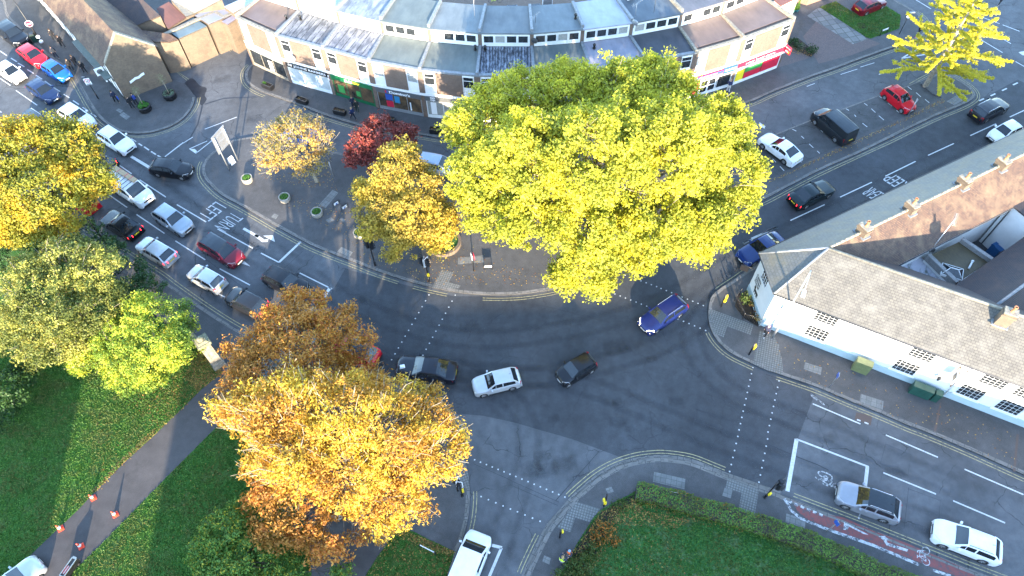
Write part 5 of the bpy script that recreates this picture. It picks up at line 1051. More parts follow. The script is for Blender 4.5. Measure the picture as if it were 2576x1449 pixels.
shrub('ivy_hedge', 'dark hedge mass along the pavement behind the grey green tree', [(215, 600, 1.8, 48), (270, 640, 1.6, 45), (320, 690, 1.6, 50), (370, 730, 1.5, 45), (340, 740, 1.2, 50), (300, 760, 1.2, 50), (60, 640, 2, 80), (0, 660, 2, 70), (140, 630, 2, 60)], GD, mname='ivy_leaf', m2=2.2)
shrub('gold_shrub', 'little yellowish shrub at the foot of the stone pillar', [(525, 890, .8, 16), (540, 905, .6, 14)], [(.16, .13, .02), (.24, .17, .03), (.12, .12, .02)], mname='gold_shrub_leaf')
shrub('box_shrub', 'small leafy shrub in the dark bed left of the pub corner rail', [(1876, 752, .6, 12)], [(.05, .09, .02), (.1, .13, .03)], mname='box_leaf')
shrub('ivy_clump', 'green creeper at the foot of the pub corner', [(1893, 762, .5, 9), (1905, 800, .4, 9)], [(.04, .08, .02), (.2, .1, .03)], mname='ivy_clump_leaf')
for q, lab in (((1520, 1340, .45, 26), 'orange flowering shrub in the leaf strewn bed'), ):
    shrub('flowering_shrub', lab, [q, (1505, 1350, .4, 20), (1540, 1355, .35, 16)], [(.5, .17, .02), (.35, .12, .02), (.05, .09, .02), (.03, .06, .02)], mname='orange_shrub_leaf', size=.13)
for k, (q, lab) in enumerate((((1498, 1388, .4, 22), 'yellow green bedding shrub left of the orange one'), ((1470, 1420, .5, 30), 'low dark bedding shrub nearest the two workers'), ((1560, 1268, .3, 15), 'small green bedding plant near the hedge end'), ((1430, 1443, .5, 34), 'leafy green shrub at the bottom end of the bed'))):
    shrub('bedding_shrub', lab, [q], [(.03, .07, .015), (.06, .1, .02), (.1, .11, .02)], mname='bedding_leaf_%d' % k, size=.13)
for q, lab in (((1993, 108, .4, 12), 'dark green garden shrub nearest the parade end'), ((2012, 119, .3, 10), 'silvery garden shrub in the middle of the side bed'), ((2042, 127, .5, 12), 'round green shrub at the road end of the side bed')):
    shrub('garden_shrub', lab, [q], [(.04, .07, .03), (.09, .11, .06), (.15, .16, .1)] if 'silver' in lab else [(.02, .05, .015), (.04, .08, .02)], mname='garden_leaf_' + lab[:4], size=.16)
for q, lab in ((T(3, 0, 242, 128)[0], 'left slim green conifer in a pot by the paned bay'), (T(3, 0, 282, 122)[0], 'right slim green conifer in a teal pot by the paned bay')):
    p = at(*q); t = thing('potted_conifer', lab, 'conifer', (p.x, p.y, .12), 0, 'potted conifers', world=True)
    MB().lathe([(0, 0), (.2, 0), (.26, .4), (.22, .4), (.2, .34), (0, .34)], (p.x, p.y, .12), 12).build('pot', mat('teal_pot', (.05, .2, .2), .5), t)
    z = RNG.random(1500) ** 1.4; a = RNG.uniform(0, 6.28, 1500); rr = (1 - z) * .3 * RNG.uniform(.7, 1, 1500)
    leaf_mesh('foliage', np.stack([p.x + rr * np.cos(a), p.y + rr * np.sin(a), .5 + z * 1.3], 1), np.stack([np.cos(a), np.sin(a), .4 + 0 * a], 1) + RNG.normal(size=(1500, 3)) * .4, np.full(1500, .1), leaf_mat('conifer_leaf', [(.05, .12, .02), (.1, .2, .03), (.16, .24, .04)]), t)
# clipped hedge of the corner lawn
def hedge(lab, pts, w, h, cols, orange_until):
    L = [at(x, y, h * .6) for x, y in pts]; c = L[len(L) // 2]; root = thing('clipped_hedge', lab, 'hedge', (c.x, c.y, .14), 0, 'shrubs', world=True)
    S_ = smooth(L, 4); P, Nn, O = [], [], []
    tot = 0
    for i in range(len(S_) - 1):
        a, b = S_[i], S_[i + 1]; d = (b - a); l = d.length; d.normalize(); s = Vector((-d.y, d.x, 0)); n = int(l * 620)
        u = RNG.random(n) * l; v = RNG.uniform(-1, 1, n); zz = RNG.random(n); side = RNG.random(n) < .5
        wl = w * (1 + .12 * math.sin(i * 1.3) + .06 * math.sin(i * 3.1))
        off = np.where(side, v * wl / 2, np.sign(v) * wl / 2 * RNG.uniform(.85, 1.04, n)); z = np.where(side, h * RNG.uniform(.93, 1.07, n), zz * h)
        P.append(np.array(a)[None, :] * [1, 1, 0] + u[:, None] * np.array(d)[None, :] * [1, 1, 0] + off[:, None] * np.array(s)[None, :] + np.stack([0 * z, 0 * z, z + .12], 1))
        Nn.append(np.where(side[:, None], np.array([0, 0, 1.0]), np.sign(v)[:, None] * np.array(s)) + RNG.normal(size=(n, 3)) * .6)
        O.append(np.full(n, tot + l / 2) < orange_until * RNG.uniform(.4, 1.3, n)); tot += l
    P, Nn, O = np.concatenate(P), np.concatenate(Nn), np.concatenate(O); o2 = O & (RNG.random(len(O)) < .10)
    core = MB(); a_, b_ = offset_line(S_, w * .38), offset_line(S_, -w * .38)
    core.prism([p.xy for p in a_] + [p.xy for p in b_[::-1]], .12, h * .88); core.build('twig_core', m_barkdark, root)
    leaf_mesh('foliage', P[~o2], Nn[~o2], .115 * RNG.uniform(.6, 1.4, (~o2).sum()), leaf_mat('hedge_leaf', cols, ((.09, .12, .02), .25), .2, .8), root)
    bo = leaf_mesh('berries', P[o2], Nn[o2], .1 * RNG.uniform(.6, 1.3, o2.sum()), leaf_mat('hedge_berry', [(.3, .1, .015), (.42, .17, .02), (.22, .09, .02)], None, .2), root); bo['kind'] = 'stuff'
hedge('long clipped green hedge edging the corner lawn, orange berried at one end', [(1600, 1238), (1660, 1250), (1740, 1272), (1840, 1300), (1920, 1325), (2000, 1352), (2100, 1392), (2200, 1436), (2330, 1490)], 1.35, 1.0, [(.05, .12, .018), (.08, .18, .025), (.12, .23, .03), (.15, .23, .04)], 9)
# fallen leaves
def litter():
    P, S_ = [], []
    def area(poly, n, z, big=1.0):
        q = [at(x, y, z) for x, y in poly]; xs = [p.x for p in q]; ys = [p.y for p in q]; k = 0
        while k < n:
            x, y = RNG.uniform(min(xs), max(xs)), RNG.uniform(min(ys), max(ys)); ins = False; j = len(q) - 1
            for i in range(len(q)):
                if (q[i].y > y) != (q[j].y > y) and x < (q[j].x - q[i].x) * (y - q[i].y) / (q[j].y - q[i].y) + q[i].x: ins = not ins
                j = i
            if ins: P.append((x, y, z + .012 + RNG.random() * .02)); S_.append(.1 * big * RNG.uniform(.6, 1.6)); k += 1
    area([(460, 870), (560, 880), (566, 935), (505, 980), (470, 1020), (400, 1085), (300, 1000), (430, 960)], 1500, .14); area([(500, 880), (560, 900), (560, 940), (500, 985), (460, 950)], 1400, .14)
    area([(396, 1088), (312, 1164), (240, 1240), (230, 1236), (310, 1150), (390, 1075)], 700, .14); area([(240, 1040), (400, 1040), (400, 1080), (250, 1240)], 120, .14)
    area([(1443, 1384), (1510, 1290), (1590, 1255), (1625, 1285), (1740, 1310), (1700, 1330), (1560, 1320), (1520, 1390), (1480, 1449), (1420, 1449)], 1300, .15)
    area([(1560, 1330), (1700, 1310), (1750, 1449), (1500, 1449)], 120, .14); area([(1500, 1290), (1650, 1240), (1900, 1330), (1850, 1345), (1650, 1285)], 350, .145)
    area([(1004, 1328), (1144, 1388), (1124, 1449), (921, 1449)], 420, .14); area([(1004, 1328), (1144, 1388), (1130, 1400), (990, 1345)], 420, .14)
    area([(860, 600), (1140, 640), (1380, 690), (1380, 720), (1084, 715), (900, 655)], 420, .125); area([(700, 480), (900, 540), (880, 600), (720, 520)], 160, .125); area([(640, 440), (830, 430), (850, 480), (700, 460)], 220, .125)
    area([(1940, 850), (2544, 1090), (2576, 1190), (2282, 1068), (1940, 932)], 150, .127); area([(1900, 470), (2060, 396), (2290, 290), (2372, 247), (2380, 255), (2140, 368), (1932, 462)], 500, .125)
    area([(530, 1090), (700, 1010), (760, 1300), (600, 1300), (250, 1449)], 160, .14); area([(1870, 520), (2230, 355), (2420, 262), (2420, 240), (2200, 330)], 90, .125)
    area([(700, 500), (1040, 640), (1400, 720), (1380, 600), (900, 520)], 120, .125); area([(1990, 115), (2045, 130), (2040, 145), (1985, 130)], 160, .14); area([(2062, 18), (2102, 3), (2140, 30), (2110, 45)], 120, .15)
    n = len(P); o = leaf_mesh('fallen_leaves', np.array(P), np.array([0, 0, 1.0]) + RNG.normal(size=(n, 3)) * .18, np.array(S_), leaf_mat('litter_leaf', [(.13, .055, .02), (.24, .11, .03), (.36, .2, .05), (.42, .3, .07), (.2, .06, .03)], None, .1), None, .7)
    o['kind'] = 'stuff'
litter()

# short grass standing on the lawns
def grass_blades():
    P, H_ = [], []
    for o in [q for q in bpy.data.objects if q.get('kind') == 'structure' and q.name.startswith('lawn')]:
        vs = [v.co for v in o.data.vertices]; n = len(vs); xs = np.array([v.x for v in vs]); ys = np.array([v.y for v in vs]); z = vs[0].z
        lo = np.array([max(xs.min(), -45), max(ys.min(), 7)]); hi = np.array([min(xs.max(), 56), min(ys.max(), 82)]); ar = (hi - lo).prod(); m = int(ar * 190); x = RNG.uniform(lo[0], hi[0], m); y = RNG.uniform(lo[1], hi[1], m); ins = np.zeros(m, bool); j = n - 1
        for i in range(n):
            c = ((ys[i] > y) != (ys[j] > y)); xx = (xs[j] - xs[i]) * (y - ys[i]) / (ys[j] - ys[i] + 1e-9) + xs[i]; ins ^= c & (x < xx); j = i
        P.append(np.stack([x[ins], y[ins], np.full(ins.sum(), z + .03)], 1))
    P = np.concatenate(P); n = len(P); a = RNG.uniform(0, 6.283, n)
    o = leaf_mesh('grass', P, np.stack([np.cos(a), np.sin(a), RNG.uniform(-.1, .9, n)], 1), .13 * RNG.uniform(.6, 1.4, n), leaf_mat('grass_blade', [(.05, .135, .022), (.075, .19, .03), (.11, .23, .04), (.14, .245, .055)], ((.16, .18, .05), .25), .35, .5), None, .55)
    o['kind'] = 'stuff'; return n
grass_blades()
# ------------------------------------------------------------------ vehicles
m_tyre = mat('tyre_rubber', (.014, .014, .015), .85); m_rim = mat('alloy_rim', (.5, .5, .51), .3, metal=.7, amt=.1); m_cglass = mat('car_glass', (.012, .016, .02), .04, spec=.8, amt=.3)
m_trim = mat('black_trim', (.012, .012, .013), .5); m_lampw = mat('headlamp', (.62, .64, .66), .12, spec=.8, amt=.1); m_lampon = mat('headlamp_lit', (1.0, .86, .6), .2, emit=5)
m_tail = mat('tail_lamp', (.42, .012, .015), .15, amt=.15); m_tailon = mat('tail_lamp_lit', (.9, .02, .03), .2, emit=2.2); m_platew = mat('plate_white', (.7, .7, .68), .5, amt=.05); m_platey = mat('plate_yellow', (.72, .52, .03), .5, amt=.05)
m_chrome = mat('chrome', (.6, .6, .62), .15, metal=.9, amt=.05); m_cseat = mat('car_interior', (.03, .03, .032), .8)
# L length, W width, H roof height; xc cowl, xf roof front, xr roof rear, xb rear glass base (metres from the middle, forward positive); zh bonnet, zc cowl, zb belt, zd tail height; wb wheelbase; ww roof width share
KINDS = {
 'hatch':  dict(L=4.25, W=1.78, H=1.47, xc=.95, xf=.28, xr=-1.45, xb=-1.93, zh=.80, zc=.98, zb=.98, zd=1.02, wb=2.58, r=.315),
 'small':  dict(L=3.75, W=1.66, H=1.49, xc=.85, xf=.22, xr=-1.32, xb=-1.70, zh=.82, zc=1.0, zb=.98, zd=1.02, wb=2.42, r=.30),
 'city':   dict(L=3.43, W=1.63, H=1.47, xc=.85, xf=.22, xr=-1.28, xb=-1.56, zh=.82, zc=1.0, zb=.99, zd=1.02, wb=2.34, r=.29),
 'saloon': dict(L=4.80, W=1.86, H=1.46, xc=.85, xf=.10, xr=-.95, xb=-1.72, zh=.80, zc=.97, zb=.97, zd=1.06, wb=2.80, r=.33),
 'long':   dict(L=5.10, W=1.93, H=1.47, xc=1.0, xf=.20, xr=-1.0, xb=-1.80, zh=.80, zc=.97, zb=.97, zd=1.05, wb=3.0, r=.34),
 'estate': dict(L=4.62, W=1.83, H=1.50, xc=.98, xf=.28, xr=-1.72, xb=-2.10, zh=.82, zc=.98, zb=.98, zd=1.02, wb=2.68, r=.32),
 'suv':    dict(L=4.45, W=1.85, H=1.66, xc=.92, xf=.30, xr=-1.50, xb=-1.98, zh=.95, zc=1.10, zb=1.10, zd=1.12, wb=2.68, r=.35),
 'bigsuv': dict(L=4.70, W=1.98, H=1.82, xc=.95, xf=.38, xr=-1.85, xb=-2.15, zh=1.05, zc=1.18, zb=1.18, zd=1.2, wb=2.85, r=.37),
 'mpv':    dict(L=4.62, W=1.86, H=1.62, xc=1.28, xf=.45, xr=-1.70, xb=-2.08, zh=.90, zc=1.06, zb=1.02, zd=1.05, wb=2.78, r=.33),
 'van':    dict(L=4.95, W=1.98, H=1.97, xc=1.62, xf=.92, xr=-2.33, xb=-2.44, zh=1.10, zc=1.26, zb=1.16, zd=1.1, wb=3.0, r=.34, van=1),
}
def car(kind, lab, c, hd, col, metal=False, zc=.72, group=None, roof=None, rails=None, lights=False, brake=False, name='car', cat='car', soft=False, rack=None, dl=0, plates=True, pano=False, rimm=None):
    K = KINDS[kind]; L, Wd, H = K['L'] + dl, K['W'], K['H']
    p = at(c[0], c[1], zc); q = at(c[0] + hd[0] * 20, c[1] + hd[1] * 20, 0) - at(c[0], c[1], 0); rz = math.atan2(q.y, q.x)
    root = thing(name, lab, cat, (p.x, p.y, .004), rz, group); pm = paint(col, metal)
    hl, hw = L / 2, Wd / 2; xc, xf, xr, xb = K['xc'], K['xf'], K['xr'], K['xb']; zh, zcw, zb, zd = K['zh'], K['zc'], K['zb'], K['zd']; R_ = K['r']
    wf, wr = K['wb'] / 2 + .07, -K['wb'] / 2 + .07
    # ---- lower body: sections along x
    def topz(x):
        if x > xc: t = (x - xc) / (hl - xc); return zcw + (zh - zcw) * min(1, t * 1.15) - max(0, t - .78) ** 2 * 3.6
        if x < xb: t = (xb - x) / max(.01, hl + xb); return zd - max(0, t - .25) ** 2 * .35
        return zb + (zd - zb) * max(0, min(1, (xc - x) / (xc - xb)))
    def halfw(x):
        a = max(0, (x - (hl - .75)) / .75); b = max(0, (-(hl - .55) - x) / .55)
        return hw * (1 - .21 * a ** 2.2 - .14 * b ** 2.4)
    ra = R_ + .055; sill = .20
    xs = {-hl, -hl + .06, -hl + .2, hl, hl - .05, hl - .16, hl - .32, xc, xb, 0, xf, xr}
    for w0 in (wf, wr):
        for a in range(0, 181, 20): xs.add(w0 + ra * math.cos(R(a)))
        xs |= {w0 + ra + .004, w0 - ra - .004}
    xs = sorted(x for x in xs if -hl <= x <= hl)
    def arch(x):
        for w0 in (wf, wr):
            if abs(x - w0) < ra: return max(sill, R_ + math.sqrt(ra * ra - (x - w0) ** 2))
        return sill + (.10 if abs(x) > hl - .1 else 0)
    vs, secs = [], []
    for x in xs:
        zt, w, b = topz(x), halfw(x), arch(x)
        end = 1.0 if abs(x) < hl - .001 else .965
        zm = min(max(b + .03, .52), zt - .10)
        sec = [(0, b + .02), (w * .86, b + .02), (w * .985 * end, b), (w * end, zm), (w * .99 * end, zt - .16), (w * .955 * end, zt - .045), (w * .87, zt), (w * .45, zt + .018), (0, zt + .022)]
        secs.append([(y, z) for y, z in sec])
    n = len(secs[0]); full = 2 * n - 2; body = MB(); V = []
    for x, s in zip(xs, secs):
        ring = [(x, y, z) for y, z in s] + [(x, -y, z) for y, z in s[-2:0:-1]]; V += ring
    F = []
    for i in range(len(xs) - 1):
        for k in range(full): F.append((i * full + k, i * full + (k + 1) % full, (i + 1) * full + (k + 1) % full, (i + 1) * full + k))
    F += [tuple(range(full - 1, -1, -1)), tuple((len(xs) - 1) * full + k for k in range(full))]
    F = [f[::-1] for f in F]
    body.mesh(V, F, 0, True)
    # ---- cabin: sections from cowl to tail
    wbl = hw * .935; wt = hw * (.76 if not K.get('van') else .86)
    lx = lambda a, b, t: a + (b - a) * t
    cx = [xc + .02, lx(xc, xf, .22), lx(xc, xf, .5), lx(xc, xf, .78), xf, xf - .04, lx(xf, xr, .13), lx(xf, xr, .36), lx(xf, xr, .42), lx(xf, xr, .7), lx(xf, xr, .9), xr, lx(xr, xb, .3), lx(xr, xb, .7), xb - .02]
    def roofz(x):
        if x >= xf: t = (xc - x) / (xc - xf); return topz(xc) + (H - .035 - topz(xc)) * (max(0, t) ** .92)
        if x <= xr: t = (xr - x) / (xr - xb); return H - .05 - (H - .05 - topz(xb)) * min(1, max(0, t)) ** 1.15
        t = (xf - x) / (xf - xr); return H - .035 + .045 * math.sin(math.pi * min(1, t * 1.05)) - .015 * t
    CV = []
    for x in cx:
        b = topz(x) - .03; zt = max(roofz(x), b + .035); k = (zt - b) / (H - b); ww = lx(wbl, wt, k)
        kx = halfw(x) / hw; s = [(wbl * kx, b), (lx(wbl, ww, .1) * kx, b + (zt - b) * .12), (lx(wbl, ww, .82) * kx, b + (zt - b) * .83), (ww * kx, zt - .03 * k), (ww * .86 * kx, zt), (ww * .45 * kx, zt + .02 * k), (0, zt + .026 * k)]
        CV.append([(x, y, z) for y, z in s] + [(x, -y, z) for y, z in s[-2::-1]])
    m_ = len(CV[0]); parts = {}
    def put(key, i, k):
        mb = parts.setdefault(key, MB()); mb.face([CV[i][k], CV[i][k + 1], CV[i + 1][k + 1], CV[i + 1][k]][::-1], 0, True)
    iF, iR = cx.index(xf), cx.index(xr)
    for i in range(len(cx) - 1):
        for k in range(m_ - 1):
            kk = k if k < m_ // 2 else m_ - 2 - k      # 0 sill strip,1 glass,2 rail,3 outer top,4,5 inner top
            if kk >= 4:
                if 0 < i + 1 <= iF: key = 'windscreen'
                elif i >= iR: key = 'rear_window'
                else: key = 'roof'
                if K.get('van') and key == 'rear_window': key = 'body'
            elif kk == 1:
                side = 'L' if k < m_ // 2 else 'R'
                if i in (0, 1) or i == iF or i >= iR + 1 or i == 7: key = 'body'
                elif K.get('van') and i >= 8: key = 'body'
                else: key = 'side' + side + ('f' if i < 7 else 'b')
            else: key = 'body' if not (kk == 3 and iF <= i < iR) else 'roof'
            put(key, i, k)
    for mb in (parts['body'],): body.mesh(mb.v, mb.f, 0, True)
    ob = body.build('body', pm, root, sharp=32)
    rm = MATS['soft_top'] if soft else (m_cglass if pano else (paint(roof) if roof else pm))
    parts['roof'].build('roof', rm, root, sharp=40)
    parts['windscreen'].build('windscreen', m_cglass, root)
    if 'rear_window' in parts: parts['rear_window'].build('rear_window', m_cglass, root)
    for s in 'LR':
        for fb in 'fb':
            if 'side' + s + fb in parts: parts['side' + s + fb].build('side_window', m_cglass, root)
    # ---- wheels
    for x in (wf, wr):
        for y in (-1, 1):
            o = hw - .105
            t = MB(); t.lathe([(R_ * .62, -.1), (R_ * .96, -.1), (R_, -.07), (R_, .07), (R_ * .96, .1), (R_ * .62, .1), (R_ * .62, -.1)], (0, 0, 0), 20, axis='Y'); wl = t.build('wheel', m_tyre, root); place(wl, (x, y * o, R_))
            g = MB(); g.lathe([(.0, .03), (R_ * .12, .04), (R_ * .2, .02)], seg=12, axis='Y')
            for k in range(7):
                a = k * 2 * math.pi / 7; ca, sa = math.cos(a), math.sin(a); w1, w2 = .035, .05
                pts = [(ca * R_ * .1 - sa * w1, .03, sa * R_ * .1 + ca * w1), (ca * R_ * .1 + sa * w1, .03, sa * R_ * .1 - ca * w1), (ca * R_ * .62 + sa * w2, .07, sa * R_ * .62 - ca * w2), (ca * R_ * .62 - sa * w2, .07, sa * R_ * .62 + ca * w2)]
                g.face(pts)
            g.lathe([(R_ * .60, .088), (R_ * .68, .088), (R_ * .69, .104), (R_ * .60, .088)], seg=20, axis='Y')
            if y < 0: g.v = [(a, -b, c_) for a, b, c_ in g.v]
            g.build('rim', rimm or m_rim, wl)
            d = MB(); d.lathe([(0, .0), (R_ * .64, .0)], seg=16, axis='Y'); d.build('brake_disc', m_trim, wl)
    # ---- lamps, grille, plates, mirrors
    def patchbox(nm, x, y, z, sx, sy, sz, m, rz_=0, ry=0): MB().box((x, y, z), (sx, sy, sz), rz_, ry=ry).build(nm, m, root)
    zf = topz(hl - .12); lm = m_lampon if lights else m_lampw
    for y in (-1, 1):
        h = MB(); yo, yi = halfw(hl - .55) * .985, hw * .45
        P = [(hl + .015, yi, zf - .19), (hl - .07, hw * .82, zf - .15), (hl - .50, yo + .012, zf - .06), (hl - .44, yo * .93, topz(hl - .44) + .03), (hl - .2, hw * .70, topz(hl - .2) + .035), (hl - .06, yi, topz(hl - .06) + .04)]
        P = [(a, b * y, c_) for a, b, c_ in P]; ce = tuple(sum(v[i] for v in P) / 6 + (.035 if i == 0 else 0) for i in range(3))
        fs = [(i, (i + 1) % 6, 6) for i in range(6)]; fs = fs if y > 0 else [f[::-1] for f in fs]; h.mesh(P + [ce], fs); h.build('headlight', lm, root)
        tl = MB(); zt = topz(-hl + .1); x0 = -hl
        if kind in ('small', 'city', 'estate', 'mpv', 'van', 'bigsuv'):
            P = [(x0 - .006, hw * .62, zt - .36), (x0 + .10, halfw(x0 + .1) * 1.004, zt - .36), (x0 + .16, halfw(x0 + .16) * 1.0, zt + .0), (x0 + .04, hw * .70, zt + .02)]
        else: P = [(x0 - .008, hw * .5, zt - .30), (x0 + .16, halfw(x0 + .16) * 1.004, zt - .26), (x0 + .22, halfw(x0 + .22) * .99, zt - .06), (x0 + .0, hw * .52, zt - .06)]
        P = [(a - .012, b * y * 1.006, c_) for a, b, c_ in P]; Q = [(a + .07, b * .94, c_) for a, b, c_ in P]
        tl.mesh(P + Q, [(0, 1, 2, 3), (4, 5, 1, 0), (5, 6, 2, 1), (6, 7, 3, 2), (7, 4, 0, 3)]); tl.build('tail_light', m_tailon if brake else m_tail, root)
        mi = MB(); mi.box((xc - .28, y * (hw + .09), zb + .06), (.13, .2, .15), y * .18); mi.build('mirror', pm, root)
    patchbox('grille', hl + .004, 0, zf - .28, .03, hw * .85, .15, m_trim); patchbox('lower_grille', hl + .002, 0, .34, .03, hw * 1.3, .14, m_trim)
    patchbox('number_plate', hl + .026, 0, .47 if kind != 'van' else .5, .012, .52, .11, m_platew)
    patchbox('number_plate', -hl - .012, 0, .72 if kind not in ('bigsuv', 'van') else .8, .014, .52, .12, m_platey)
    patchbox('rear_bumper', -hl + .03, 0, .36, .10, hw * 1.78, .2, m_trim if kind in ('suv', 'bigsuv', 'van') else pm)
    for y in (-1, 1): patchbox('wiper', xc - .05, y * .3, topz(xc) + .03, .02, .5, .015, m_trim, .12 * y)
    for y in (-1, 1):
        for x in (.1, -.78): patchbox('door_handle', x, y * (hw * 1.0), zb - .14, .16, .03, .03, pm if kind != 'long' else m_chrome)
    MB().tube([(xr + .25, 0, H), (xr + .1, 0, H + .1)], .012, 4).build('roof_aerial', m_trim, root)
    if rails:
        for y in (-1, 1):
            MB().tube([(xf - .1, y * wt * .95, H - .03), (xf - .2, y * wt * .95, H + .045), (xr + .25, y * wt * .95, H + .045), (xr + .15, y * wt * .95, H - .03)], .02, 6).build('roof_rail', rails, root)
    if kind in ('bigsuv', 'van') or dl: 
        for y in (-1, 1): patchbox('sill_trim', 0, y * hw * .985, .27, K['wb'] - 2 * ra - .05, .05, .14, m_trim)
    return root
MATS['soft_top'] = mat('soft_top_cloth', (.012, .013, .018), .85)
black, dblue, navy = (.006, .006, .008), (.008, .02, .07), (.008, .016, .085); blue = (.012, .12, .48); red = (.52, .008, .018); dred = (.13, .005, .014); white = (.78, .79, .8); silver = (.5, .52, .54); grey = (.16, .17, .18); lgrey = (.32, .36, .4)
t1 = lambda c, r, x, y: T(c, r, x, y)[0]
QG, TG, PG = 'cars queuing on the left road', 'cars moving through the junction', 'parked vehicles'
car('bigsuv', 'black large four by four at the head of the cars beside the inn pavement', t1(0, 0, 140, 355), (1, .74), black, group=QG)
car('hatch', 'bright red hatchback between the black four by four and the blue hatchback', t1(0, 0, 330, 555), (1, .66), red, group=QG)
car('small', 'vivid blue small hatchback by the kerb beside the inn pavement', t1(0, 0, 568, 712), (1, .60), blue, group=QG)
car('small', 'white hatchback at the left frame edge beside the dark blue hatchback', t1(0, 0, 110, 725), (1, .64), white, group=QG)
car('hatch', 'dark blue hatchback in the queue just left of the vivid blue one', t1(0, 0, 432, 912), (1, .64), dblue, group=QG)
car('estate', 'dark estate with silver rails half hidden by the orange tree', t1(0, 0, 385, 1235), (1, .64), (.05, .06, .07), True, group=QG, rails=m_chrome)
car('suv', 'white family car with tapered side windows in front of the inn corner', t1(0, 0, 775, 1178), (1, .62), white, group=QG)
car('suv', 'white boxy off roader with dark roof rails opposite the side road mouth', t1(0, 0, 1168, 1412), (1, .62), white, group=QG, rails=m_trim, dl=-.1)
car('hatch', 'black soft top car with brake lights on beside the white van', t1(0, 1, 955, 225), (-1, .02), black, group=QG, soft=True, brake=True)
vn = car('van', 'white panel van with timber planks strapped on its roof rack', t1(0, 1, 1308, 445), (1, .64), white, zc=1.0, group=QG, name='panel_van', cat='van', dl=.05)
car('hatch', 'black hatchback turning across the lanes towards the forecourt kerb', t1(0, 1, 1722, 242), (1, .14), black, group=TG)
car('hatch', 'red car hidden under the orange tree by the lamp post', t1(0, 1, 800, 560), (-1, -.62), red, group=QG)
car('saloon', 'black saloon with lit rear lamps in the kerbside lane', t1(0, 1, 1215, 802), (-1, -.6), black, group=QG, brake=True, dl=-.3)
car('suv', 'pale grey crossover in the middle lane beside the black saloon', t1(0, 1, 1740, 762), (1, .64), lgrey, True, group=QG, dl=-.2)
car('hatch', 'silver hatchback with lit rear lamps behind the black saloon', t1(0, 1, 1568, 1070), (-1, -.58), silver, True, group=QG, brake=True)
car('mpv', 'dark red people carrier with panoramic glass roof on the lane arrow', t1(0, 1, 2225, 1066), (1, .6), dred, group=QG, pano=True)
car('small', 'small silver hatchback between the larger silver hatchback and the compact dark one', t1(0, 1, 2072, 1347), (-1, -.55), silver, True, group=QG)
car('hatch', 'compact dark hatchback with lit rear lamps just above the rust brown tree', t1(0, 2, 2475, 135), (-1, -.5), (.014, .015, .018), group=QG, brake=True, dl=-.15)
car('suv', 'black off roader at the stop line just above the rust brown tree', t1(1, 1, 302, 1392), (1, .5), black, group=QG, rails=m_trim)
car('suv', 'red car with black roof showing its tail beside the rust brown tree', t1(1, 2, 985, 640), (-1, -.34), (.5, .006, .02), group=TG, roof=(.01, .01, .015), rails=m_chrome)
car('estate', 'black estate hidden beneath the rust brown chestnut crown', t1(1, 2, 440, 430), (-1, -.5), black, group=TG, rails=m_chrome)
car('long', 'long black saloon with chrome window line crossing the junction', t1(1, 2, 1712, 812), (-1, -.12), (.005, .006, .012), group=TG)
car('small', 'silver hatchback in the middle of the junction behind the long black saloon', t1(1, 2, 2420, 940), (-1, .24), silver, True, group=TG, dl=.2)
car('city', 'tiny black three door car alone in the middle of the junction', t1(2, 2, 645, 815), (-1, .6), black, group=TG)
car('estate', 'dark blue estate with silver roof rails and lit headlamps on the crossing studs', t1(2, 2, 1520, 262), (-1, .68), navy, group=TG, lights=True, rails=m_chrome)
car('saloon', 'blue saloon half hidden behind the roof of the white pub', t1(2, 1, 2510, 1048), (-1, .52), (.008, .028, .13), group=TG)
car('saloon', 'black green saloon driving away up the right hand road', t1(3, 1, 445, 495), (1, -.47), (.012, .02, .022), True, group=TG, brake=True)
car('estate', 'black estate with silver rails passing the tip of the parking strip', t1(3, 0, 2237, 1095), (1, -.5), (.008, .008, .012), group=TG, rails=m_chrome)
car('city', 'small white hatchback coming down the road at the right frame edge', t1(3, 0, 2385, 1325), (-1, .48), white, group=TG, lights=False, dl=.15)
car('small', 'red hatchback parked in the bays next to the yellow ginkgo tree', t1(3, 0, 1322, 992), (1, .8), red, group=PG)
car('van', 'dark grey panel van parked nose in between red and white cars', t1(3, 0, 667, 1245), (-1, -.86), (.03, .036, .042), True, zc=1.0, group=PG, name='panel_van', cat='van')
car('saloon', 'white saloon parked in the bays nearest the huge yellow tree', (1963, 372), (-1, -.72), white, group=PG, dl=-.15)
car('hatch', 'dark red hatchback parked on the drive at the top edge of the lawn', t1(3, 0, 1030, 42), (1, -.4), dred, group=PG)
car('suv', 'grey crossover with black glass roof waiting on the cycle stop box', t1(3, 3, 1010, 702), (-1, -.36), (.30, .31, .34), True, group=TG, pano=True, rails=m_chrome)
car('suv', 'white crossover with black roof rails behind the grey one at lower right', t1(3, 3, 2000, 1100), (-1, -.38), white, group=TG, rails=m_trim, dl=.1)
car('van', 'white van entering at the bottom edge beside the kerb', (1176, 1424), (.40, -1), white, zc=1.0, group=TG, name='panel_van', cat='van')
car('hatch', 'silver car nosing in at the lower left corner of the park path', t1(0, 3, 120, 1545), (1, -.93), silver, True, group=PG)
car('mpv', 'silver blue people carrier parked between the orange maple and yellow tree', t1(1, 1, 1822, 212), (1, .2), (.36, .42, .5), True, group=PG, dl=-.3)
car('hatch', 'blue car glimpsed through the half bare tree on the forecourt', (756, 340), (1, .14), blue, group=PG)
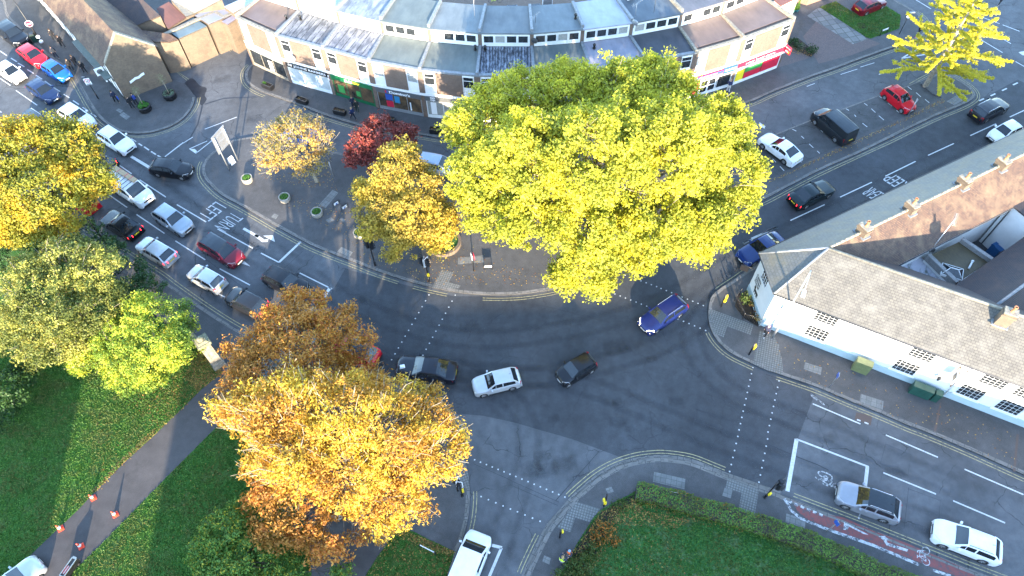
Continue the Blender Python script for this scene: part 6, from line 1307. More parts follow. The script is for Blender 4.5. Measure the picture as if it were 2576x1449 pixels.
# rack and planks on the white van (bolted on)
rk = MB()
for k in range(7): rk.box((.6 - k * .48, 0, 2.06), (.05, 1.6, .04))
rk.build('roof_rack', m_dgrey, vn); 
for y in (-.8, .8): MB().box((-.85, y, 2.07), (3.2, .04, .07)).build('rack_rail', m_dgrey, vn)
lp = vn.matrix_basis; tk = thing('timber_planks', 'bundle of pale timber planks strapped on the white van rack', 'timber', vn.location + Vector((0, 0, 2.10)), vn.rotation_euler.z)
for k in range(3): MB().box((-.7, .38 + k * .165, .05), (3.3, .155, .09)).build('plank', mat('pale_timber', (.46, .34, .21), .8, (.36, .25, .15), 8), tk)
for x in (-1.5, -.4, .3): MB().box((x, .545, .10), (.05, .54, .022)).build('strap', c_red, tk)
# ------------------------------------------------------------------ street furniture
SG = 'traffic light poles and crossing posts'
def post_top(base, top):
    """height of a post from its foot and head in the survey photo"""
    P = at(*base); best = min((( _px(P, z) - Vector(top)).length, z) for z in [k * .05 for k in range(4, 260)]); return best[1]
def _px(P, z):
    q = Vector((P.x, P.y, z - EYE)); v = Vector((q.dot(_r_w), q.dot(_f_w), -q.z)); c = _r * v.x + _f * v.y + _n * v.z
    return Vector((CX + FOC * c.x / c.z, CY + FOC * c.y / c.z))
_r_w, _f_w = Vector((1, 0, 0)), Vector((0, 1, 0))
c_amber = mat('signal_yellow', (.75, .55, .02), .4, amt=.08)
def signal(lab, base, h, heads, box=None, border=False):
    """heads: list of (facing angle in degrees, bottom height)"""
    p = at(*base, .12); t = thing('traffic_light', lab, 'traffic light', p, 0, SG)
    MB().tube([(0, 0, 0), (0, 0, h)], .057, 10).build('pole', m_black, t)
    MB().lathe([(.0, 0), (.11, 0), (.10, .5), (.057, .55)], seg=10).build('pole_base', m_black, t)
    for a, z in heads:
        d = Vector((math.cos(R(a)), math.sin(R(a)), 0)); o = d * .24; hb = MB(); hb.box((o.x, o.y, z + .48), (.22, .30, .96), R(a)); hd = hb.build('signal_head', m_black, t)
        if border:
            bb = MB()
            for yy in (-.23, .23): q = Vector((-d.y, d.x, 0)) * yy + d * .12; bb.box((q.x, q.y, z + .48), (.03, .05, 1.12), R(a))
            for zz in (z - .06, z + 1.02): q = d * .12; bb.box((q.x, q.y, zz), (.03, .5, .05), R(a))
            bb.build('white_surround', c_white, hd)
        for k in range(3):
            v = d * .42; vb = MB(); c = d * .36; M_ = []
            for s in range(9):
                g = math.pi * s / 8; y = .12 * math.cos(g); zz = z + .18 + k * .3 + .12 * math.sin(g); sdv = Vector((-d.y, d.x, 0)) * y
                M_ += [Vector((c.x, c.y, zz)) + sdv, Vector((c.x, c.y, zz)) + sdv + d * .22]
            vb.mesh(M_, [(2 * s, 2 * s + 1, 2 * s + 3, 2 * s + 2) for s in range(8)]); vb.build('visor', m_black, hd)
            l = MB(); l.lathe([(0, 0), (.10, 0), (.10, .02), (0, .03)], seg=12, axis='X'); lo = l.build('lens', (mat('lens_green', (.01, .12, .06), .2), mat('lens_amber', (.25, .12, .01), .2), mat('lens_red', (.3, .01, .01), .2))[k], hd); place(lo, d * .355 + Vector((0, 0, z + .18 + k * .3)), R(a))
    if box is not None:
        d = Vector((math.cos(R(box)), math.sin(R(box)), 0)) * .12; MB().box((d.x, d.y, 1.1), (.14, .2, .36), R(box)).build('push_button_box', c_amber, t)
    return t
def button_post(lab, base, h, boxes):
    p = at(*base, .12); t = thing('crossing_post', lab, 'crossing post', p, 0, SG)
    MB().tube([(0, 0, 0), (0, 0, h)], .07, 10).build('pole', m_black, t); MB().lathe([(.0, h), (.085, h - .02), (.085, h + .05), (0, h + .08)], seg=10).build('cap', m_black, t)
    for a, z in boxes:
        d = Vector((math.cos(R(a)), math.sin(R(a)), 0)) * .14; MB().box((d.x, d.y, z), (.14, .21, .34), R(a)).build('push_button_box', c_amber, t)
signal('traffic light with twin black heads on the forecourt kerb left of the orange maple', (944, 667), 3.55, [(150, 2.55), (-20, 2.65)])
signal('sunlit traffic light with white bordered head beside the forecourt tactile paving', (1079, 707), 3.5, [(170, 2.45), (-40, 2.55)], -60, True)
signal('traffic light on the park corner with white bordered head', (1163, 1247), 3.4, [(-100, 2.4), (160, 2.5)], 10, True)
signal('traffic light with yellow button box by the cycle stop box', (1924, 1251), 3.4, [(15, 2.5), (-30, 2.35)], -70)
button_post('black crossing post with yellow box on the pub corner kerb by the dark bed', (1814, 771), 1.95, [(-20, 1.65), (-50, 1.1)])
button_post('black crossing post with yellow box on the pub pavement tactile slabs', (1884, 892), 1.9, [(0, 1.5), (20, 1.05)])
button_post('black crossing post with two yellow boxes by the leaf strewn bed', (1519, 1273), 2.6, [(-170, 1.5), (-100, 1.15)])
button_post('short black crossing post with yellow box nearest the two workers', (1408, 1352), 1.7, [(10, 1.45)])
def lamp(lab, base, h, head, m=m_black, mid=None, hl=.75, hc=None):
    p = at(*base, .12); t = thing('street_lamp', lab, 'street lamp', p, 0, 'street lamps', world=True); P = Vector(p)
    MB().tube([P, P + Vector((0, 0, 1.5)), P + Vector((0, 0, 1.6)), P + Vector((0, 0, h))], [.10, .10, .07, .05], 10).build('pole', m, t)
    e = Vector(head); top = P + Vector((0, 0, h)); MB().tube([top, top.lerp(e, .4) + Vector((0, 0, .12)), e], .035, 7).build('arm', m, t)
    d = (e - top); d.z = 0; a = math.atan2(d.y, d.x); d.normalize(); hb = MB(); c = e + d * hl * .4
    hb.box((c.x, c.y, c.z + .03), (hl, .30, .13), a, taper=.7); hd = hb.build('lamp_head', hc or c_white, t); l = MB(); l.box((c.x, c.y, c.z - .055), (hl * .6, .22, .04), a); l.build('lens', m_glass, hd)
lamp('black street lamp with white head under the orange tree on the left road', t1(0, 1, 1072, 1005), 6.0, at(*t1(0, 1, 955, 485), 6.15))
lamp('street lamp with white head poking out of the golden chestnut', (1024, 1000), 5.3, at(*t1(1, 2, 1450, 795), 5.35), m_barkdark, hl=.4)
lamp('tall white street lamp standing before the white pub wall', (1944, 848), post_top((1944, 848), (2040, 681)), at(2024, 730, post_top((1944, 848), (2040, 681)) - .3), m_galv)
lamp('black street lamp by the no entry sign beside the inn pavement', (100, 101), 6.5, at(-10, -40, 6.6))
def disc(mb, c, r, d, w=.02, mi=0, n=20):
    d = Vector(d).normalized(); u = Vector((-d.y, d.x, 0)).normalized(); v = u.cross(d) * -1; c = Vector(c)
    A = [c + d * w + (u * math.cos(6.2832 * k / n) + v * math.sin(6.2832 * k / n)) * r for k in range(n)]; B = [p - d * 2 * w for p in A]
    mb.mesh(A + B, [tuple(range(n)), tuple(range(2 * n - 1, n - 1, -1))] + [(k, n + k, n + (k + 1) % n, (k + 1) % n) for k in range(n)], mi)
def plate(mb, c, w, h, d, th=.02):
    d = Vector(d).normalized(); a = math.atan2(d.y, d.x); mb.box(c, (th, w, h), a)
dN = Vector((.45, -.85, 0)); p = at(86, 78, .12); ne = thing('road_sign', 'red round no entry sign on the black lamp pole by the inn', 'road sign', at(100, 101, .12), 0, 'road signs')
b = MB(); disc(b, dN * .1 + Vector((0, 0, 2.3)), .36, dN); b.build('disc', c_red, ne); b = MB(); disc(b, dN * .085 + Vector((0, 0, 2.3)), .40, dN, .01); b.build('rim', c_white, ne); b = MB(); plate(b, dN * .125 + Vector((0, 0, 2.3)), .5, .13, dN); b.build('bar', c_white, ne)
MB().box((0, 0, 2.3), (.16, .16, .1)).build('bracket', m_dgrey, ne)
s20 = thing('road_sign', 'white speed limit sign with red ring reading 20 on the inn pavement', 'road sign', at(247.5, 248, .12), 0, 'road signs'); d2 = Vector((.3, -.95, 0))
MB().tube([(0, 0, 0), (0, 0, 3.0)], .045, 8).tube([(0, 0, 0), (0, 0, 1.0)], .07, 8).build('pole', m_black, s20); b = MB(); plate(b, d2 * .06 + Vector((0, 0, 2.4)), .6, .85, d2); b.build('plate', c_white, s20)
b = MB(); disc(b, d2 * .075 + Vector((0, 0, 2.5)), .26, d2, .012); b.build('ring', c_red, s20); b = MB(); disc(b, d2 * .085 + Vector((0, 0, 2.5)), .2, d2, .012); b.build('disc', c_white, s20)
u2 = Vector((-d2.y, d2.x, 0)); b = MB(); o = d2 * .11; text_on(b, '20', o - u2 * .13 + Vector((0, 0, 2.4)), o + u2 * .13 + Vector((0, 0, 2.4)), o - u2 * .13 + Vector((0, 0, 2.6)), 0, .04); b.build('lettering', c_black, s20); b = MB(); text_on(b, 'ZONE', o - u2 * .2 + Vector((0, 0, 2.03)), o + u2 * .2 + Vector((0, 0, 2.03)), o - u2 * .2 + Vector((0, 0, 2.15)), 0, .03); b.build('lettering', c_black, s20)
MB().tube([(0, 0, 3.0), (-.3, -.1, 3.05)], .03, 6).build('sign_light', m_galv, s20)
bs0, bs1 = at(577, 428, .12), at(598.5, 403, .12); bd = thing('direction_sign', 'large grey backed direction sign on two posts at the forecourt tip', 'road sign', (bs0 + bs1) / 2, 0, 'road signs', world=True)
u = (bs1 - bs0).normalized(); nb = Vector((u.y, -u.x, 0))
for q in (bs0, bs1): MB().tube([q, q + Vector((0, 0, 4.4))], .06, 10).build('post', m_galv, bd)
c0 = (bs0 + bs1) / 2 - nb * .1; a_ = math.atan2(u.y, u.x); Ls = (bs1 - bs0).length + .5
for k in range(3): MB().box((c0.x, c0.y, 2.5 + k * .76 + .37), (Ls, .04, .745), a_).build('panel', m_galv, bd)
for z in (2.7, 3.5, 4.3): q = c0 + nb * .04; MB().box((q.x, q.y, z), (Ls - .1, .05, .06), a_).build('back_rail', m_galv, bd)
ab = thing('a_board', 'small white and blue pavement board under the big direction sign', 'pavement sign', at(585, 411, .12), .9)
MB().box((0, .12, .45), (.55, .03, .9), rx=.16).build('front_panel', c_white, ab); MB().box((0, -.12, .45), (.55, .03, .9), rx=-.16).build('rear_panel', c_white, ab); MB().box((0, -.155, .22), (.5, .02, .35), rx=-.16).build('printed_band', c_cyan, ab)
rd = thing('road_sign', 'round red rimmed sign on black post seen edge on at the forecourt front', 'road sign', at(1192, 681, .12), 0, 'road signs'); MB().tube([(0, 0, 0), (0, 0, 2.4)], .05, 8).build('pole', m_black, rd)
for s in (-1, 1): b = MB(); dd = Vector((s, .25 * s, 0)); disc(b, dd * .1 + Vector((0, 0, 2.2)), .38, dd); b.build('disc', c_white if s < 0 else c_red, rd)
zr_ = thing('road_sign', 'white round sign with black ring on a slim post by the lawn at upper right', 'road sign', at(2262, 86, .12), 0, 'road signs'); MB().tube([(0, 0, 0), (0, 0, 2.9)], .045, 8).build('pole', m_dgrey, zr_)
b = MB(); disc(b, Vector((0, -.07, 2.45)), .34, (0, -1, 0)); b.build('rim', c_black, zr_); b = MB(); disc(b, Vector((0, -.09, 2.45)), .27, (0, -1, 0)); b.build('disc', c_white, zr_); MB().box((.25, 0, 2.9), (.6, .16, .08)).build('sign_light', m_galv, zr_)
def bluesign(lab, base, h, a):
    t = thing('road_sign', lab, 'road sign', at(*base, .12), 0, 'road signs'); MB().tube([(0, 0, 0), (0, 0, h)], .035, 8).build('pole', m_galv, t); d = Vector((math.cos(R(a)), math.sin(R(a)), 0)); b = MB(); plate(b, d * .05 + Vector((0, 0, h - .25)), .4, .5, d); b.build('plate', c_blue, t); b = MB(); plate(b, -d * .03 + Vector((0, 0, h - .25)), .4, .5, d, .012); b.build('back_plate', m_galv, t)
bluesign('slim grey post with small blue plate on the pub pavement near the kerb', (2087, 972), 2.2, 160); bluesign('blue cycle sign on a grey post beside the red cycle lane', (2079, 1337), 2.4, 200)
sp = thing('signpost', 'plain pale grey post beside the half bare tree', 'post', at(840, 448, .12), 0); MB().tube([(0, 0, 0), (0, 0, 2.4)], .05, 8).build('pole', m_galv, sp); MB().lathe([(.0, 2.4), (.06, 2.38), (.06, 2.43), (0, 2.46)], seg=8).build('cap', m_dgrey, sp)
sp = thing('signpost', 'thin grey post in front of the parked red hatchback', 'post', at(2284, 291, .12), 0); MB().tube([(0, 0, 0), (0, 0, 2.3)], .045, 8).build('pole', m_galv, sp); MB().box((0, 0, 2.15), (.03, .3, .3)).build('plate', m_galv, sp)
def nameplate(lab, a, b, z, foot=.12):
    A, B = at(*a, z), at(*b, z); c = (A + B) / 2; t = thing('street_name_sign', lab, 'street sign', (c.x, c.y, foot), math.atan2(B.y - A.y, B.x - A.x), 'street name signs'); L = (B - A).length
    MB().box((0, 0, z - foot - .14), (L, .03, .24)).build('board', c_white, t); MB().box((0, -.018, z - foot - .24), (L * .96, .006, .03)).build('edge_line', c_black, t)
    for s in (-1, 1): MB().box((s * (L / 2 + .03), 0, (z - foot) / 2), (.07, .07, z - foot)).build('leg', m_black, t)
nameplate('white street name board low on the forecourt front edge', t1(1, 1, 2297, 1226), t1(1, 1, 2372, 1224), .7); nameplate('white street name board standing on the lawn at upper right', t1(3, 0, 1155, 300), t1(3, 0, 1218, 275), .95)
nameplate('white street name board on black legs in the leafy triangle lawn', t1(1, 3, 1648, 1135), t1(1, 3, 1795, 1208), .95); nameplate('street name board beside the start of the clipped hedge', t1(2, 3, 1545, 588), t1(2, 3, 1680, 614), .8)
# planters
m_conc = mat('planter_concrete', (.36, .33, .28), .9, (.22, .2, .17), 8, bump=.3)
PG_ = leaf_mat('planter_leaf', [(.04, .12, .02), (.08, .2, .03), (.12, .26, .04)], None, .25)
def planter_green(root, c, r, n=420, h=.1, m=None, s=.1):
    a = RNG.uniform(0, 6.283, n); q = np.sqrt(RNG.random(n)) * r; P = np.stack([c[0] + q * np.cos(a), c[1] + q * np.sin(a), c[2] + h * (1 - (q / r) ** 2) * RNG.uniform(.5, 1.2, n)], 1)
    leaf_mesh('foliage', P, np.array([0, 0, 1.0]) + RNG.normal(size=(n, 3)) * .6, s * RNG.uniform(.6, 1.3, n), m or PG_, root)
for (x, y), l in (((624, 455), 'round concrete planter nearest the big direction sign'), ((718, 503), 'round concrete planter second along from the direction sign'), ((799, 540), 'round concrete planter nearest the cycle stands'), ((905, 592), 'round concrete planter tucked against the orange maple crown')):
    t = thing('round_planter', l, 'planter', at(x, y, .12), 0, 'round concrete planters')
    MB().lathe([(0, 0), (.50, 0), (.54, .08), (.56, .5), (.55, .55), (.46, .55), (.45, .44), (0, .44)], seg=20).build('tub', m_conc, t); MB().lathe([(0, .445), (.455, .445)], seg=20).build('soil', m_soil, t); planter_green(t, (0, 0, .46), .46, h=.2)
def trough(lab, x, y, a, green=0):
    t = thing('planter_box', lab, 'planter', at(x, y, .12), a, 'black planter boxes'); L, w, h = 1.35, .5, .55; b = MB()
    for sx, sy, px_, py_ in ((L, .05, 0, -w / 2), (L, .05, 0, w / 2), (.05, w - .1, -L / 2 + .025, 0), (.05, w - .1, L / 2 - .025, 0)): b.box((px_, py_, h / 2), (sx, sy, h))
    b.build('box', m_black, t); MB().box((0, 0, h - .14), (L - .1, w - .1, .08)).build('soil', m_soil, t); r = MB()
    for sx, sy, px_, py_ in ((L + .06, .07, 0, -w / 2), (L + .06, .07, 0, w / 2), (.07, w - .075, -L / 2, 0), (.07, w - .075, L / 2, 0)): r.box((px_, py_, h + .02), (sx, sy, .035))
    r.build('rim', m_dgrey, t)
    if green: planter_green(t, (green * .4, 0, h - .1), .22, 120, .2)
    n = 30; leaf_mesh('dead_leaves', np.stack([RNG.uniform(-.6, .6, n), RNG.uniform(-.18, .18, n), np.full(n, h - .09)], 1), np.array([0, 0, 1.0]) + RNG.normal(size=(n, 3)) * .3, np.full(n, .09), MATS['litter_leaf'], t)
trough('black planter box outside the left end shop with a green tuft', 675, 221, -.55, -1); trough('black planter box outside the barber shop', 761, 258, -.45); trough('black planter box outside the green fronted sandwich shop', 856, 286, -.32)
trough('black planter box half hidden behind the red maple', 979, 306, -.2); trough('black planter box with a green tuft left of the huge yellow tree', 1098, 333, -.12, 1); trough('black planter box before the red fronted shop door', 1832, 255, .38); trough('black planter box peeping from the right edge of the yellow tree', 1768, 272, .3)
def bigpot(lab, x, y, topiary):
    p = at(x, y, .12); t = thing('large_pot', lab, 'planter', p, 0, 'large black pots', world=True); P = Vector(p)
    MB().lathe([(0, 0), (.55, 0), (.68, .1), (.72, .6), (.7, .72), (.62, .72), (.6, .62), (0, .62)], P, 22).build('pot', m_black, t); MB().lathe([(0, .63), (.61, .63)], P, 22).build('soil', m_soil, t)
    tm = MB(); tm.tube([P + Vector((0, 0, .6)), P + Vector((.03, .02, 1.5)), P + Vector((0, .05, 2.5))], [.05, .04, .02], 7); tm.build('trunk', m_barkpale, t)
    n = 260; d = sphere(n); Q = np.array(P) + np.array([0, .05, 2.6]) + d * np.array([.5, .5, .75]) * (RNG.random(n) ** .5)[:, None]; leaf_mesh('crown', Q, d + RNG.normal(size=(n, 3)) * .6, .11 * RNG.uniform(.6, 1.3, n), leaf_mat('olive_leaf_thin', [(.12, .14, .07), (.2, .22, .12), (.28, .27, .17)], None, .3), t, .35)
    for k in range(3 if topiary else 7):
        a = k * 6.283 / (3 if topiary else 7); r = .3 if topiary else .46; c = np.array(P) + np.array([math.cos(a) * r, math.sin(a) * r, .75 if topiary else .68]); n = 700 if topiary else 150; d = sphere(n); rad = .33 if topiary else .2
        leaf_mesh('underplanting', c + d * rad * np.array([1, 1, .75]) * RNG.uniform(.85, 1.05, n)[:, None], d + RNG.normal(size=(n, 3)) * .3, .07 * RNG.uniform(.6, 1.3, n), leaf_mat('box_ball_leaf' if topiary else 'sedum_leaf', [(.03, .13, .02), (.06, .2, .03), (.09, .26, .03)] if topiary else [(.10, .16, .10), (.15, .22, .14), (.2, .28, .18)], None, .2), t)
bigpot('large black pot with clipped green balls at the inn corner', 367, 277, True); bigpot('large black pot with greyish ground cover nearest the yard wall', 430, 246, False)
rb_ = thing('raised_bed', 'round brick raised bed with grass under the orange maple edge', 'raised bed', at(1117, 612, .12)); b = MB()
n = 30
for k in range(n):
    a = 6.283 * (k + .5) / n; b.box((1.5 * math.cos(a), 1.5 * math.sin(a), .22), (.26, .30, .44), a)
b.build('brick_ring', m_brickbuff, rb_, uv=True); MB().lathe([(0, .34), (1.38, .34)], seg=26).build('turf', m_grass2, rb_)
for (x, y), l in (((848, 519), 'left black cycle stand with a pale panel'), ((869, 528), 'right black cycle stand with a pale panel')):
    t = thing('cycle_stand', l, 'cycle stand', at(x, y, .12), .75, 'cycle stands'); MB().tube([(-.38, 0, 0), (-.38, 0, .68), (-.3, 0, .78), (.3, 0, .78), (.38, 0, .68), (.38, 0, 0)], .028, 8).build('hoop', m_black, t); MB().box((0, 0, .42), (.5, .02, .3)).build('panel', c_white, t); MB().box((0, -.012, .36), (.2, .012, .15)).build('emblem', c_blue, t)
# service cabinets by the pub wall
aS = math.atan2(dS.y, dS.x)
def cabinet(lab, q, w, d, h, m, doors):
    p = at(*q, .12); t = thing('service_cabinet', lab, 'cabinet', p, aS, 'green service cabinets'); MB().box((0, 0, h / 2), (w, d, h)).build('body', m, t); MB().box((0, 0, h + .03), (w + .06, d + .06, .07), taper=.96).build('lid', m, t)
    for k in range(doors): MB().box((-w / 2 + w * (k + .5) / doors, -d / 2 - .006, h * .5), (w / doors - .05, .02, h * .82)).build('door', m, t)
m_cab = mat('cabinet_green', (.02, .075, .055), .45, (.012, .055, .04), 3); m_cabo = mat('cabinet_olive', (.17, .19, .08), .5, (.12, .14, .06), 3)
cabinet('olive green service cabinet against the pub wall', t1(3, 2, 915, 825), 1.25, .55, 1.35, m_cabo, 2); cabinet('long dark green service cabinet further along the pub wall', t1(3, 2, 1510, 1065), 1.55, .55, 1.15, m_cab, 3); cabinet('narrow dark green cabinet touching the long one by the drainpipe', t1(3, 2, 1662, 1118), .48, .5, 1.1, m_cab, 1)
# hanging pub sign, lantern, railing
xs_ = (at(*t1(3, 2, 1880, 820), 3.6).xy - PB).dot(dS); hsn = thing('hanging_sign', 'square hanging sign in an iron frame on the white pub wall', 'sign', (*Ws.p(xs_, 0, .1).xy, 3.0), world=True)
b = MB(); q = [Ws.p(xs_, z, o) for z, o in ((4.6, .05), (4.6, 1.25), (3.3, 1.25), (3.3, .05))]; b.tube(q[:2], .035, 6); b.tube([q[0], q[3]], .03, 6); b.tube([q[1], q[2]], .03, 6); b.tube([q[3], q[2]], .03, 6); b.tube([Ws.p(xs_ + .5, 4.6, .05), Ws.p(xs_ + .5, 4.6, 1.1)], .03, 6); b.build('frame', mat('rusty_iron', (.1, .06, .035), .7), hsn); b = MB(); Wx = Wall(Ws.p(xs_, 0, .2).xy, Ws.p(xs_, 0, 1.1).xy); Wx.block(b, 0, .9, 3.4, 4.45, -.03, .03); b.build('board', c_white, hsn); b = MB(); Wx.block(b, .15, .75, 3.6, 4.25, .03, .04); b.build('painted_picture', m_dgrey, hsn)
lx_ = (at(*t1(3, 2, 1705, 950), 2.4).xy - PB).dot(dS); ln_ = thing('wall_lantern', 'black wall lantern left of the hanging pub sign', 'lantern', (*Ws.p(lx_, 0, .1).xy, 2.2), world=True); q = Ws.p(lx_, 2.3, .35); MB().tube([Ws.p(lx_, 2.9, .02), Ws.p(lx_, 2.95, .35), Ws.p(lx_, 2.7, .35)], .02, 6).build('bracket', m_black, ln_); MB().lathe([(0, 0), (.08, 0), (.15, .35), (.19, .36), (.05, .5), (0, .52)], q, 6, smooth=False).build('lantern', m_black, ln_)
lx2 = at(1876, 700, 2.9); lt = thing('iron_bracket', 'black iron bracket sign on the road side of the pub corner', 'sign', (PA.x - .1, PA.y + .1, 3.0)); b = MB(); b.tube([(0, 0, 0), (-.9, .5, .1)], .03, 6); b.build('arm', m_black, lt); MB().box((-.7, .4, -.35), (.7, .06, .7), -.5).build('board', m_black, lt)
rl = thing('iron_railing', 'low black railing round the planted bed at the pub corner', 'railing', at(1868, 770, .12), world=True); RP = [at(*q, .12) for q in T(2, 2, 2285, 70, 2240, 130, 2320, 312, 2400, 340, 2490, 375)]
for k in range(4): MB().tube([RP[k] + Vector((0, 0, .9)), RP[k + 1] + Vector((0, 0, .9))], .022, 6).build('top_rail', m_black, rl)
for k in range(5): MB().tube([RP[k], RP[k] + Vector((0, 0, 1.0))], .035, 6).build('post', m_black, rl)
bb = MB()
for k in range(4):
    L_ = (RP[k + 1] - RP[k]).length; m = int(L_ / .14)
    for j in range(1, m): q = RP[k].lerp(RP[k + 1], j / m); bb.tube([q + Vector((0, 0, .1)), q + Vector((0, 0, .88))], .010, 4)
bb.build('bars', m_black, rl)
# bins, bollard lamps, cones, the trolley, the stone pier
bn2 = thing('litter_bin', 'dark green litter bin beside the no entry sign', 'bin', at(91, 104, .12), .3); MB().box((0, 0, .5), (.5, .5, 1.0), taper=1.04).build('body', mat('bin_green', (.01, .04, .03), .5), bn2); MB().box((0, 0, 1.08), (.56, .56, .1), taper=.7).build('lid', m_black, bn2); MB().box((0, -.27, .85), (.3, .03, .14)).build('slot', m_trim, bn2)
blb = thing('bollard_light', 'white globed bollard at the foot of the inn lamp pole', 'bollard', at(107, 110, .12)); MB().tube([(0, 0, 0), (0, 0, .75)], .06, 8).build('post', m_black, blb)
for o, z in (((0, 0), .95), ((.2, -.25), .5)): b = MB(); b.lathe([(.22 * math.sin(k * .3142), .22 * -math.cos(k * .3142)) for k in range(11)], (o[0], o[1], z), 14); b.build('globe', c_white, blb)
c_cone = mat('cone_orange', (.75, .07, .03), .5, amt=.08)
for q, l in ((t1(0, 3, 940, 665), 'sunlit orange cone on the left grass edge of the path'), (t1(0, 3, 1162, 832), 'sunlit orange cone standing in the right half of the path'), (t1(0, 3, 612, 972), 'shaded red orange cone on the left path edge'), (t1(0, 3, 818, 1152), 'shaded red orange cone nearest the grey trolley')):
    t = thing('traffic_cone', l, 'traffic cone', at(*q, .14), .6, 'traffic cones on the park path'); MB().box((0, 0, .02), (.42, .42, .045)).build('base', c_cone, t); MB().lathe([(.17, .04), (.125, .25)], seg=14).lathe([(.085, .45), (.035, .74), (0, .745)], seg=14).build('cone', c_cone, t); MB().lathe([(.125, .25), (.085, .45)], seg=14).build('reflective_sleeve', c_white, t)
a_t = (at(*t1(0, 3, 770, 1290)) - at(*t1(0, 3, 700, 1390))); tr = thing('flat_trolley', 'narrow black trolley with pale rim and red inset panels on the path', 'trolley', at(*t1(0, 3, 742, 1385), .14), math.atan2(a_t.y, a_t.x)); L_ = 1.35
MB().box((0, 0, .45), (L_, .34, .62), taper=1.05).build('body', m_black, tr); b = MB()
for s in (-1, 1): b.box((0, s * .17, .79), (L_, .05, .06))
b.box((L_ / 2, 0, .79), (.16, .30, .06)); b.box((-L_ / 2, 0, .79), (.1, .30, .06)); b.box((-.2, 0, .785), (.6, .06, .05)); b.build('rim', mat('pale_blue_plastic', (.16, .21, .24), .5), tr)
for s in (-1, 1): MB().box((-.2, s * .085, .775), (.55, .10, .03)).build('red_panel', mat('dull_red', (.2, .015, .03), .5), tr)
for x in (-.5, .45):
    for y in (-.18, .18): MB().lathe([(0, -.03), (.12, -.03), (.12, .03), (0, .03)], (x, y, .12), 12, axis='Y').build('wheel', m_tyre, tr)
gp_ = thing('stone_gatepost', 'tall weathered stone gatepost with mossy cap between laurel and rust brown tree', 'gatepost', at(549, 915, .13), .65); m_old = mat('weathered_stone', (.25, .22, .18), .95, (.13, .115, .09), 4, bump=.5)
MB().box((0, 0, .3), (1.05, 1.05, .6)).box((0, 0, .66), (.96, .96, .12), taper=.9).build('plinth', m_old, gp_); MB().box((0, 0, 2.1), (.84, .84, 2.8), taper=.97).build('shaft', m_old, gp_)
b = MB()
for a in range(4):
    c_, s_ = math.cos(a * math.pi / 2), math.sin(a * math.pi / 2)
    for o in (-.22, .22): b.box((c_ * .415 - s_ * o, s_ * .415 + c_ * o, 2.0), (.05, .12, 2.2), a * math.pi / 2)
b.build('pilaster', m_old, gp_); m_moss = mat('mossy_stone', (.22, .20, .15), .95, (.08, .09, .035), 7, bump=.5)
MB().box((0, 0, 3.58), (1.0, 1.0, .16)).box((0, 0, 3.78), (1.14, 1.14, .22), taper=.95).box((0, 0, 3.96), (.9, .9, .14), taper=.7).build('cap', m_moss, gp_); b = MB(); b.lathe([(0, 4.0), (.26, 4.03), (.3, 4.15), (.24, 4.3), (.1, 4.36), (0, 4.37)], seg=14); b.build('finial', m_moss, gp_)
gw = thing('stone_wall', 'low weathered stone wall stub beside the tall gatepost', 'wall', at(505, 868, .13), world=True); s = Wall(at(452, 822).xy, at(540, 905).xy); b = MB(); s.block(b, 0, s.L, .13, 1.2, -.2, .2); b.build('stonework', m_old, gw); b = MB(); s.block(b, -.03, s.L + .03, 1.2, 1.32, -.26, .26); b.build('coping', m_moss, gw)
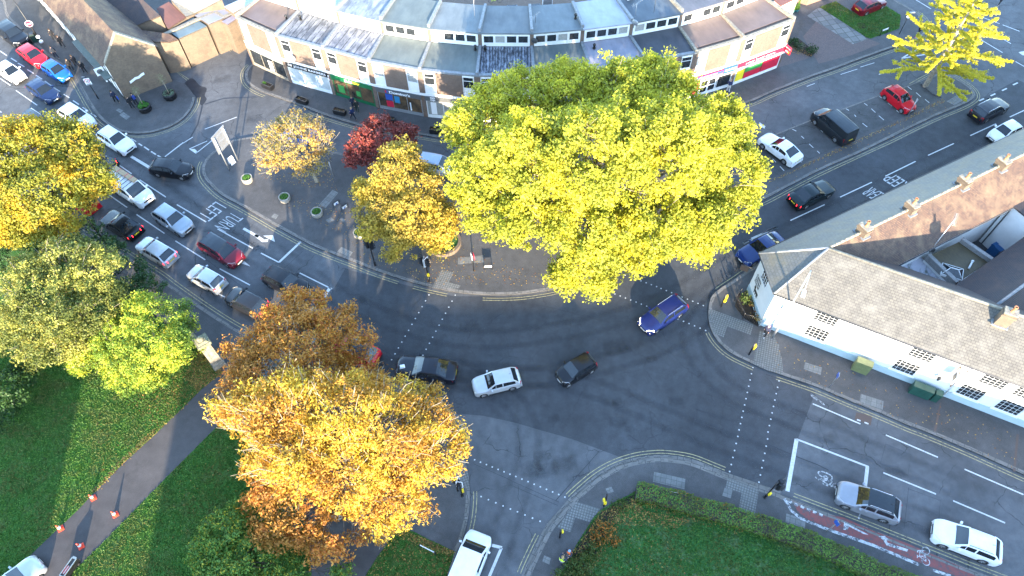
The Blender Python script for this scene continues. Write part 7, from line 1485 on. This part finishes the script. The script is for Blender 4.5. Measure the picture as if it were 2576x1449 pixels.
# ------------------------------------------------------------------ people
def skin(name, verts, edges, rad, m, parent, sub=1):
    me = bpy.data.meshes.new(name); me.from_pydata([tuple(v) for v in verts], edges, []); o = bpy.data.objects.new(name, me); COL.objects.link(o)
    md = o.modifiers.new('skin', 'SKIN'); md.use_smooth_shade = True
    sl = me.skin_vertices[0].data
    for i, r in enumerate(rad): sl[i].radius = (r, r) if not isinstance(r, tuple) else r
    sl[0].use_root = True; o.modifiers.new('sub', 'SUBSURF').levels = sub
    dg = bpy.context.evaluated_depsgraph_get(); out = bpy.data.meshes.new_from_object(o.evaluated_get(dg)); bpy.data.objects.remove(o)
    out.materials.clear(); out.materials.append(m); n = bpy.data.objects.new(name, out); COL.objects.link(n); n.parent = parent; return n
m_skin = mat('skin', (.48, .29, .21), .55, amt=.1)
def person(lab, foot, face, top, legs, hair=(.03, .018, .01), stride=.25, arms=((.06, -.1), (-.1, -.12)), h=1.72, bag=None, vest=None, shoes=(.01, .01, .012), z=.12, skirt=None, bend=0, cap=None):
    """foot: survey point between the feet; face: survey direction walked or faced; arms: how far each hand swings forward and rises"""
    p = at(*foot, z); q = at(foot[0] + face[0] * 20, foot[1] + face[1] * 20) - at(*foot); root = thing('person', lab, 'person', p, math.atan2(q.y, q.x), 'people'); k = h / 1.72
    ctop = mat('cloth_%d_%d_%d' % tuple(int(c * 255) for c in top), top, .85, scale=12); cleg = mat('cloth_%d_%d_%d' % tuple(int(c * 255) for c in legs), legs, .85, scale=12); chair_ = mat('hair_%d' % int(hair[0] * 999), hair, .7, scale=20); csh = mat('shoes_%d' % int(shoes[0] * 255), shoes, .5)
    b = bend; V = [(0, 0, .95), (.01 + b * .3, 0, 1.12), (.02 + b * .7, 0, 1.32), (.02 + b, 0, 1.46), (.04 + b * 1.1, 0, 1.54), (.05 + b * 1.2, 0, 1.62), (.05 + b * 1.25, 0, 1.69)]; Rd = [(.15, .11), (.14, .105), (.17, .115), .07, .055, .088, .075]; E_ = [(0, 1), (1, 2), (2, 3), (3, 4), (4, 5), (5, 6)]
    def add(par, v, r): V.append(v); Rd.append(r); E_.append((par, len(V) - 1)); return len(V) - 1
    nose = add(5, (.15 + b * 1.2, 0, 1.60), .016); hands = []
    J = {}
    for s, (fw, up), st in ((1, arms[0], stride), (-1, arms[1], -stride)):
        sh = add(2, (.02 + b * .85, s * .18, 1.42), .062); el = add(sh, (.0 + fw * .5 + b * .8, s * .235, 1.16 + up * .3), .045); wr = add(el, (.06 + fw + b * .7, s * .22 - s * max(0, up) * .25, .94 + up + .12), .032); hd = add(wr, (.085 + fw + b * .7, s * .215 - s * max(0, up) * .25, .88 + up + .12), .036); J[s] = (sh, el, wr, hd)
        hx = Vector(V[hd])
        for f in range(4): add(hd, tuple(hx + Vector((.012 + .012 * (f - 1.5) * 1.4, s * .004 - s * .018 * (f == 0), -.085 + .008 * abs(f - 1.4)))), .0095)
        add(hd, tuple(hx + Vector((.05, -s * .02, -.035))), .011)
        hp = add(0, (0, s * .09, .90), .095); kn = add(hp, (st * .55 + .03, s * .095, .50), .06); an = add(kn, (st * (1.0 if st > 0 else 1.25), s * .095, .09 + (.05 if st < 0 else 0)), .042); to = add(an, (st * (1.0 if st > 0 else 1.25) + .16, s * .105, .035), .034); J[s] += (hp, kn, an, to)
    V = [tuple(c * k for c in v) for v in V]; Rd = [(r[0] * k, r[1] * k) if isinstance(r, tuple) else r * k for r in Rd]
    skin('body', V, E_, Rd, m_skin, root)
    g = lambda r, e: (r[0] + e, r[1] + e) if isinstance(r, tuple) else r + e
    def piece(nm, idx, links, e, m, over={}): skin(nm, [over.get(i, V[i]) for i in idx], [(idx.index(a), idx.index(b_)) for a, b_ in links], [g(Rd[i], e) for i in idx], m, root)
    a, c = J[1], J[-1]
    piece('jacket', [0, 1, 2, 3, a[0], a[1], a[2], c[0], c[1], c[2]], [(0, 1), (1, 2), (2, 3), (2, a[0]), (a[0], a[1]), (a[1], a[2]), (2, c[0]), (c[0], c[1]), (c[1], c[2])], .034, ctop, {0: (V[0][0], 0, V[0][2] - .05 * k)})
    piece('trousers', [0, 1, a[4], a[5], a[6], c[4], c[5], c[6]], [(0, 1), (0, a[4]), (a[4], a[5]), (a[5], a[6]), (0, c[4]), (c[4], c[5]), (c[5], c[6])], .024, cleg)
    for s in (a, c): skin('shoe', [V[s[6]], V[s[7]]], [(0, 1)], [.05 * k, .042 * k], csh, root)
    hx, hz = V[6][0] - .012, V[6][2] - .03; hb = MB(); hb.lathe([(.105 * math.sin(t * .2), .115 * math.cos(t * .2)) for t in range(1, 10)], (hx, 0, hz), 12); hb.v = [(x, y, zz - max(0, (x - hx)) * -.35) for x, y, zz in hb.v]; hb.face([(hx + .105 * math.sin(.2) * math.cos(t), .105 * math.sin(.2) * math.sin(t), hz + .115 * math.cos(.2) + .002) for t in [i * .5236 for i in range(12)]]); hb.build('cap' if cap else 'hair', mat('cap_%d' % int(cap[2] * 99), cap, .6) if cap else chair_, root)
    for s in (-1, 1): MB().box((V[5][0] + .082, s * .032, V[5][2] + .022), (.012, .022, .012)).build('eye', c_black, root)
    if bag:
        kind_, col = bag; bm_ = mat('bag_%d_%d' % (int(col[0] * 255), int(col[2] * 255)), col, .7)
        if kind_ == 'back': MB().box((V[2][0] - .19, 0, V[2][2] - .06), (.17, .30, .44), taper=.82).build('backpack', bm_, root)
        else: w_ = V[c[3]]; MB().box((w_[0] - .02, w_[1] - .03, w_[2] - .28), (.40, .12, .32), taper=.9).build('holdall', bm_, root)
    if vest:
        vm = mat('hi_vis_%d' % int(vest[1] * 99), vest, .5, amt=.08); piece('hi_vis_vest', [0, 1, 2, a[0], c[0]], [(0, 1), (1, 2), (2, a[0]), (2, c[0])], .055, vm)
        for zz in (1.08, 1.22): rb_ = MB(); rb_.lathe([(.215, -.025), (.218, 0), (.215, .025)], (V[1][0] + b * .3, 0, zz * k), 16, sq=1.0); rb_.v = [(x * .82, y * 1.05, z_) for x, y, z_ in rb_.v]; rb_.build('reflective_band', c_white, root)
    return root
K_ = (.012, .013, .017); N_ = (.012, .02, .05)
cr = lambda x, y: (x * .2083, y * .2083)
UPL = (-1, -.72)
person('schoolchild in black uniform furthest up the inn pavement carrying a dark bag', cr(672, 492), UPL, K_, K_, stride=.22, bag=('hand', (.02, .02, .025)), h=1.62)
person('schoolchild in black with brown hair and pale trainers on the inn pavement', cr(775, 576), UPL, K_, K_, hair=(.09, .045, .02), shoes=(.4, .4, .42), h=1.66)
person('schoolchild with dark backpack walking nearest the kerb on the inn pavement', cr(695, 706), UPL, (.025, .03, .045), (.015, .02, .04), bag=('back', (.03, .035, .045)), shoes=(.35, .36, .4), h=1.68)
person('dark haired schoolchild in black with bag left of the fair haired one', cr(880, 850), UPL, K_, K_, bag=('back', (.012, .012, .014)), h=1.6)
person('brown haired schoolchild in black behind the fair haired one', cr(938, 808), UPL, K_, K_, hair=(.16, .08, .03), bag=('back', (.02, .02, .025)), h=1.6)
person('fair haired schoolchild in black nearest the speed limit sign', cr(1042, 886), UPL, K_, K_, hair=(.35, .22, .1), h=1.62)
person('person in navy coat with bright blue bag by the inn wall', cr(1418, 1240), UPL, N_, K_, bag=('hand', (.02, .08, .4)), h=1.66)
person('person in dark coat standing left of the clipped ball pot', t1(0, 0, 1345, 1095), (-.8, -.5), K_, K_, hair=(.1, .06, .03), stride=.12, h=1.72)
person('person in navy with blue backpack beside the clipped ball pot', t1(0, 0, 1385, 1062), (-.8, -.5), N_, K_, bag=('back', (.02, .05, .25)), stride=.14, h=1.7)
person('person in navy suit closest to the green shop front', t1(1, 0, 985, 1090), (.2, 1), N_, N_, hair=(.12, .07, .03), stride=.1, h=1.72)
person('person in dark jacket and green trousers outside the green shop front', t1(1, 0, 1025, 1130), (.4, 1), (.02, .024, .022), (.02, .035, .03), hair=(.16, .1, .05), stride=.16, bag=('back', (.03, .03, .035)), h=1.74)
person('person in blue blazer stepping past the planter box before the sandwich shop', t1(1, 0, 982, 1206), (.9, .5), (.015, .03, .10), (.012, .014, .03), hair=(.38, .26, .13), stride=.3, h=1.74)
person('person in navy jacket and white trousers at the red shop door', t1(2, 0, 2168, 930), (-.4, -1), (.02, .03, .09), (.6, .6, .58), hair=(.2, .17, .14), stride=.1, arms=((.25, .25), (0, -.1)), h=1.76)
person('runner in black with bright pink shoes by the kerb at upper right', t1(3, 0, 1497, 360), (-.8, .5), (.012, .012, .015), (.01, .01, .014), hair=(.2, .12, .06), stride=.42, arms=((.25, .2), (-.2, .05)), shoes=(.7, .06, .1), h=1.72)
person('person in dark clothes cut off by the top edge at upper right', (2512, 12), (-.9, .3), K_, K_, stride=.2, h=1.74)
person('person in navy coat with purple bag at the pub corner', t1(2, 2, 2535, 480), (-.5, .8), (.02, .025, .06), (.012, .014, .02), hair=(.45, .36, .28), stride=.18, bag=('back', (.28, .03, .3)), shoes=(.6, .6, .6), h=1.68)
person('worker in yellow hi vis vest by the leaf strewn bed', (1412, 1418), (.6, -1), (.03, .035, .06), (.02, .025, .05), hair=(.35, .25, .18), stride=.1, vest=(.65, .85, .03), arms=((.3, .2), (.3, .2)), h=1.78)
person('worker in orange hi vis vest and blue cap facing the yellow one', (1430, 1400), (-.5, .7), (.03, .03, .04), (.02, .025, .04), stride=.08, vest=(.9, .18, .04), arms=((.28, .25), (.28, .15)), cap=(.2, .35, .5), h=1.76)
